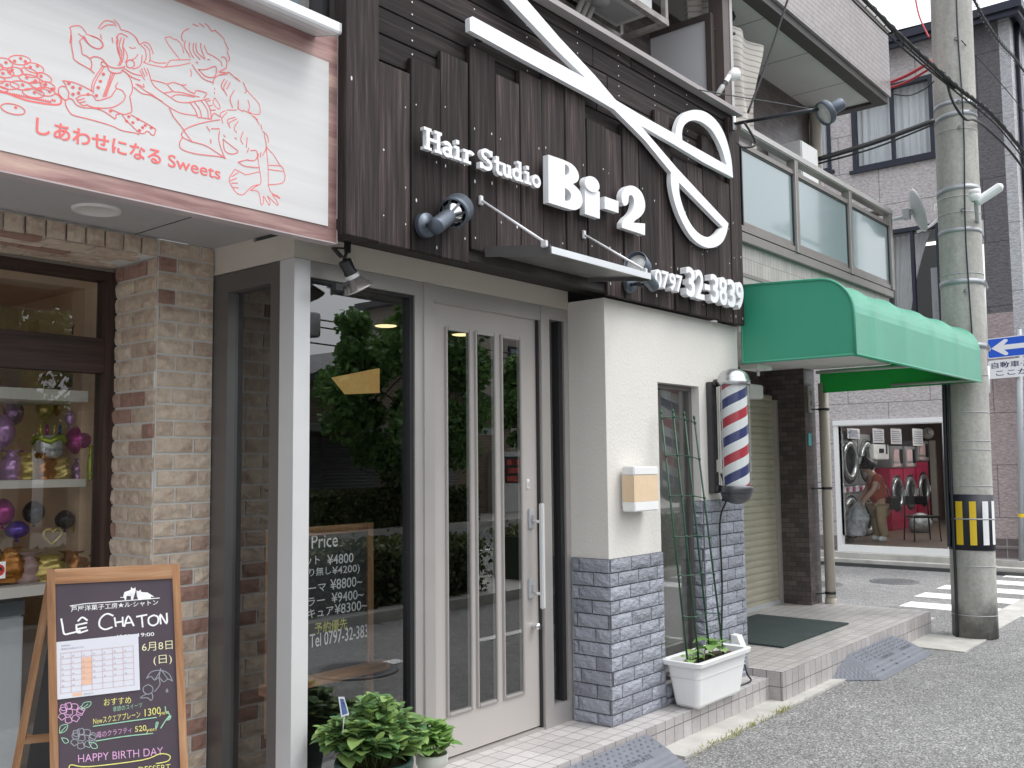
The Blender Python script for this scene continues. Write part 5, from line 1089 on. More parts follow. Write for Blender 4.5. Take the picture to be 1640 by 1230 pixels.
g = MB(); u = Vector((.045,.0,-.05)); g.add([q3+Vector((-.01,0,.03)), q3+Vector((.012,-.01,.028)), q3+Vector((.035,-.01,-.045)), q3+Vector((.005,0,-.05))], [(0,1,2,3)]); g.add([q3+Vector((.012,-.008,.0)), q3+Vector((.04,.01,-.01)), q3+Vector((.055,.012,-.05)), q3+Vector((.033,-.008,-.05))], [(0,1,2,3)]); g.tube([q3+Vector((.02,0,-.045)), q3+Vector((.03,.02,-.12))], .002, 6)
ca = g.build('plant_card', PAPER, pot1); g = MB(); g.add([q3+Vector((-.004,-.002,.022)), q3+Vector((.008,-.0105,.02)), q3+Vector((.028,-.0115,-.038)), q3+Vector((.008,-.003,-.042))], [(0,1,2,3)]); g.build('card_print', M('blue_print', (.08,.13,.3), .6, var=.5, vs=80), ca)
q = at(693, 1205, 'z', .33)
plant('herb_pot', 'small young plant with pointed leaves in a white round pot by the door', (q.x-.005, q.y+.0), .33, .068, M('cream_pot', (.66,.66,.6), .5, var=.03), .14, leafmat('young_leaf', (.16,.33,.08), (.33,.50,.16), .35), 0, 9, .1, 37, .085)
# price board, lamp and other furnishings seen through the salon glass
Yp = 3.62
t = thing('price_board', 'wood framed price chalkboard on an easel inside the salon window', 'chalkboard', (3.0, Yp, ZL))
xb1 = at(596, 950, 'y', Yp)[0]; zb1 = at(580, 838, 'y', Yp)[2]; zb_0 = at(600, 1058, 'y', Yp)[2]; xb0 = xb1-.62
g = MB(); g.box(xb1-.035, xb1, Yp-.01, Yp+.02, ZL+.25, zb1); g.box(xb0, xb0+.035, Yp-.01, Yp+.02, ZL+.25, zb1); g.build('easel_post', OAK, t)
g = MB(); g.box(xb0+.035, xb1-.035, Yp-.01, Yp+.02, zb1-.04, zb1); g.box(xb0-.03, xb1+.07, Yp-.05, Yp+.02, zb_0-.045, zb_0); g.build('easel_rail', OAKH, t)
g = MB(); g.box(xb0+.035, xb1-.035, Yp, Yp+.012, zb_0, zb1-.04); g.build('board', CHALKB, t)
g = MB(); gy = MB()
def ptext(gg, s, x0, x1, yb, hpx):
    a, b = at(x0, yb, 'y', Yp-.002), at(x1, yb, 'y', Yp-.002); text(gg, s, a, (1,0,0), (0,0,1), (0,-1,0), width=b.x-a.x, height=at(x0, yb-hpx, 'y', Yp).z-at(x0, yb, 'y', Yp).z, off=.004)
ptext(g, 'Price', 499, 541, 879, 22); ptext(g, 'カット', 474, 512, 908, 15); ptext(g, '¥4800', 524, 566, 905, 16); ptext(g, '(顔剃り無し', 462, 530, 930, 16); ptext(g, '¥4200)', 532, 576, 924, 16)
ptext(g, 'パーマ', 478, 522, 952, 14); ptext(g, '¥8800~', 529, 580, 945, 17); ptext(g, 'カラー', 476, 520, 974, 14); ptext(g, '¥9400~', 531, 582, 966, 16); ptext(g, 'マニキュア', 462, 534, 996, 15); ptext(g, '¥8300~', 536, 588, 984, 16); ptext(g, 'Tel 0797-32-3839', 496, 596, 1038, 22)
ptext(gy, '予約優先', 504, 556, 1016, 18)
g.build('chalk_price', CH_W, t); gy.build('chalk_note', CH_Y, t)
t = thing('pendant_lamp', 'lit amber pendant shade hanging inside the salon', 'lamp', at(585, 610, 'y', 5.0))
AMB = M('lit_amber', (.9,.55,.2), .6, var=0, emit=.28)
a, b = at(562, 630, 'y', 5.0), at(608, 592, 'y', 5.0); g = MB(); g.prism([[at(x_, y_, 'y', 5.0) for x_, y_ in ((538,604),(608,590),(608,629),(560,631))]], (0,.05,0)); g.build('shade', AMB, t); g = MB(); g.tube([((a.x+b.x)/2, 5.03, b.z), ((a.x+b.x)/2, 5.03, 2.6)], .006, 6); g.build('cord', BLACK, t)
q = at(618, 522, 'z', 2.598); t = thing('ceiling_light', 'small lit round light in the salon ceiling', 'lamp', q); g = MB(); g.lathe([(0,-.004),(.07,-.004),(.08,0)], q, (0,0,1), 20); g.build('disc', M('lit_disc', (1,.75,.4), .5, var=0, emit=1.6), t)
q = at(700, 545, 'z', 2.598); t = thing('ceiling_light', 'small lit round light in the salon ceiling seen through the first door slot', 'lamp', at(740, 536, 'z', 2.598)); g = MB(); g.lathe([(0,-.004),(.07,-.004),(.08,0)], at(740, 536, 'z', 2.598), (0,0,1), 20); g.build('disc', bpy.data.materials['lit_disc'], t)
t = thing('poster_stand', 'pale blue leaflet panel standing inside the window by the door frame', 'poster', at(668, 900, 'y', 3.5)); a, b = at(660, 945, 'y', 3.5), at(676, 822, 'y', 3.5); g = MB(); g.box(a.x, b.x, 3.5, 3.51, a.z, b.z); g.build('panel', M('leaflet_blue', (.35,.42,.45), .5), t); g = MB(); g.box(a.x+.01, b.x, 3.494, 3.499, b.z-.13, b.z-.02); g.build('leaflet', M('leaflet_tan', (.5,.38,.25), .6), t)

# ---------------------------------------------------------------- rubber step ramps and the mat
PROF = [(0,1),(.55,.5),(.575,.47),(.59,.42),(.70,.33),(.72,.26),(.83,.2),(.85,.13),(.97,.05),(1,.02)]
def ramp_(label, x0, x1, yb, yf_, h, ends, word):
    t = thing('step_ramp', label, 'ramp', ((x0+x1)/2, (yb+yf_)/2, 0), 'rubber ramps against the tiled step')
    g = MB(); c = ends; D_ = yb-yf_
    def zt_p(t):
        for (t0, z0), (t1, z1) in zip(PROF, PROF[1:]):
            if t <= t1: return h*(z0+(z1-z0)*(t-t0)/(t1-t0))
        return .003
    def dist(x, y):
        d = (y-yf_)/D_
        if c: 
            for xe, sg_, cc in ((x0, 1, c*.7), (x1, -1, c*1.2)): d = min(d, (sg_*(x-xe)*D_-(yb-y)*cc)/math.hypot(D_, cc)/D_)
        return d
    nx_, ny_ = int((x1-x0)/.02), 26
    vs = []; ok = {}
    for j in range(ny_+1):
        for i in range(nx_+1):
            x, y = x0+(x1-x0)*i/nx_, yf_+D_*j/ny_; d = dist(x, y); ok[(i,j)] = d >= -.03; vs.append((x, y, zt_p(1-max(0, min(1, d)))))
    g.add(vs, [(j*(nx_+1)+i, j*(nx_+1)+i+1, (j+1)*(nx_+1)+i+1, (j+1)*(nx_+1)+i) for j in range(ny_) for i in range(nx_) if all(ok[q] for q in ((i,j),(i+1,j),(i+1,j+1),(i,j+1)))], False)
    if not c:
        for xx in (x0, x1): g.add([(xx,yb,0),(xx,yf_,0)]+[(xx, yf_+D_*j/ny_, zt_p(1-j/ny_)) for j in range(ny_+1)], [tuple(range(ny_+3))])
    body = g.build('body', RUBBER, t)
    g = MB(); sl = math.atan2(h*.5, (yb-yf_)*.55)
    def SP(x, f, up=0): return Vector((x, yb+(yf_-yb)*f, h-(h*.5)*(f/.55)+up))
    n = int((x1-x0)/.052)
    for r in range(4):
        for k in range(n):
            x = x0+.04+.052*k+(r % 2)*.026; f = .07+.105*r
            if c and min(dist(x-.03, yb-D_*f), dist(x+.03, yb-D_*f)) < 1-f-.01: continue
            s_ = 1 if (k+r) % 2 else -1
            A, B, C_2 = SP(x-.014, f+.03*s_), SP(x+.014, f+.03*s_), SP(x, f-.03*s_); T = (A+B+C_2)/3+Vector((0,-.004,.009)); g.add([A,B,C_2,T], [(0,1,3),(1,2,3),(2,0,3)])
    for k in range(int((x1-x0)/.3)): 
        x = x0+.15+.3*k
        if c and not x0+.35 < x < x1-.5: continue
        for f in (.64,.775): g.obox((x, yb+(yf_-yb)*f, h*(.36 if f < .7 else .22)+.004), (.004,0,0), (0,(yb-yf_)*.03,0), (0,0,.004))
    g.build('stud', RUBBER, body, kind='stuff')
    if word:
        g = MB()
        for xx in word: a = SP(xx, .545, .0015); text(g, 'STEPPLATE', a, (1,0,0), (SP(xx,.4)-SP(xx,.545)), (0,-.5,.8), width=.26, height=.03, off=.01)
        g.build('embossed_word', M('ramp_letter', (.06,.07,.09), .6, var=0), body)
    g = MB()
    for k in range(1, 3):
        x = x0+(x1-x0)*k/3; 
        if k == 1 and word: g.add([SP(x-.003, 0, .001), SP(x+.003, 0, .001), SP(x+.003, .55, .001), SP(x-.003, .55, .001)], [(0,1,2,3)])
    if g.v: g.build('joint', BLACK, body)
    return t
ramp_('grey rubber step ramp with moulded lettering against the tiled step by the salon door', 3.15, 4.60, 2.875, 2.62, .125, .0, [4.18, 3.6])
ramp_('grey rubber step ramp with cut-back ends below the shutter step', 6.95, 8.80, 2.782, 2.49, .135, .33, [7.62, 8.05])
g = MB(); g.box(6.92, 8.25, 3.12, 3.96, ZU+.001, ZU+.014, .004); tag(g.build('door_mat', MATM), 'dark green rectangular door mat on the tiled step before the shutter', 'mat')
# ---------------------------------------------------------------- apartment building behind and beside the salon
apt = thing('apartment_building', 'tiled apartment block with glazed balcony, overhanging upper balcony and cream shutter, beside the salon', 'building', (7.8, 4, ZU))
XE = 9.36
ZB2 = 3.14     # top of the wall below the balcony glass
g = MB(); g.box(6.172, XE, 3.03, 3.2, 2.54, ZB2); g.build('balcony_wall', WTILE, apt)
g = MB(); g.box(6.172, XE+.02, 2.99, 3.22, ZB2, ZB2+.07, .004); g.box(6.18, XE, 3.024, 3.03, 2.905, 2.93); g.build('balcony_cap', FRAMEB, apt)
g = MB(); g.box(6.172, XE, 3.03, 4.2, 2.50, 2.539); g.build('entrance_soffit', SOFFW, apt)
g = MB(); g.box(9.10, XE, 3.80, 4.6, ZU, 2.50); g.box(6.172, 9.10, 4.2, 4.4, 2.2, 2.50); g.build('tile_pier', BTILE, apt)
# roller shutter: slats
g = MB(); z = ZU+.005; prof = []
while z < 2.2: prof += [(4.13,z),(4.122,z+.006),(4.118,z+.03),(4.122,z+.054),(4.13,z+.06)]; z += .064
pts0 = [Vector((6.18,y,z)) for y, z in prof]; pts1 = [Vector((9.06,y,z)) for y, z in prof]; n = len(prof)
g.add(pts0+pts1, [(i, n+i, n+i+1, i+1) for i in range(n-1)]); sh = g.build('roller_shutter', SHUT, apt)
g = MB(); g.box(7.9, 7.98, 4.112, 4.12, .98, 1.02); g.box(6.18, 9.06, 4.105, 4.13, ZU, ZU+.035); g.build('shutter_lock', GREYP, sh)
g = MB(); g.box(9.06, 9.10, 4.08, 4.16, ZU, 2.2); g.build('shutter_rail', ALU, apt)
g = MB(); g.box(6.18, 8.4, 3.9, 4.12, 2.17, 2.30, .01); g.build('shutter_box', WHITEPL, apt)
g = MB(); q = at(1297, 640, 'y', 3.795); g.box(q.x-.04, q.x+.04, 3.785, 3.799, q.z-.13, q.z+.13); pl_ = g.build('name_plate', M('stone_plate', (.45,.43,.41), .5), apt)
g = MB(); text(g, '寺', (q.x-.03, 3.783, q.z+.03), (1,0,0), (0,0,1), (0,-1,0), height=.06, off=.005); text(g, '井', (q.x-.03, 3.783, q.z-.07), (1,0,0), (0,0,1), (0,-1,0), height=.06, off=.005); g.build('plate_lettering', INKB, pl_)
g = MB(); q = at(1297, 704, 'y', 3.795); g.box(q.x-.04, q.x+.03, 3.79, 3.799, q.z-.06, q.z+.06); g.build('teal_notice', M('teal_notice', (.12,.4,.42), .5), apt)
# second-floor wall, ceiling slab with upper balcony
ZS3 = 5.06
g = MB(); g.box(2.6, XE-.2, 3.62, 3.78, 3.2, ZS3); g.box(2.6, XE, 5.0, 5.1, ZS3, 9); g.build('back_wall', BTILE, apt)
g = MB(); g.box(2.6, XE-.11, 3.07, 4.2, ZS3, ZS3+.03); g.build('balcony_ceiling', SOFFW, apt)
for x in (6.9, 7.75, 8.6): g = MB(); g.box(x, x+.008, 3.08, 3.61, ZS3-.0006, ZS3+.0); g.build('ceiling_joint', BLACK, apt)
g = MB(); g.box(2.6, XE-.02, 2.955, 3.07, ZS3-.03, ZS3+.04); g.box(XE-.12, XE-.02, 3.07, 4.36, ZS3-.03, ZS3+.04); g.build('slab_edge', M('slab_edge_dark', (.06,.052,.05), .6), apt)
g = MB(); g.box(2.6, XE, 2.93, 3.06, ZS3+.04, 5.75); g.box(XE-.13, XE, 3.06, 4.4, ZS3+.04, 5.75); g.build('upper_fascia', FTILE, apt)
g = MB(); g.box(2.6, XE+.015, 2.915, 3.075, 5.75, 5.80, .004); g.box(XE-.14, XE+.015, 3.075, 4.4, 5.75, 5.80); g.build('upper_cap', FRAMEL, apt)
g = MB(); g.box(8.55, 8.62, 2.98, 3.04, 5.80, 7.4); g.box(5, 8.62, 2.98, 3.04, 6.3, 6.36); g.build('upper_rail', FRAMEL, apt)
# balcony glazing
bal = MB(); YG = 3.0
zr1 = at(1183, 200, 'y', YG)[2]; ztop_ = 3.93; zg1 = 3.83; zg0 = 3.36
zr1 = (at(1190,206,'y',YG).z+at(1420,338,'y',YG).z)/2; zg1 = (at(1190,235,'y',YG).z+at(1410,358,'y',YG).z)/2; zg0 = (at(1192,362,'y',YG).z+at(1282,400,'y',YG).z)/2
px_posts = [at(1188,300,'y',YG).x-.03, at(1273,330,'y',YG).x, at(1361,400,'y',YG).x, at(1427,440,'y',YG).x]
bal.box(6.17, px_posts[3]+.05, YG-.03, YG+.06, zr1-.03, zr1+.025, .008); railing = bal.build('hand_rail', FRAMEL, apt)
g = MB(); g.box(6.17, px_posts[3]+.03, YG-.012, YG+.03, zg1, zg1+.035); g.box(6.17, px_posts[3]+.03, YG-.012, YG+.03, zg0-.04, zg0)
g.build('glazing_rail', FRAMEB, apt)
for x in px_posts[1:]:
    g = MB(); g.box(x-.018, x+.028, YG-.025, YG+.045, ZB2+.07, zr1-.03); g.build('railing_post', FRAMEB, apt); g = MB(); g.box(x-.0295, x-.0185, YG-.0245, YG+.044, ZB2+.07, zr1-.03); g.build('post_face', FRAMEL, apt)
for i in range(3):
    a, b = px_posts[i]+.035, px_posts[i+1]-.04; g = MB(); g.box(a, b, YG+.004, YG+.012, zg0, zg1); gp = g.build('frosted_pane', FROST, apt)
    g = MB(); g.box(a-.006, a+.008, YG-.004, YG+.016, zg0, zg1); g.box(b-.008, b+.006, YG-.004, YG+.016, zg0, zg1); g.box(a+.008, b-.008, YG-.004, YG+.016, zg1-.012, zg1); g.build('pane_gasket', BLACK, gp)
g = MB()
for x0, x1 in ((px_posts[0], px_posts[1]), (px_posts[1], px_posts[2]), (px_posts[2], px_posts[3])): g.box(x0+.05, x1-.04, YG+.0, YG+.01, ZB2+.12, ZB2+.15)
g.build('lower_rail', FRAMEB, apt)
g = MB(); g.box(XE-.06, XE-.01, 3.06, 4.3, zr1-.03, zr1+.02); g.box(XE-.05, XE-.03, 3.05, 4.3, ZB2, zg1); g.build('end_glazing', FRAMEB, apt)
g = MB(); zc = zg1+.05
for k in range(7): pass
# column, partition panel, sun cloth, shutter-pole brackets above the fascia
xq = at(1155,100,'y',3.1).x
g = MB(); g.box(xq-.055, xq+.045, 3.05, 3.16, 3.2, ZS3-.03); g.build('balcony_column', M('bronze_column', (.10,.075,.07), .5), apt); g = MB(); g.box(xq+.045, xq+.085, 3.045, 3.155, 3.2, ZS3-.03); g.build('column_face', FRAMEL, apt)
t = thing('balcony_partition', 'white panel in a brown frame dividing the balconies above the fascia', 'partition', (6.05, 3.4, 3.9))
xp = 6.05; ya, yb_ = at(1142,100,'x',xp).y, at(1027,110,'x',xp).y; zp1 = at(1135,22,'x',xp).z
g = MB(); g.box(xp, xp+.02, ya+.03, yb_-.03, 3.2, zp1-.04); g.build('panel', M('partition_white', (.66,.66,.68), .6, var=.03), t)
g = MB(); g.box(xp-.02, xp+.035, ya, ya+.045, 3.2, zp1-.04); g.box(xp-.02, xp+.035, yb_-.04, yb_, 3.2, zp1-.04); g.box(xp-.02, xp+.035, ya, yb_, zp1-.04, zp1); g.build('frame', M('brown_frame', (.075,.06,.055), .5), t)
g = MB(); zz = at(1140,45,'x',xp).z; g.tube([(xp, ya+.02, zz), (xp+.25, ya-.05, zz+.03)], .012, 8); g.build('fixing', DARKM, t)
t = thing('sun_cloth', 'beige woven sun cloth hanging from the balcony ceiling beside the column', 'cloth', (6.6, 3.1, 4.3)); 
ca, cb_ = at(1170,40,'y',3.12), at(1214,45,'y',3.12); zb_c = at(1195,190,'y',3.1).z
def cloth(x0, x1, z0, z1, y): return lambda u, v: Vector((x0+(x1-x0)*u*(1-.12*(1-v))+.05*math.sin(v*5+u*2), y+.03*math.sin(u*9+v*2)+.02*math.sin(v*5), z0+(z1-z0)*v - (.1*u*u*(1-v))))
def clothmat():
    m, t_, p = newmat('woven_sun_cloth'); v = coords(t_, 'UV'); wv = N(t_, 'ShaderNodeTexWave', bands_direction='Y'); wv.inputs['Scale'].default_value = 7; wv.inputs['Distortion'].default_value = 1.5; L(t_, v, wv.inputs['Vector'])
    L(t_, ramp(t_, wv.outputs['Fac'], [(.02,(.3,.28,.25)),(.2,(.55,.52,.48))]), p.inputs['Base Color']); p.inputs['Roughness'].default_value = .9; return m
CLM = clothmat()
g = MB(); g.grid(16, 24, cloth(ca.x, cb_.x, zb_c-.1, ca.z, 3.14)); g.build('weave', CLM, t)
t2 = thing('sun_cloth', 'second beige woven sun cloth gathered at the ceiling left of the column', 'cloth', (6.2, 3.3, 4.5))
a_, b_2 = at(1100,20,'y',3.3), at(1142,40,'y',3.3); g = MB(); g.grid(14, 20, lambda u, v: Vector((a_.x+(b_2.x-a_.x)*(u*.8+.5*(1-v)*.6), 3.3+.05*math.sin(u*12), 3.5+(ZS3-3.52)*v))); g.build('weave', CLM, t2)
t = thing('ceiling_hook', 'black hook and pulley hanging from the balcony ceiling above the sun cloth', 'hook', at(1171, 10, 'y', 3.3)); q = at(1171, 22, 'y', 3.25); g = MB(); g.tube([(q.x,q.y,ZS3),(q.x,q.y,q.z)], .008, 6); g.lathe([(0,.03),(.02,.02),(.035,-.03),(.02,-.06),(0,-.065)], q, (0,0,1), 16); g.build('pulley', BLACK, t)
# hung air conditioner
ac = thing('hung_air_conditioner', 'white outdoor air conditioner hung in a steel frame under the balcony ceiling above the fascia', 'air conditioner', (5.4, 3.6, 4.75))
xa, za = at(1046,20,'y',3.22).x, at(1046,24,'y',3.22).z; 
g = MB(); g.box(xa-.85, xa, 3.22, 3.52, za, ZS3-.05, .015); g.build('casing', M('ac_white', (.7,.7,.68), .5, var=.04), ac)
g = MB(); g.box(xa-.75, xa-.08, 3.28, 3.46, za-.015, za-.0005); g.lathe([(0,-.03),(.05,-.03),(.06,-.015)], (xa-.4,3.37,za), (0,0,1), 16); g.build('drain_pan', GREYP, ac)
SR = M('rusty_angle', (.35,.33,.31), .7, .3, var=.35, vs=12)
g = MB()
for y in (3.19, 3.55): g.bar((xa-1.0,y,za-.03), (xa+.12,y,za-.03), .04, .04)
for x in (xa-.95, xa+.1): g.bar((x,3.19,za-.03), (x,3.19,ZS3), .035, .035); g.bar((x,3.55,za-.03), (x,3.55,ZS3), .035, .035); g.bar((x,3.19,za-.035), (x,3.55,za-.035), .035, .035)
g.build('hanger_frame', SR, ac)
g = MB()
for k in range(3): g.tube(smooth([(xa-.5+.06*k,3.44,za),(xa-.52+.06*k,3.48,za-.1),(xa-.5+.07*k,3.56,za-.2),(xa-.5+.07*k,3.59,za-.4),(xa-.5+.07*k,3.595,3.2)], 5), .02, 8)
g.build('pipe', M('pipe_wrap', (.5,.49,.46), .6), ac)
t = thing('balcony_air_conditioner', 'white boxed air conditioner with black grille standing at the end of the balcony', 'air conditioner', (8.8, 3.4, 3.2))
xa = at(1284,240,'y',3.3).x; xb = at(1310,250,'y',3.3).x; z1_ = at(1286,225,'y',3.3).z; g = MB(); g.box(xa, xb, 3.3, 3.62, ZB2, z1_, .01); g.build('casing', WHITEPL, t)
g = MB(); g.box(xa+.05, xb-.04, 3.294, 3.2995, z1_-.2, z1_-.185); g.box(xa+.05, xb-.04, 3.294, 3.2995, z1_-.23, z1_-.215); g.build('grille', BLACK, t)
t = thing('balcony_window', 'dark framed sliding window in the tiled back wall of the balcony', 'window', (7.4, 3.6, 3.2)); g = MB(); g.box(6.6, 8.0, 3.595, 3.625, 3.2, 4.1); g.build('frame', FRAMEB, t); g = MB(); g.box(6.66, 7.28, 3.585, 3.594, 3.25, 4.04); g.box(7.34, 7.94, 3.585, 3.594, 3.25, 4.04); g.build('pane', FROST, t)
# beige pipes
PIPE = M('beige_pipe', (.5,.455,.39), .45, var=.04)
t = thing('upper_drain_pipe', 'beige drain pipe running from the upper balcony down the end of the tiled wall', 'pipe', (8.7, 4.0, 3.0)); q = at(1306,200,'y',3.56); g = MB(); g.tube([(q.x,3.56,2.9),(q.x,3.56,ZS3-.02)], .055, 16); g.lathe([(.062,0),(.062,.05)], (q.x,3.56,4.1), (0,0,1), 16); g.build('tube', PIPE, t)
t = thing('drain_pipe', 'beige drain pipe standing by the brown tiled pier', 'pipe', (9.285, 3.68, ZU))
q = at(1331,966,'z',ZU); q1 = at(1318,590,'y',q.y); g = MB(); g.tube([(q.x,q.y,ZU),(q.x,q.y,1.4),(q.x,q.y,2.36)], .05, 20); g.lathe([(.056,0),(.056,.045),(.05,.05)], (q.x,q.y,ZU), (0,0,1), 20); g.build('tube', PIPE, t)
for z in (.30, 1.32, 2.1): g = MB(); g.tube([(q.x-.02,q.y+.02,z),(9.2,3.80,z)], .008, 6); g.lathe([(.053,-.012),(.053,.012)], (q.x,q.y,z), (0,0,1), 20); g.build('clamp', DARKM, t)
# ---------------------------------------------------------------- green awning
aw = thing('green_awning', 'rounded green vinyl awning over the shutter', 'awning', (7.7, 2.6, 2.28))
xA, xB_ = 6.20, 9.31; zb0_, zt0_ = 2.28, 2.80; yf_, ybk = 2.235, 3.025
def aprof(sag=0):
    P = [(yf_, zb0_), (yf_, zb0_+.28+.0)]
    for k in range(1, 9): a = math.pi/2*k/8; P.append((yf_+.235-.235*math.cos(a), zb0_+.28+(zt0_-zb0_-.28)*math.sin(a)))
    P.append((ybk, zt0_+.03)); return P
nx = 48; ribs = [0, .13, .335, .555, .775, 1.0]
def ap(u, i, P):
    y, z = P[i]; f = min(abs(u-r) for r in ribs); sag = .011*min(1, (f/.05))*(1 if 2 <= i else .35); 
    return Vector((xA+(xB_-xA)*u, y+sag*(1 if i < 9 else .2), z-(sag*1.1 if 2 < i < 11 else 0)))
P = aprof(); m = len(P); g = MB(); g.add([ap(k/nx, i, P) for k in range(nx+1) for i in range(m)], [(k*m+i, k*m+i+1, (k+1)*m+i+1, (k+1)*m+i) for k in range(nx) for i in range(m-1)], False)
g.build('canopy_cloth', VINYL, aw)
for x in (xA, xB_):
    g = MB(); loop = [Vector((x, y, z)) for y, z in P]+([Vector((x, ybk, zb0_))] if x == xA else [Vector((x, ybk, 2.49)), Vector((x, 3.72, 2.49)), Vector((x, 3.72, zb0_-.02))]); g.prism([loop], (.003,0,0)); g.build('end_panel', VINYL if x == xA else VINYLB, aw)
g = MB(); g.tube([Vector((xA,y,z)) for y, z in P]+[Vector((xA,ybk,zb0_))]+[Vector((xA,yf_,zb0_))], .010, 8); g.tube([(xA,yf_,zb0_),(xB_,yf_,zb0_)], .010, 8); g.build('hem', VINYL, aw)
AF = M('awning_frame_grey', (.4,.41,.4), .5, .4)
g = MB()
for u in ribs[1:-1]: x = xA+(xB_-xA)*u; g.tube([Vector((x, y+.03, z-.03)) for y, z in P[1:]], .012, 6)
g.tube([(xA+.02,yf_+.03,zb0_+.02),(xB_-.02,yf_+.03,zb0_+.02)], .015, 8)
for x in (xA+.03, 7.5, xB_-.02): g.tube([(x,yf_+.03,zb0_+.02),(x,ybk,zb0_+.02)], .013, 8)
g.build('frame', AF, aw)
t = thing('shutter_light', 'small white bulkhead light under the awning by the top of the shutter', 'lamp', (6.5, 3.9, 2.3)); q = at(1205, 583, 'y', 3.3); g = MB(); g.box(q.x-.02, q.x+.25, 3.25, 3.4, 2.31, 2.345, .006); g.build('housing', WHITEPL, t); g = MB(); g.tube([(q.x+.1,3.3,2.31),(q.x+.1,3.3,2.26)], .012, 8); g.build('pull_switch', WHITEPL, t)
# satellite dish on the balcony end
q = at(1462, 340, 'x', 9.75); q = Vector((9.78, at(1462,340,'x',9.78).y, at(1462,340,'x',9.78).z))
ds = thing('satellite_dish', 'white satellite dish on an arm at the end of the balcony rail', 'satellite dish', q)
dx = Vector((.42, -.87, .28)).normalized(); R_ = .22
g = MB(); g.lathe([(R_*k/10, .055*(k/10)**2) for k in range(11)]+[(R_*1.01,.06),(R_*1.0,.05)]+[(R_*k/10, .055*(k/10)**2-.006) for k in range(10,-1,-1)], q, dx, 36); g.build('reflector', M('dish_white', (.55,.56,.57), .45, var=.05), ds)
g = MB(); f1 = q-Vector((0,0,R_*.95))+dx*.03; f2 = q+dx*.34+Vector((0,0,-.06)); g.tube(smooth([f1, f1.lerp(f2,.5)-Vector((0,0,.05)), f2], 5), .013, 8); g.tube([f2-dx*.03+Vector((0,0,.01)), f2-dx*.13+Vector((0,0,.04))], .035, 12); g.obox(f2+Vector((0,0,.03)), (.035,0,0), (0,.04,0), (0,0,.04)); g.build('feed_arm', WHITEPL, ds)
g = MB(); g.tube([q-dx*.02, q-dx*.12+Vector((-.02,0,-.02)), (XE,3.05,zr1-.08)], .02, 8); g.obox(q-dx*.06, (.04,0,0), (0,.03,0), (0,0,.05)); g.build('mount', GREYP, ds)
# small white weather sensor on the coping
t = thing('anemometer', 'small white cup shaped fitting on a stalk on the fascia coping by the column', 'fitting', at(1152,150,'y',3.0)); a, b = at(1150,150,'y',2.99), at(1168,122,'y',2.95); g = MB(); g.tube([a, b], .018, 10); g.build('stalk', WHITEPL, t); g = MB(); ax = (b-a).normalized(); g.lathe([(.0,-.02),(.03,0),(.045,.07),(.042,.075),(.0,.05)], b+Vector((.01,0,0)), ax+Vector((.5,0,-.2)), 18); g.build('cup', WHITEPL, t); g = MB(); c = a.lerp(b,.55); g.lathe([(.021,-.02),(.021,.02)], c, ax, 12); g.build('band', DARKM, t)

# ---------------------------------------------------------------- utility pole
up_ = thing('utility_pole', 'tall round concrete utility pole at the corner, banded with wires and a striped guard', 'utility pole', (9.44, 2.42, 0))
p0 = Vector((9.44, 2.425, 0)); p1 = at(1523, 0, 'y', 2.42); dirp = (p1-p0).normalized()
def PL(z): return p0 + dirp*(z/dirp.z)
RP = lambda z: .19-.0012*z
g = MB(); zs_ = [0]+[.4*k for k in range(1, 24)]; g.tube([PL(z) for z in zs_], [RP(z) for z in zs_], 40); g.build('shaft', CONC, up_)
def ring(z, h, mat, name, r=.004, parent=None): g = MB(); g.lathe([(RP(z)+.0005,-h/2),(RP(z)+r,-h/2),(RP(z)+r,h/2),(RP(z)+.0005,h/2)], PL(z), dirp, 40); return g.build(name, mat, parent or up_)
zpx = lambda y: at(1523+y*.0392, y, 'y', 2.42-.19).z
STRAP = M('galvanised_strap', (.36,.38,.40), .5, .4, var=.15)
for y in (150, 275): g = MB(); z = zpx(y); g.lathe([(RP(z)+.001,-.022),(RP(z)+.006,-.022),(RP(z)+.006,.022),(RP(z)+.001,.022)], PL(z), dirp+Vector((.05,.08,0)), 40); g.build('strap', STRAP, up_)
for y in (128, 345): ring(zpx(y), .04, STRAP, 'strap')
for y in (433, 542): 
    o = ring(zpx(y), .045, STRAP, 'strap', .007); g = MB(); z = zpx(y); c = PL(z)+Vector((.10,-.17,0)); g.tube([PL(z)+Vector((.02,-.19,0)), PL(z)+Vector((.32,-.13,0))], .022, 10); g.build('bracket_arm', STRAP, o)
for y in (174, 288, 315, 419, 592, 656, 705, 720, 782, 800, 893, 920, 1005): ring(zpx(y), .006, GREYP, 'tie_wire', .004)
# step bolts
toc = -Vector((PL(3).x, PL(3).y, 0)).normalized(); side = Vector((-toc.y, toc.x, 0))
for px_, y in ((1506,22),(1508,128),(1512,172),(1521,312),(1526,449)):
    z = zpx(y); g = MB(); c = PL(z)+toc*RP(z)*.95+side*(.03); g.tube([c, c+toc*.07+Vector((.02,0,-.015))], .011, 8); g.lathe([(.016,0),(.016,.012)], c+toc*.008, toc, 8); g.build('step_bolt', STRAP, up_)
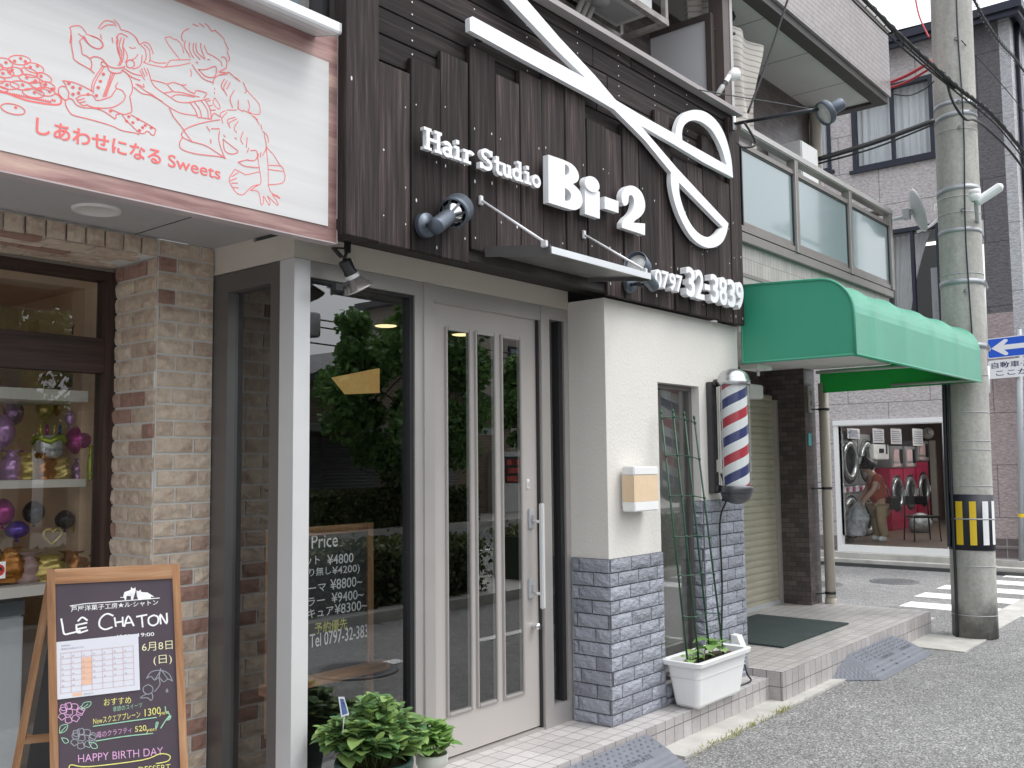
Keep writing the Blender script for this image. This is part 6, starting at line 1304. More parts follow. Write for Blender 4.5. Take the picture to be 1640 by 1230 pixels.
# a cable running down the shaft
g = MB(); sdv = side*(-.05) if side.x > 0 else side*.05
def cab(off, z0, z1, r, wob=.01):
    return [PL(z)+(toc*math.cos(off)+side*math.sin(off))*(RP(z)+r+.002)+side*wob*math.sin(z*3) for z in [z0+(z1-z0)*k/16 for k in range(17)]]
g.tube(cab(.3, 2.6, 6.4, .006), .006, 6); g.build('down_cable', DARKM, up_)
sgn = 1 if (PL(1)+side).x*.768+(PL(1)+side).y*.635 > 0 else -1
left = Vector((-.635,.768,0))
offL = math.atan2(left.dot(side), left.dot(toc))
g = MB(); g.tube(cab(offL*.72, 0, 2.35, .013, .004), .013, 8); g.tube(cab(offL*.95, .8, 2.6, .02, .002), .02, 8); g.build('down_cable', DARKM, up_)
# striped guard
z0, z1 = zpx(893), zpx(797)
g = MB(); rr = RP(.9)+.006; 
g.lathe([(rr-.004,-.0),(rr,0),(rr,z1-z0),(rr-.004,z1-z0)], PL(z0), dirp, 48, ang=(0,2*math.pi)); gd = g.build('guard_sheet', M('guard_black', (.012,.014,.025), .6, var=.1), up_)
def strip(px_a, px_b, name, mat):
    # vertical strip round the guard between two bearings seen on the shaft
    g = MB(); vs = []; rgt = side if side.x*.635-side.y*.768 > 0 else -side
    for j in range(5):
        f = j/4; w0 = px_a+(px_b-px_a)*f; ang = math.asin(max(-.999, min(.999, w0)))
        cdir = toc*math.cos(ang)+rgt*math.sin(ang)
        for z in (z0+.055, z1-.055): vs.append(PL(z)+cdir*(rr+.003))
    g.add(vs, [(2*j, 2*j+2, 2*j+3, 2*j+1) for j in range(4)]); g.build(name, mat, gd)
YST, WST = M('yellow_stripe', (.75,.52,.02), .5, var=.04), M('white_stripe', (.8,.8,.8), .5, var=.04)
for a, b, mm in ((-.62,-.34,YST),(-.06,.22,YST),(.48,.72,WST),(.86,.97,WST),(-.95,-.86,YST)): strip(a, b, 'stripe', mm)
ring((z0+z1)/2+.03, .012, STRAP, 'guard_band', .012, gd)
t_ = M('light_blue_plate', (.35,.62,.78), .5, var=.2, vs=30)
g = MB(); rgt = Vector((.635,-.768,0)); c = PL(1.45)+rgt*(RP(1.4)+.004)+toc*.05; g.obox(PL(1.55)+rgt*(RP(1.5)+.002)+toc*.02, rgt*.004, toc*.05, (0,0,.38)); g.build('blue_plate', t_, up_)
g = MB(); g.tube([PL(2.2)+rgt*.205, PL(2.45)+rgt*.205], .02, 8); g.tube([PL(2.55)+rgt*.2, PL(3.6)+rgt*.2], .02, 8); g.build('conduit', WHITEPL, up_)
# street lamp head
sl_ = thing('street_lamp', 'white slanted tube street lamp fixed to the concrete pole', 'street lamp', PL(4.3)+rgt*.2)
z = zpx(335); b_ = PL(z)+rgt*(RP(z)+.02)
base_l = b_+Vector((0,0,.12)); la = at(1563, 325, 'y', 2.15); lb = at(1605, 297, 'y', 1.95); d = (lb-la).normalized()
g = MB(); s_ = d.cross(Vector((0,0,1))).normalized(); u_ = s_.cross(d)
loft(g, [[la+d*((lb-la).length*f)+s_*(a*math.cos(k*.5236))+u_*(b2*math.sin(k*.5236)) for k in range(12)] for f, a, b2 in ((0,.03,.025),(.05,.05,.04),(.9,.055,.042),(1,.03,.02))], True, True); g.build('lamp_head', M('lamp_opal', (.74,.76,.76), .35, var=.03), sl_)
g = MB(); g.lathe([(0,.09),(.045,.085),(.05,.05),(.045,.045),(.05,.04),(.045,0),(.03,-.02)], la+Vector((-.02,0,.03)), (0,0,1), 18); g.build('light_sensor', WHITEPL, sl_)
g = MB(); g.tube([b_-rgt*.03, la], .018, 8); g.obox(b_, rgt*.02, toc*.03, (0,0,.07)); g.tube(smooth([b_+Vector((0,0,-.07)), b_+Vector((.03,0,-.15)), b_+Vector((.02,.02,-.25))], 4), .006, 6); g.build('bracket', GREYP, sl_)

# ---------------------------------------------------------------- overhead cables
def cable(name, label, pts, r, mat=WIREM, wrap=0, group='overhead cables'):
    P = smooth(pts, 10); g = MB(); g.tube(P, r, 6, sm=True); o = tag(g.build(name, mat), label, 'cable', group)
    if wrap:
        g = MB(); Q = []; n = len(P)
        for i in range(n*5):
            f = i/(n*5-1)*(n-1); k = min(n-2, int(f)); p = P[k].lerp(P[k+1], f-k); Q.append(p+Vector((0, .028*math.cos(i*.9), .028*math.sin(i*.9)-.012)))
        g.tube(Q, .0035, 4); g.build('lashing', mat, o)
    return o
W = lambda x, y, d: EYE + (R3 @ Vector((x-820, 615-y, -FPX)))*(d/FPX)     # point at camera depth d metres
cable('cable_bundle', 'thick lashed cable bundle crossing in front of the pole from upper left to lower right', [W(1340,-45,7.4), W(1440,55,8.2), W(1530,137,8.75), W(1590,185,9.2), W(1660,270,9.8)], .018, wrap=1)
cable('cable', 'thinner black cable just below the thick bundle, left of the pole', [W(1350,-45,7.5), W(1440,62,8.3), W(1528,142,8.78)], .010)
cable('cable', 'third black cable hugging the underside of the bundle', [W(1335,-30,7.6), W(1440,72,8.35), W(1532,148,8.8), W(1600,205,9.4), W(1665,290,9.9)], .008)
cable('drop_cable', 'black cable looping down round the front of the pole', [W(1513,116,8.78), W(1525,160,8.72), W(1545,190,8.75), W(1560,192,8.9), W(1580,205,9.2), W(1620,245,9.6), W(1660,300,10)], .012)
cable('service_cable', 'thick black cable from the balcony air conditioner to the pole', [W(1311,255,9.0), W(1400,228,8.95), W(1496,193,8.9)], .024)
cable('service_cable', 'thin black cable under the thick one from the balcony to the pole', [W(1311,262,9.05), W(1400,237,8.95), W(1496,199,8.9)], .009, wrap=0)
RED = M('red_cable', (.5,.04,.05), .5, var=.1)
cable('red_cable', 'red cable rising from behind the upper balcony to the pole', [W(1400,142,9.6), W(1450,122,9.3), W(1492,98,9.0)], .016, RED)
cable('red_cable', 'second red cable twisted beside the first', [W(1400,148,9.7), W(1450,132,9.4), W(1492,108,9.05)], .012, RED)
cable('red_cable', 'thin red wire hanging from above beside the top of the pole', [W(1464,-15,9.4), W(1472,25,9.2), W(1488,60,9.0)], .008, RED)
cable('cable', 'thin dark wire sagging between the upper balcony corner and the pole', [W(1427,150,9.6), W(1455,153,9.4), W(1480,143,9.1), W(1496,130,8.95)], .007)
cable('cable_bundle', 'ringed cable running down the sky at the upper right corner', [W(1550,-20,10.5), W(1572,22,11), W(1602,68,12), W(1630,100,13), W(1670,160,14)], .014, wrap=1)
cable('cable', 'thin straight wire from the pole down to the right edge', [W(1540,65,9), W(1600,130,9.8), W(1670,215,11)], .005)
cable('cable', 'thin wire at the very top right corner of the sky', [W(1628,-12,14), W(1665,20,15)], .008)
cable('cable', 'thin dark line slanting up from the arm lamp to the upper balcony', [W(1198,180,6.6), W(1228,100,6.7), W(1268,-20,6.8)], .008)
cable('cable', 'black lead looping over the fascia corner below the arm lamp', [W(1192,196,6.55), W(1204,215,6.55), W(1210,232,6.55), W(1190,236,6.5), W(1180,228,6.5)], .008)
cable('cable', 'fine wire strung along the coping to the pole side of the balcony', [W(1120,144,6.0), W(1165,152,6.3), W(1245,165,7), W(1300,175,7.5)], .004)
# ---------------------------------------------------------------- corner building with the coin laundry
cb = thing('corner_building', 'mauve sided three storey corner building with a coin laundry on its ground floor', 'building', (17, 7, 0))
XF = 15.2; YC = 3.18; ZE = 8.05
def holed(y0, y1, z0, z1, holes, x=XF, th=.15):
    g = MB(); ys = sorted({y0, y1, *[v for h in holes for v in h[:2]]}); zs = sorted({z0, z1, *[v for h in holes for v in h[2:]]})
    ys = [v for v in ys if y0 <= v <= y1]; zs = [v for v in zs if z0 <= v <= z1]
    for i in range(len(ys)-1):
        for j in range(len(zs)-1):
            cy, cz = (ys[i]+ys[i+1])/2, (zs[j]+zs[j+1])/2
            if not any(h[0] < cy < h[1] and h[2] < cz < h[3] for h in holes): g.box(x, x+th, ys[i], ys[i+1], zs[j], zs[j+1])
    return g
ys_ = lambda px_, y: at(px_, y, 'x', XF).y; zs2 = lambda px_, y: at(px_, y, 'x', XF).z
LW_ = (ys_(1514,770)+.0, ys_(1346,770), zs2(1430,876), zs2(1430,680))
W2_ = (ys_(1496,200), ys_(1364,200), zs2(1430,262)+.0, zs2(1490,119))
W3_ = (ys_(1331,240), ys_(1331,240)+1.1, zs2(1325,275), zs2(1325,190)+.8)
W1_ = (ys_(1508,430), ys_(1428,430)+.1, 3.05, zs2(1470,362))
YS_ = 4.0
holed(YS_, 13, .40, ZE, [LW_, W2_, W3_, W1_]).build('siding', MAUVE, cb)
g = MB(); g.box(XF-.004, XF+.15, YC, YS_, 3.70, ZE); g.build('dark_siding', MAUVED, cb)
g = MB(); g.box(XF-.004, XF+.15, YC, YS_, .45, 3.70); g.build('rose_siding', MAUVEL, cb)
BASET = tilemat('base_tile', (.15,.115,.115), (.12,.095,.095), (.33,.32,.32), .19, .17, .006, 0, .5)
g = MB(); g.box(XF-.01, XF+.15, YC, YS_, 0, .45); g.box(XF-.01, XF+.15, LW_[0]-.02, 13, .0, .22); g.build('base_course', BASET, cb)
g = MB(); g.box(XF-.03, XF-.0105, YC, YS_, .305, .325); g.box(XF-.008, XF+.15, LW_[1]+.04, 13, .22, .40); g.build('base_band', M('base_band', (.2,.165,.165), .6), cb)
g = MB(); g.box(XF-.004, 27, YC-.15, YC, 0, ZE); g.build('pale_siding', PALES, cb)
for (a, b, z0, z1) in ((15.75,16.9,5.2,6.6),(15.75,16.9,2.7,4.2),(18.2,19.4,5.2,6.6)):
    g = MB(); g.box(a, b, YC-.19, YC-.151, z0, z1); f_ = g.build('window_frame', NAVY, cb); g = MB(); g.box(a+.06, b-.06, YC-.2, YC-.19, z0+.06, z1-.06); g.build('pane', FROST, f_)
g = MB(); g.box(15.5, 15.62, YC-.28, YC-.15, 4.55, 4.72); g.build('vent_hood', PALES, cb)
g = MB(); g.box(XF-.25, 27, YC-.33, YC-.25, ZE-.08, ZE+.14); g.box(XF-.25, XF-.17, YC-.25, 13, ZE-.08, ZE+.14); g.box(XF-.17, 27, YC-.25, 13, ZE-.0, ZE+.12); g.box(XF-.30, XF-.25, YC-.38, 13, ZE+.0, ZE+.12); g.box(XF-.25, 27, YC-.38, YC-.33, ZE+.0, ZE+.12)
g.build('eave', NAVY, cb)
g = MB(); g.add([(XF-.22,YC-.3,ZE+.125),(27,YC-.3,ZE+.125),(27,13,ZE+.5),(XF-.22,13,ZE+.5)], [(0,1,2,3)]); g.build('roof', NAVY, cb)
g = MB(); g.tube([(XF+.25,YC-.2,ZE-.02),(XF+.3,YC-.2,0)], .045, 12); g.build('downpipe', NAVY, cb)
g = MB(); g.tube([(XF-.05,YS_-.02,ZE),(XF-.05,YS_-.02,2.2)], .035, 10); g.build('downpipe', GREYP, cb)
CURT = M('sheer_curtain', (.74,.75,.77), .8, var=.03)
def window(h, nsash, curtain, par=cb, frame=NAVY, fw=.06):
    y0, y1, z0, z1 = h; g = MB()
    for (a, b, c, d) in ((y0,y0+fw,z0,z1),(y1-fw,y1,z0,z1),(y0+fw,y1-fw,z0,z0+fw),(y0+fw,y1-fw,z1-fw,z1)): g.box(XF-.02, XF+.1, a, b, c, d)
    for k in range(1, nsash): yy = y0+(y1-y0)*k/nsash; g.box(XF+.0, XF+.08, yy-fw*.4, yy+fw*.4, z0+fw, z1-fw)
    g.box(XF-.06, XF-.0, y0-.05, y1+.05, z0-.05, z0)
    f_ = g.build('window_frame', frame, par); g = MB(); g.quad((XF+.04,y0+fw,z0+fw),(XF+.04,y1-fw,z0+fw),(XF+.04,y1-fw,z1-fw),(XF+.04,y0+fw,z1-fw)); g.build('pane', CGLASS if curtain else SGLASS, f_)
    if curtain:
        g = MB(); g.grid(90, 3, lambda u, v: Vector((XF+.2+.03*math.sin(u*75+.8*v)+.012*math.sin(u*171), y0+(y1-y0)*u, z0+.02+(z1-z0)*v))); g.build('curtain', CURT, f_)
window(W2_, 2, True); window(W3_, 1, True)
f1 = window(W1_, 2, False)
y0, y1, z0, z1 = W1_
g = MB(); g.box(17.8, 17.9, 3.4, 7, 3, 5.4); g.box(XF+.2, 17.8, 3.4, 7, 5.1, 5.2); g.box(XF+.2, 17.8, 3.4, 7, 2.9, 3.0); g.box(XF+.2, 17.8, 6.9, 7, 3, 5.1); g.build('upper_room', M('brown_room', (.07,.055,.05), .8), cb)
g = MB(); g.grid(30, 10, lambda u, v: Vector((XF+.25+.025*math.sin(u*38), y1-.05-(.18+.42*v*v)*u, z0+.1+(z1-z0-.1)*v))); g.build('tied_curtain', CURT, cb)
g = MB(); zq = zs2(1490,425); g.box(XF+.22, XF+.26, y0+.0, y0+.22, 3.0, zq); 
dpn = g.build('white_door_leaf', M('pale_grey_leaf', (.52,.53,.56), .5), cb)
g = MB()
for k in range(4): g.box(XF+.205, XF+.22, y0+.04, y0+.18, 3.2+.22*k, 3.35+.22*k, .004)
g.build('raised_panel', M('pale_grey_leaf2', (.46,.47,.5), .5), dpn)
TUBE = M('lit_tube', (1,.97,.9), .4, var=0, emit=2.2)
for k, (px_, py_) in enumerate(((1452,385),(1452,397))):
    a = at(1430, 386+11*k, 'x', 16.2); b = at(1500, 378+11*k, 'x', 16.2); 
    t = thing('tube_light', ('upper' if k == 0 else 'lower')+' of two lit tube lights seen through the upper window beside the dish', 'lamp', a); g = MB(); g.bar(a, b, .02, .05); g.build('tube', TUBE, t)
ch = thing('chandelier', 'small lit chandelier seen through the upper window above the awning', 'chandelier', at(1452, 470, 'x', 16.4)); c = at(1452, 472, 'x', 16.4)
g = MB(); gb = MB()
for k in range(7):
    a = k*.8976; e = c+Vector((.13*math.cos(a), .13*math.sin(a), .03)); g.tube(smooth([c, c+Vector((.08*math.cos(a), .08*math.sin(a), -.05)), e], 4), .008, 6); gb.lathe([(0,-.012),(.022,.015),(.012,.045),(0,.06)], e, (0,0,1), 10)
g.tube([c, (c.x,c.y,5.1)], .006, 6); g.build('arm', GOLD, ch); gb.build('bulb', M('lit_bulb', (1,.8,.5), .4, var=0, emit=3), ch)
# ---- laundry window and room
y0, y1, z0, z1 = LW_; fw = .075
g = MB()
for (a, b, c_, d) in ((y0-fw,y0,z0-fw*1.4,z1+fw),(y1,y1+fw,z0-fw*1.4,z1+fw),(y0,y1,z0-fw*1.6,z0),(y0,y1,z1,z1+fw*1.2)): g.box(XF-.03, XF+.1, a, b, c_, d)
g.box(XF-.05, XF-.03, y0-fw, y1+fw, z1+fw*.2, z1+fw*1.2)
f_ = g.build('laundry_frame', WHITEPL, cb); g = MB(); g.quad((XF+.05,y0,z0),(XF+.05,y1,z0),(XF+.05,y1,z1),(XF+.05,y0,z1)); g.build('pane', CGLASS, f_)
ZFl = .24; YM = 6.2
BRW = M('brown_panel_wall', (.11,.075,.07), .7, var=.06)
g = MB(); g.box(22.5, 22.6, 3.3, 8, ZFl, 2.7); g.box(XF+.15, 22.5, 6.95, 7.05, ZFl, 2.7); g.build('laundry_wall', BRW, cb)
g = MB(); g.box(XF+.15, 22.5, 3.3, 7, 2.6, 2.7); g.build('laundry_ceiling', M('pale_ceiling', (.6,.6,.58), .8), cb)
g = MB(); g.box(XF+.15, 22.5, 3.3, 7, ZFl-.05, ZFl); g.build('laundry_floor', M('brown_floor', (.17,.12,.09), .4, var=.1), cb)
g = MB(); a = at(1492, 780, 'x', 22.45); b = at(1501, 780, 'x', 22.45); c_ = at(1516,780,'x',22.45); g.box(22.42, 22.49, b.y, a.y, ZFl, 2.0); g.build('laundry_door', M('cream_leaf', (.55,.5,.45), .6), cb); g = MB(); g.box(22.40, 22.49, c_.y-.5, b.y-.15, ZFl, 2.6); g.build('grey_panel', M('grey_leaf', (.3,.28,.27), .6), cb)
for k in range(2):
    x = 17.2+2.6*k; t = thing('laundry_tube_light', ('nearer' if k == 0 else 'farther')+' lit ceiling tube light inside the coin laundry', 'lamp', (x, 5, 2.55)); g = MB(); g.box(x-.6, x+.6, 4.9, 5.0, 2.54, 2.59); g.build('diffuser', M('lit_panel_%d' % k, (1,.98,.95), .4, var=0, emit=32), t)
DOORG = M('dark_drum_glass', (.02,.022,.025), .08, var=0, spec=.8)
def machine(name, label, cx, zc, w_, z0, z1, y, bodym, r, ringm, group, top=None):
    t = thing(name, label, 'washing machine' if 'washer' in name else 'dryer', (cx, y, z0), group)
    g = MB(); g.box(cx-w_/2, cx+w_/2, y, y+.65, z0, z1, .012); g.build('body', bodym, t)
    g = MB(); g.lathe([(r*.72,.0),(r*.74,.04),(r*.95,.045),(r,.03),(r*1.02,0)], (cx,y,zc), (0,-1,0), 36); g.build('door_ring', ringm, t)
    g = MB(); g.lathe([(0,.02),(r*.4,.015),(r*.73,.002)], (cx,y-.012,zc), (0,-1,0), 32); g.build('door_glass', DOORG, t)
    g = MB(); g.lathe([(r*1.02,.001),(r*1.14,.02),(r*1.18,.001)], (cx,y,zc), (0,-1,0), 36); g.build('gasket_ring', BLACK, t)
    g = MB(); g.obox((cx+r*.95,y-.05,zc), (.015,0,0), (0,.02,0), (0,0,.06)); g.build('door_handle', GREYP, t)
    if top:
        g = MB(); g.box(cx-w_/2+.01, cx+w_/2-.01, y-.03, y+.4, z1, z1+top, .01); pn = g.build('control_panel', M('steel_panel', (.42,.43,.44), .35, .6, var=.1), t)
        g = MB(); g.box(cx-w_*.3, cx+w_*.12, y-.036, y-.0305, z1+top*.3, z1+top*.85); g.box(cx-w_*.35, cx+w_*.2, y-.036, y-.0305, z1+top*.06, z1+top*.2); g.build('instruction_card', M('pink_card', (.6,.42,.42), .6, var=.2, vs=40), pn); g = MB(); g.box(cx+w_*.2, cx+w_*.42, y-.036, y-.0305, z1+top*.2, z1+top*.85); g.build('coin_slot', BLACK, pn)
    return t
REDM = M('crimson_enamel', (.48,.03,.09), .3, var=.05, coat=.3); SILM = M('silver_enamel', (.34,.35,.35), .35, .5, var=.08); RINGS = M('drum_ring', (.38,.40,.41), .3, .6, var=.05)
for (px_, py_), w_, nm in (((1437,790),.74,'red washing machine with control panel nearest the person in the laundry'),((1458,788),.74,'red washing machine in the middle of the three in the laundry'),((1479,783),.8,'red washing machine farthest right in the laundry')):
    q = at(px_, py_, 'y', YM); machine('washer', nm, q.x, q.z, w_, ZFl, 1.43+(.0 if px_ < 1470 else .12), YM, REDM, .30, RINGS, 'red washing machines in the laundry', .42)
for (px_, py_), z0, z1, nm in (((1360,738),1.15,2.08,'upper left silver dryer in the laundry window'),((1388,738),1.15,2.05,'upper silver dryer behind the head of the person in the laundry'),((1363,826),ZFl,1.02,'lower left silver dryer in the laundry window'),((1389,822),ZFl,1.02,'lower silver dryer behind the bag in the laundry')):
    q = at(px_, py_, 'y', YM); machine('dryer', nm, q.x, (z0+z1)/2-.03 if z0 < 1 else q.z, .84, z0, z1, YM, SILM, .34, RINGS, 'stacked silver dryers in the laundry')
t = thing('dryer_controls', 'panel of white cards and dark buttons between the stacked dryers', 'control panel', (17, YM, 1.05)); q = at(1374,780,'y',YM); g = MB(); g.box(at(1345,780,'y',YM).x-.1, at(1402,780,'y',YM).x, YM-.0, YM+.5, 1.025, 1.145); pn = g.build('panel', SILM, t)
g = MB()
for px_ in (1352,1362,1372,1384,1394): q = at(px_,781,'y',YM); g.box(q.x-.08, q.x+.08, YM-.006, YM-.0005, 1.035, 1.135)
g.build('instruction_card', PAPER, t); g = MB()
for px_ in (1357,1367,1379): q = at(px_,781,'y',YM); g.box(q.x-.05, q.x+.05, YM-.02, YM-.0065, 1.05, 1.12)
g.build('coin_box', M('pink_coin_box', (.5,.1,.22), .4), t)
t = thing('change_machine', 'white cabinet with display panel above the person in the laundry', 'machine', at(1411,723,'y',YM-.1)); a, b = at(1400,736,'y',YM-.1), at(1423,712,'y',YM-.1); g = MB(); g.box(a.x, b.x, YM-.1, YM+.4, a.z, b.z+.0, .01); g.build('cabinet', WHITEPL, t)
wd = b.x-a.x; g = MB(); g.box(a.x+wd*.35, a.x+wd*.65, YM-.106, YM-.1005, a.z+.12, a.z+.2); g.box(a.x+wd*.8, a.x+wd*.9, YM-.106, YM-.1005, a.z+.1, a.z+.3); g.build('display', NAVY, t)
for k, (x0, x1, yt, yb_) in enumerate(((1357,1376,687,702),(1398,1415,687,709),(1427,1443,687,711),(1462,1477,687,714))):
    a, b = at(x0, yb_, 'y', YM-.06), at(x1, yt, 'y', YM-.06); nm = ['leftmost white notice above the dryers, partly cut by the window top','white notice hanging above the white cabinet in the laundry','white notice hanging left of centre on the brown laundry wall','white notice hanging nearest the oval clock on the laundry wall'][k]
    t = thing('wall_notice', nm, 'notice', (((a.x+b.x)/2, YM-.06, a.z)), 'notices on the laundry wall'); g = MB(); g.box(a.x, b.x, YM-.065, YM-.06, a.z, b.z); g.build('sheet', M('notice_white', (.6,.6,.6), .7, var=0), t); g = MB()
    for r in range(6): zz = a.z+(b.z-a.z)*(.15+.13*r); ribbon(g, [(a.x+.06, YM-.067, zz), (b.x-.06-.03*(r % 3), YM-.067, zz)], .02, (0,-1,0))
    g.build('ruled_lines', INKG, t)
t = thing('wall_clock', 'oval white clock high on the brown laundry wall', 'clock', at(1486,694,'x',22.4)); c = at(1486,694,'x',22.4); g = MB(); g.lathe([(0,.02),(.12,.02),(.13,.0)], c, (-1,0,0), 24); g.build('face', M('clock_face', (.6,.58,.55), .4), t); g = MB(); ribbon(g, [c+Vector((-.022,0,0)), c+Vector((-.022,0,.09))], .012, (-1,0,0)); ribbon(g, [c+Vector((-.022,0,0)), c+Vector((-.022,-.06,-.03))], .012, (-1,0,0)); g.build('clock_hand', INKB, t)
# chair and bag on the laundry floor
cc_ = at(1478, 866, 'z', ZFl); ch_ = thing('waiting_chair', 'black metal framed chair standing inside the laundry window', 'chair', (cc_.x, cc_.y, ZFl))
BX, BY = Vector((.638,-.77,0)), Vector((.77,.638,0))
def CP(r, f, z): return Vector((cc_.x, cc_.y, ZFl))+BX*r+BY*f+Vector((0,0,z))
g = MB(); g.obox(CP(0,.0,.40), BX*.22, BY*.2, (0,0,.015)); g.build('seat', BLACK, ch_); g = MB(); g.obox(CP(-.0,.22,.66), BX*.2, BY*.012, (0,0,.07)); g.build('backrest', BLACK, ch_)
for r, f in ((-.2,-.18),(.2,-.18),(-.2,.2),(.2,.2)): g = MB(); g.tube([CP(r*1.1,f*1.1,0), CP(r,f,.40)]+([CP(r*.95,f*1.05,.72)] if f > 0 else []), .012, 8); g.build('leg', BLACK, ch_)
q = at(1474, 838, 'y', YM-.5); t = thing('laundry_sack', 'clear crumpled plastic sack of laundry beside the red machines', 'bag', q)
def crumple(c, rx, ry, rz, sd_): return lambda u, v: c + Vector((rx*math.sin(v*math.pi)*math.cos(u*6.283)*(1+.35*noise.noise((u*7*0+math.cos(u*6.283)*2, math.sin(u*6.283)*2, v*4+sd_))), ry*math.sin(v*math.pi)*math.sin(u*6.283)*(1+.3*noise.noise((math.cos(u*6.283)*2, v*5, math.sin(u*6.283)*2+sd_))), -rz*math.cos(v*math.pi)))
SACK = M('crumpled_plastic', (.5,.53,.55), .25, .1, var=.45, vs=14, b=.6, bs=20, bd=.03)
g = MB(); g.grid(24, 16, crumple(q, .3, .2, .2, 3)); g.build('sack', SACK, t)
# ---- person
pf = at(1409, 866, 'z', ZFl); F = Vector((-.62,.78,0)).normalized(); Sd = Vector((F.y,-F.x,0))   # facing, and the person's right
per = thing('person', 'person with dark bobbed hair in rust red T-shirt and khaki trousers, bending inside the laundry', 'person', (pf.x, pf.y, ZFl))
def Q(f, s, z): return Vector((pf.x, pf.y, ZFl))+F*f+Sd*s+Vector((0,0,z))
def skin(name, verts, edges, radii, mat, parent, sub=2, root=0):
    me = bpy.data.meshes.new('tmp'); me.from_pydata([tuple(v) for v in verts], edges, []); o = bpy.data.objects.new('tmp', me); COL.objects.link(o)
    md = o.modifiers.new('s', 'SKIN'); ly = me.skin_vertices[0].data
    for i, r in enumerate(radii): ly[i].radius = (r, r) if isinstance(r, (int, float)) else r
    ly[root].use_root = True
    ms = o.modifiers.new('u', 'SUBSURF'); ms.levels = sub; ms.render_levels = sub
    dg = bpy.context.evaluated_depsgraph_get(); dg.update(); m = bpy.data.meshes.new_from_object(o.evaluated_get(dg))
    g = MB(); g.add([v.co.copy() for v in m.vertices], [list(p.vertices) for p in m.polygons], True)
    bpy.data.objects.remove(o); bpy.data.meshes.remove(me); bpy.data.meshes.remove(m); return g.build(name, mat, parent)
SKINM = M('skin', (.52,.33,.25), .55, var=.04); RUST = M('rust_shirt', (.40,.085,.05), .85, var=.12, vs=10, b=.4, bs=25, bd=.02); KHAKI = M('khaki_cotton', (.42,.32,.2), .85, var=.15, vs=8, b=.5, bs=18, bd=.03); HAIR = M('dark_hair', (.018,.013,.014), .5, var=.2, vs=30)
bv = [Q(-.02,0,.62), Q(.0,0,.82), Q(.05,0,1.03), Q(.10,0,1.13), Q(.17,0,1.22), Q(.20,0,1.31),   # 0 pelvis .. 5 head top
      Q(.05,.15,1.06), Q(.10,.20,.86), Q(.22,.17,.70), Q(.27,.16,.64),                     # right arm 6-9
      Q(.05,-.15,1.06), Q(.12,-.19,.87), Q(.24,-.14,.72), Q(.29,-.12,.66),                  # left arm 10-13
      Q(.0,.08,.58), Q(.03,.09,.33), Q(-.02,.09,.06), Q(.10,.10,.025),                        # right leg 14-17
      Q(-.02,-.08,.58), Q(-.01,-.09,.33), Q(-.06,-.09,.06), Q(.06,-.10,.025)]               # left leg
be = [(0,1),(1,2),(2,3),(3,4),(4,5),(2,6),(6,7),(7,8),(8,9),(2,10),(10,11),(11,12),(12,13),(0,14),(14,15),(15,16),(16,17),(0,18),(18,19),(19,20),(20,21)]
br_ = [.12,.12,.11,.055,.085,.06,.06,.052,.04,.032,.06,.052,.04,.032,.078,.052,.036,.03,.078,.052,.036,.03]
for sgn_, wv in ((1, 9), (-1, 13)):   # hands: five fingers each, closed round the bag's neck
    wp = bv[wv]; 
    for k in range(5):
        b0_ = wp+F*.02+Vector((0,0,-.025))+Sd*(.012*(k-2)); tip1 = b0_+F*(.018+.004*(2-abs(k-2)))+Vector((0,0,-.03)); tip2 = tip1-F*.015+Vector((0,0,-.02)); i = len(bv); bv += [b0_, tip1, tip2]; be += [(wv, i), (i, i+1), (i+1, i+2)]; br_ += [.011, .009, .008]
skin('body', bv, be, br_, SKINM, per)
skin('shirt', [Q(-.03,0,.60), Q(.0,0,.80), Q(.045,0,1.02), Q(.09,0,1.085), Q(.05,.155,1.06), Q(.085,.19,.94), Q(.05,-.155,1.06), Q(.10,-.18,.94)], [(0,1),(1,2),(2,3),(2,4),(4,5),(2,6),(6,7)], [(.155,.165),(.15,.16),(.135,.14),(.07,.07),.078,.068,.078,.068], RUST, per)
skin('trousers', [Q(-.02,0,.62), Q(.0,.085,.54), Q(.03,.09,.33), Q(-.02,.09,.05), Q(-.02,-.085,.54), Q(-.01,-.09,.33), Q(-.06,-.09,.05)], [(0,1),(1,2),(2,3),(0,4),(4,5),(5,6)], [.15,.108,.085,.07,.108,.085,.07], KHAKI, per)
skin('shoe', [Q(-.05,.09,.045), Q(.03,.095,.04), Q(.11,.10,.03)], [(0,1),(1,2)], [.05,.055,.045], WHITEPL, per); skin('shoe', [Q(-.09,-.09,.045), Q(-.01,-.095,.04), Q(.07,-.10,.03)], [(0,1),(1,2)], [.05,.055,.045], WHITEPL, per)
skin('hair', [Q(.155,0,1.33), Q(.10,0,1.25), Q(.12,.06,1.20), Q(.12,-.06,1.20), Q(.22,0,1.32), Q(.2,.07,1.2), Q(.2,-.07,1.2)], [(0,1),(0,2),(0,3),(0,4),(4,5),(4,6)], [.135,.12,.085,.085,.075,.055,.055], HAIR, per)
g = MB()
for s_ in (-1, 1): c = Q(.245, .032*s_, 1.215); g.lathe([(0,-.006),(.011,0),(0,.006)], c, F, 10)
g.build('eye', INKB, per); g = MB(); g.lathe([(.016,0),(.006,.03),(0,.034)], Q(.24,0,1.19), F, 8); g.build('nose', SKINM, per); g = MB(); g.tube([Q(.245,-.022,1.16), Q(.252,0,1.157), Q(.245,.022,1.16)], .005, 6); g.build('mouth', M('lips', (.4,.15,.13), .5), per)
g = MB(); bx_ = Q(-.075,.02,1.0); ribbon(g, [Q(-.118,.07,.99), Q(-.128,.07,.90)], .10, -F, .012); g.build('shirt_print', M('blue_shirt_print', (.08,.14,.42), .7, var=0), per)
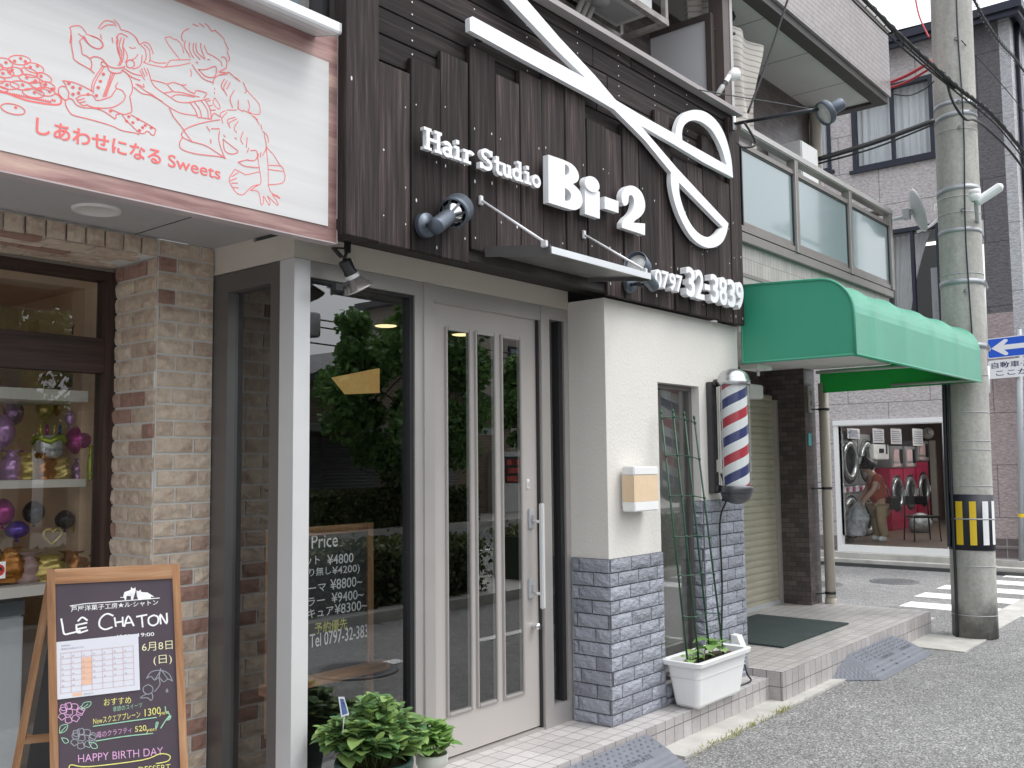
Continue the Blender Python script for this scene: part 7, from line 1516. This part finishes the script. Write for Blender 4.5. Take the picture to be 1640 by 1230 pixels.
g = MB(); ribbon(g, [Q(-.118,.07,.975-.095), Q(-.128,.07,.865)], .11, -F, .012); g.build('shirt_print', PAPER, per)
g = MB(); P_ = smooth([Q(.09,.12,1.10), Q(-.05,.1,1.05), Q(-.13,-.02,.9), Q(-.14,-.16,.72)], 5); g.tube(P_, .014, 6); st_2 = g.build('shoulder_strap', BLACK, per)
t = thing('shoulder_bag', 'black shoulder bag hanging at the hip of the person in the laundry', 'bag', Q(-.17,-.17,.6)); g = MB(); c = Q(-.19,-.16,.63); g.obox(c, F*.07, Sd*.14, (0,0,.1)); g.build('pouch', BLACK, t); g = MB(); g.obox(c+Vector((0,0,.06))-F*.075, F*.006, Sd*.135, (0,0,.05)); g.build('flap', DARKM, t)
t = thing('carried_bag', 'big clear plastic bag of laundry held low by the person in the laundry', 'bag', Q(.33,.0,.2)); g = MB()
def bagf(u, v):
    a = u*6.283; r = (.05+.17*math.sin(min(1, (1-v)*1.25)*math.pi*.62))*(1+.22*noise.noise((math.cos(a)*2, math.sin(a)*2, v*5))); return Q(.30+.12*(1-v)+r*math.cos(a)*.95, .04+r*math.sin(a), .10+.56*v)
g.grid(26, 18, bagf); g.build('sack', SACK, t)
# ---- kerb before the laundry
g = MB(); g.box(14.55, 14.72, 3.0, 13, -.02, .10); g.box(14.95, XF+.1, YC-.1, 13, -.02, .16); g.box(14.72, 14.95, 3.0, 13, -.02, .03); struct('laundry_kerb', g, KERBC)
g = MB(); g.box(14.5, 14.549, 3.0, 13, -.02, .05); struct('gutter', g, M('dark_gutter', (.06,.06,.06), .8))
# ---------------------------------------------------------------- one-way road sign
sp = thing('road_sign', 'blue one-way arrow road sign with a white plate below on a grey post', 'road sign', (15.03, 3.19, 0))
rd = Vector((-.30,-.954,0)).normalized(); nn = Vector((-.954,.30,0)).normalized()
L0 = at(1582, 607, 'x', 15.0); zA0, zA1 = at(1588,607,'x',15.0).z, at(1584,578,'x',15.0).z; zB0, zB1 = at(1584,575,'x',15.0).z, at(1582,543,'x',15.0).z
o0 = Vector((15.0, at(1582,575,'x',15.0).y, 0)); Ws = .84
def RS(u, z, off=0): return o0+rd*u+nn*off+Vector((0,0,z))
def rr_(u0, u1, z0, z1, r, off, n=5):
    out = []
    for cu, cz, a0 in ((u1-r,z1-r,0),(u0+r,z1-r,90),(u0+r,z0+r,180),(u1-r,z0+r,270)):
        for i in range(n+1): a = math.radians(a0+90*i/n); out.append(RS(cu+r*math.cos(a), cz+r*math.sin(a), off))
    return out
SBL = M('sign_blue', (.01,.10,.62), .35, var=.02); SWH = M('sign_white', (.82,.83,.85), .35, var=.02)
g = MB(); g.prism([rr_(0, Ws, zB0, zB1, .03, 0)], -nn*.004); bpl = g.build('arrow_plate', SWH, sp)
g = MB(); g.prism([rr_(.012, Ws-.012, zB0+.012, zB1-.012, .022, .0012)], -nn*.001); g.build('blue_field', SBL, bpl)
zc = (zB0+zB1)/2; hA = (zB1-zB0)*.40
g = MB(); ah = [(.06,0),(.26,hA),(.30,hA*.95),(.31,hA*.75),(.25,hA*.3),(Ws-.06,hA*.3),(Ws-.06,-hA*.3),(.25,-hA*.3),(.31,-hA*.75),(.30,-hA*.95),(.26,-hA)]
g.prism([[RS(u, zc+z, .0026) for u, z in ah]], -nn*.001); g.build('arrow', SWH, bpl)
g = MB(); g.prism([rr_(0, Ws, zA0, zA1, .03, 0)], -nn*.004); wpl = g.build('notice_plate', SWH, sp)
g = MB(); hz = (zA1-zA0); text(g, '自動車·原付', RS(.05, zA0+hz*.54, .001), rd, (0,0,1), nn, width=Ws-.10, height=hz*.34, off=.012); text(g, 'ここから', RS(.11, zA0+hz*.14, .001), rd, (0,0,1), nn, width=Ws-.22, height=hz*.29, off=.014); g.build('plate_lettering', M('sign_navy_text', (.03,.04,.1), .5, var=0), wpl)
g = MB(); pb_ = RS(Ws*.5, 0, -.05); pq = Vector((pb_.x, pb_.y, 0)); pp_ = at(1622,700,'x',15.0); pq = Vector((pp_.x+.05, at(1636,900,'x',15.05).y, 0)); g.tube([pq, (RS(.45,3.4,-.045))], .04, 16); g.build('post', STRAP, sp)
g = MB(); q = at(1632,825,'x',15.03); g.lathe([(.043,-.025),(.043,.025)], pq.lerp(RS(.45,3.4,-.045), q.z/3.4), (RS(.45,3.4,-.045)-pq), 18); g.build('yellow_band', YST, sp)

# ---------------------------------------------------------------- across the street (seen mirrored in the glass)
def foliage(g, n, fn, sz, rb, up=.5):
    for i in range(n):
        c, s_ = fn(); s_ *= sz; a = rb.uniform(0, 6.28); el = rb.gauss(.2, .6); d = Vector((math.cos(a)*math.cos(el), math.sin(a)*math.cos(el), math.sin(el))); u = d.orthogonal().normalized(); u = (u*math.cos(a*3)+d.cross(u)*math.sin(a*3)); w_ = s_*.38; c = Vector(c)
        g.add([c-d*s_*.5, c+u*w_, c+d*s_*.5, c-u*w_], [(0,1,2,3)])
def tree(label, x, y, h, cz, rx, rz, n, seed, leafm=LEAFT, sz=.17, group='street trees across the road'):
    rb = random.Random(seed); t = thing('street_tree', label, 'tree', (x, y, 0), group); g = MB(); P_ = smooth([(x,y,0),(x+.06,y,h*.3),(x-.04,y+.05,h*.55),(x+.05,y,h*.92)], 5); m_ = len(P_); g.tube(P_, [.15-.13*i/(m_-1) for i in range(m_)], 10)
    clumps = []
    for i in range(34):
        a = rb.uniform(0, 6.28); e = rb.uniform(-1, 1); r = rb.uniform(.35, 1)**.6; c = Vector((x+rx*r*math.cos(a)*math.sqrt(1-e*e*.8), y+rx*r*math.sin(a)*math.sqrt(1-e*e*.8), cz+rz*e*r)); clumps.append((c, rb.uniform(.32,.62)*rx*.55))
        if i % 2 == 0: s0 = P_[int(m_*.4)+i % int(m_*.55)]; g.tube(smooth([s0, s0.lerp(c,.5)+Vector((0,0,.15)), c], 3), [.035,.03,.025,.022,.018,.014,.01][:len(smooth([s0, s0, c], 3))], 5)
    g.build('trunk', BARK, t); g = MB()
    def fn():
        c, r = rb.choice(clumps); v = Vector((rb.gauss(0,1), rb.gauss(0,1), rb.gauss(0,.8))).normalized()*r*rb.random()**.4; return c+v, rb.uniform(.7,1.3)
    foliage(g, n, fn, sz, rb); g.build('crown', leafm, t); return t
tree('tall leafy street tree across the road mirrored in the salon window', 16.2, -9.6, 5.6, 3.35, 2.0, 2.5, 15000, 41)
tree('second leafy street tree across the road mirrored in the right door slot', 20.6, -9.6, 4.4, 3.3, 1.0, 1.2, 4000, 43)
tree('street tree across the road left of the tall one, outside the mirrored gable', 8.0, -9.8, 5.0, 3.6, 1.8, 1.7, 5000, 44)
def hedge(label, x0, x1, y0, y1, h, n, seed, sz=.06):
    rb = random.Random(seed); t = thing('hedge', label, 'hedge', ((x0+x1)/2, (y0+y1)/2, 0), 'clipped hedges along the road')
    g = MB()
    def fn():
        s_ = rb.random(); x = rb.uniform(x0, x1); b_ = .06*noise.noise((x*2.3, seed, 0))
        if s_ < .45: return (x, y1+rb.gauss(0,.04)+b_, rb.uniform(.08, h)), rb.uniform(.7,1.3)
        if s_ < .85: return (x, rb.uniform(y0, y1), h+rb.gauss(0,.03)+b_), rb.uniform(.7,1.3)
        return (x, y0+rb.gauss(0,.04), rb.uniform(.05, h)), rb.uniform(.7,1.3)
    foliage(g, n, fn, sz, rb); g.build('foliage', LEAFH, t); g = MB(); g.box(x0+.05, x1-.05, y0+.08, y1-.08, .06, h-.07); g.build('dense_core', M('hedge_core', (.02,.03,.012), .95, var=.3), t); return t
hedge('low clipped hedge on the kerbed island nearest the salon, seen mirrored', 3.4, 8.6, -1.75, -.95, .72, 16000, 51); hedge('low clipped hedge on the island farther along the road, seen mirrored', 9.6, 16, -1.75, -.95, .72, 14000, 52)
hedge('clipped hedge on the far pavement before the shuttered shop, seen mirrored', 13.6, 19.0, -11.0, -10.2, .95, 7000, 53, .1)
g = MB(); g.box(3, 16.5, -1.95, -.68, -.02, .11); g.box(-20, 60, -14, -9.7, -.02, .12); struct('far_pavement', g, KERBC)
hs = thing('gabled_shop', 'brick gabled shop with grey shutters across the road, mirrored in the salon glass', 'shop', (17.2, -12.6, 0))
yh = -12.6; RBR = tilemat('far_brick', (.30,.22,.15), (.22,.155,.105), (.33,.3,.26), .24, .085, .01, .5, .8)
g = MB(); g.prism([[Vector((12.4,yh,0)),Vector((23.2,yh,0)),Vector((23.2,yh,3.0)),Vector((18.0,yh,4.75)),Vector((12.4,yh,2.95))]], (0,-6,0)); g.build('wall', RBR, hs)
ROOFM = M('grey_roof', (.12,.12,.13), .7, var=.15, vs=6)
g = MB()
for (ax_, az), (bx_2, bz) in (((11.9,2.82),(18.0,4.85)),((18.0,4.85),(23.8,2.88))):
    g.add([(ax_,yh+.5,az),(bx_2,yh+.5,bz),(bx_2,yh-6.4,bz),(ax_,yh-6.4,az),(ax_,yh+.5,az-.16),(bx_2,yh+.5,bz-.16),(bx_2,yh-6.4,bz-.16),(ax_,yh-6.4,az-.16)], [(0,1,2,3),(7,6,5,4),(0,4,5,1),(3,2,6,7),(0,3,7,4),(1,5,6,2)])
g.build('roof', ROOFM, hs)
FSH = M('far_shutter_grey', (.24,.24,.245), .5, .2, var=.05)
for a, b in ((12.0,14.6),(15.0,17.6),(18.0,20.6)):
    g = MB()
    for k in range(26): g.add([(a,yh+.03,.12+.085*k),(b,yh+.03,.12+.085*k),(b,yh+.05,.16+.085*k),(a,yh+.05,.16+.085*k),(b,yh+.03,.2+.085*k),(a,yh+.03,.2+.085*k)], [(0,1,2,3),(3,2,4,5)])
    g.build('shutter', FSH, hs)
g = MB(); g.box(11.6, 21.4, yh, yh+.9, 2.5, 2.58); g.box(11.6, 21.4, yh+.86, yh+.92, 2.42, 2.62); g.build('canopy', M('far_canopy', (.42,.45,.44), .5), hs)
hb_ = thing('beige_house', 'plain beige rendered house behind the gabled shop, mirrored in the door slots', 'building', (34, -20, 0)); g = MB(); g.box(27.5, 42, -24, -17.5, 0, 8.2); g.build('wall', M('far_beige', (.4,.36,.31), .8, var=.05), hb_); g = MB(); g.box(27.1, 42.4, -24.4, -17.1, 8.2, 8.45); g.build('roof', ROOFM, hb_)
for k in range(3): g = MB(); g.box(29+4*k, 30.8+4*k, -17.5, -17.44, 4.5, 6.2); f_ = g.build('window_frame', NAVY, hb_); g = MB(); g.box(29.1+4*k, 30.7+4*k, -17.44, -17.43, 4.6, 6.1); g.build('pane', FROST, f_)
hd2 = thing('grey_house', 'low dark roofed house across the road to the left, mirrored in the window', 'building', (4, -15, 0)); g = MB(); g.box(-4, 9.8, -20, -13.5, 0, 4.2); g.build('wall', M('far_grey', (.3,.29,.28), .8, var=.06), hd2); g = MB(); g.add([(-4.5,-13,4.1),(10.3,-13,4.1),(10.3,-16.8,5.6),(-4.5,-16.8,5.6),(10.3,-20.5,4.1),(-4.5,-20.5,4.1)], [(0,1,2,3),(3,2,4,5)]); g.build('roof', ROOFM, hd2)
for k in range(4): g = MB(); g.box(-2.5+3*k, -.8+3*k, -13.5, -13.44, .9, 2.6); f_ = g.build('window_frame', NAVY, hd2); g = MB(); g.box(-2.4+3*k, -.9+3*k, -13.44, -13.43, 1.0, 2.5); g.build('pane', FROST, f_)
vm = thing('vending_machine', 'red and white vending machine across the road, mirrored in the right door slot', 'vending machine', (22.6, -12.2, .12)); g = MB(); g.box(22.1, 23.1, -12.7, -12.0, .12, 1.95, .02); g.build('cabinet', M('vending_white', (.6,.6,.58), .4), vm); g = MB(); g.box(22.2, 23.0, -12.0, -11.985, 1.0, 1.8); dsp = g.build('display_window', BLACK, vm); g = MB()
for r in range(3):
    for c in range(6): g.lathe([(.045,0),(.045,.16)], (22.3+.12*c, -11.98, 1.05+.25*r), (0,0,1), 10)
g.build('can', M('vending_cans', (.5,.1,.08), .4, island=.5), dsp)
fp = thing('far_pole', 'grey utility pole across the road, mirrored at the left of the salon window', 'utility pole', (14.2, -11.5, 0)); g = MB(); g.tube([(14.2,-11.5,0),(14.2,-11.5,5.6)], [.16,.13], 16); g.build('shaft', CONC, fp); g = MB(); g.lathe([(.25,0),(.27,.05),(.27,.5),(.25,.55),(0,.56)], (14.2,-11.2,4.6), (0,0,1), 16); g.build('transformer', GREYP, fp)
for k, (z, y) in enumerate(((4.5,-11.4),(4.9,-11.4),(5.1,-11.5))):
    cable('far_cable', ['lowest','middle','topmost'][k]+' of three wires over the far pavement, mirrored in the salon window', [(-5,y,z+.3),(4,y,z-.05),(14.2,y,z),(24,y,z-.25),(40,y,z+.2)], .02, group='wires across the road')
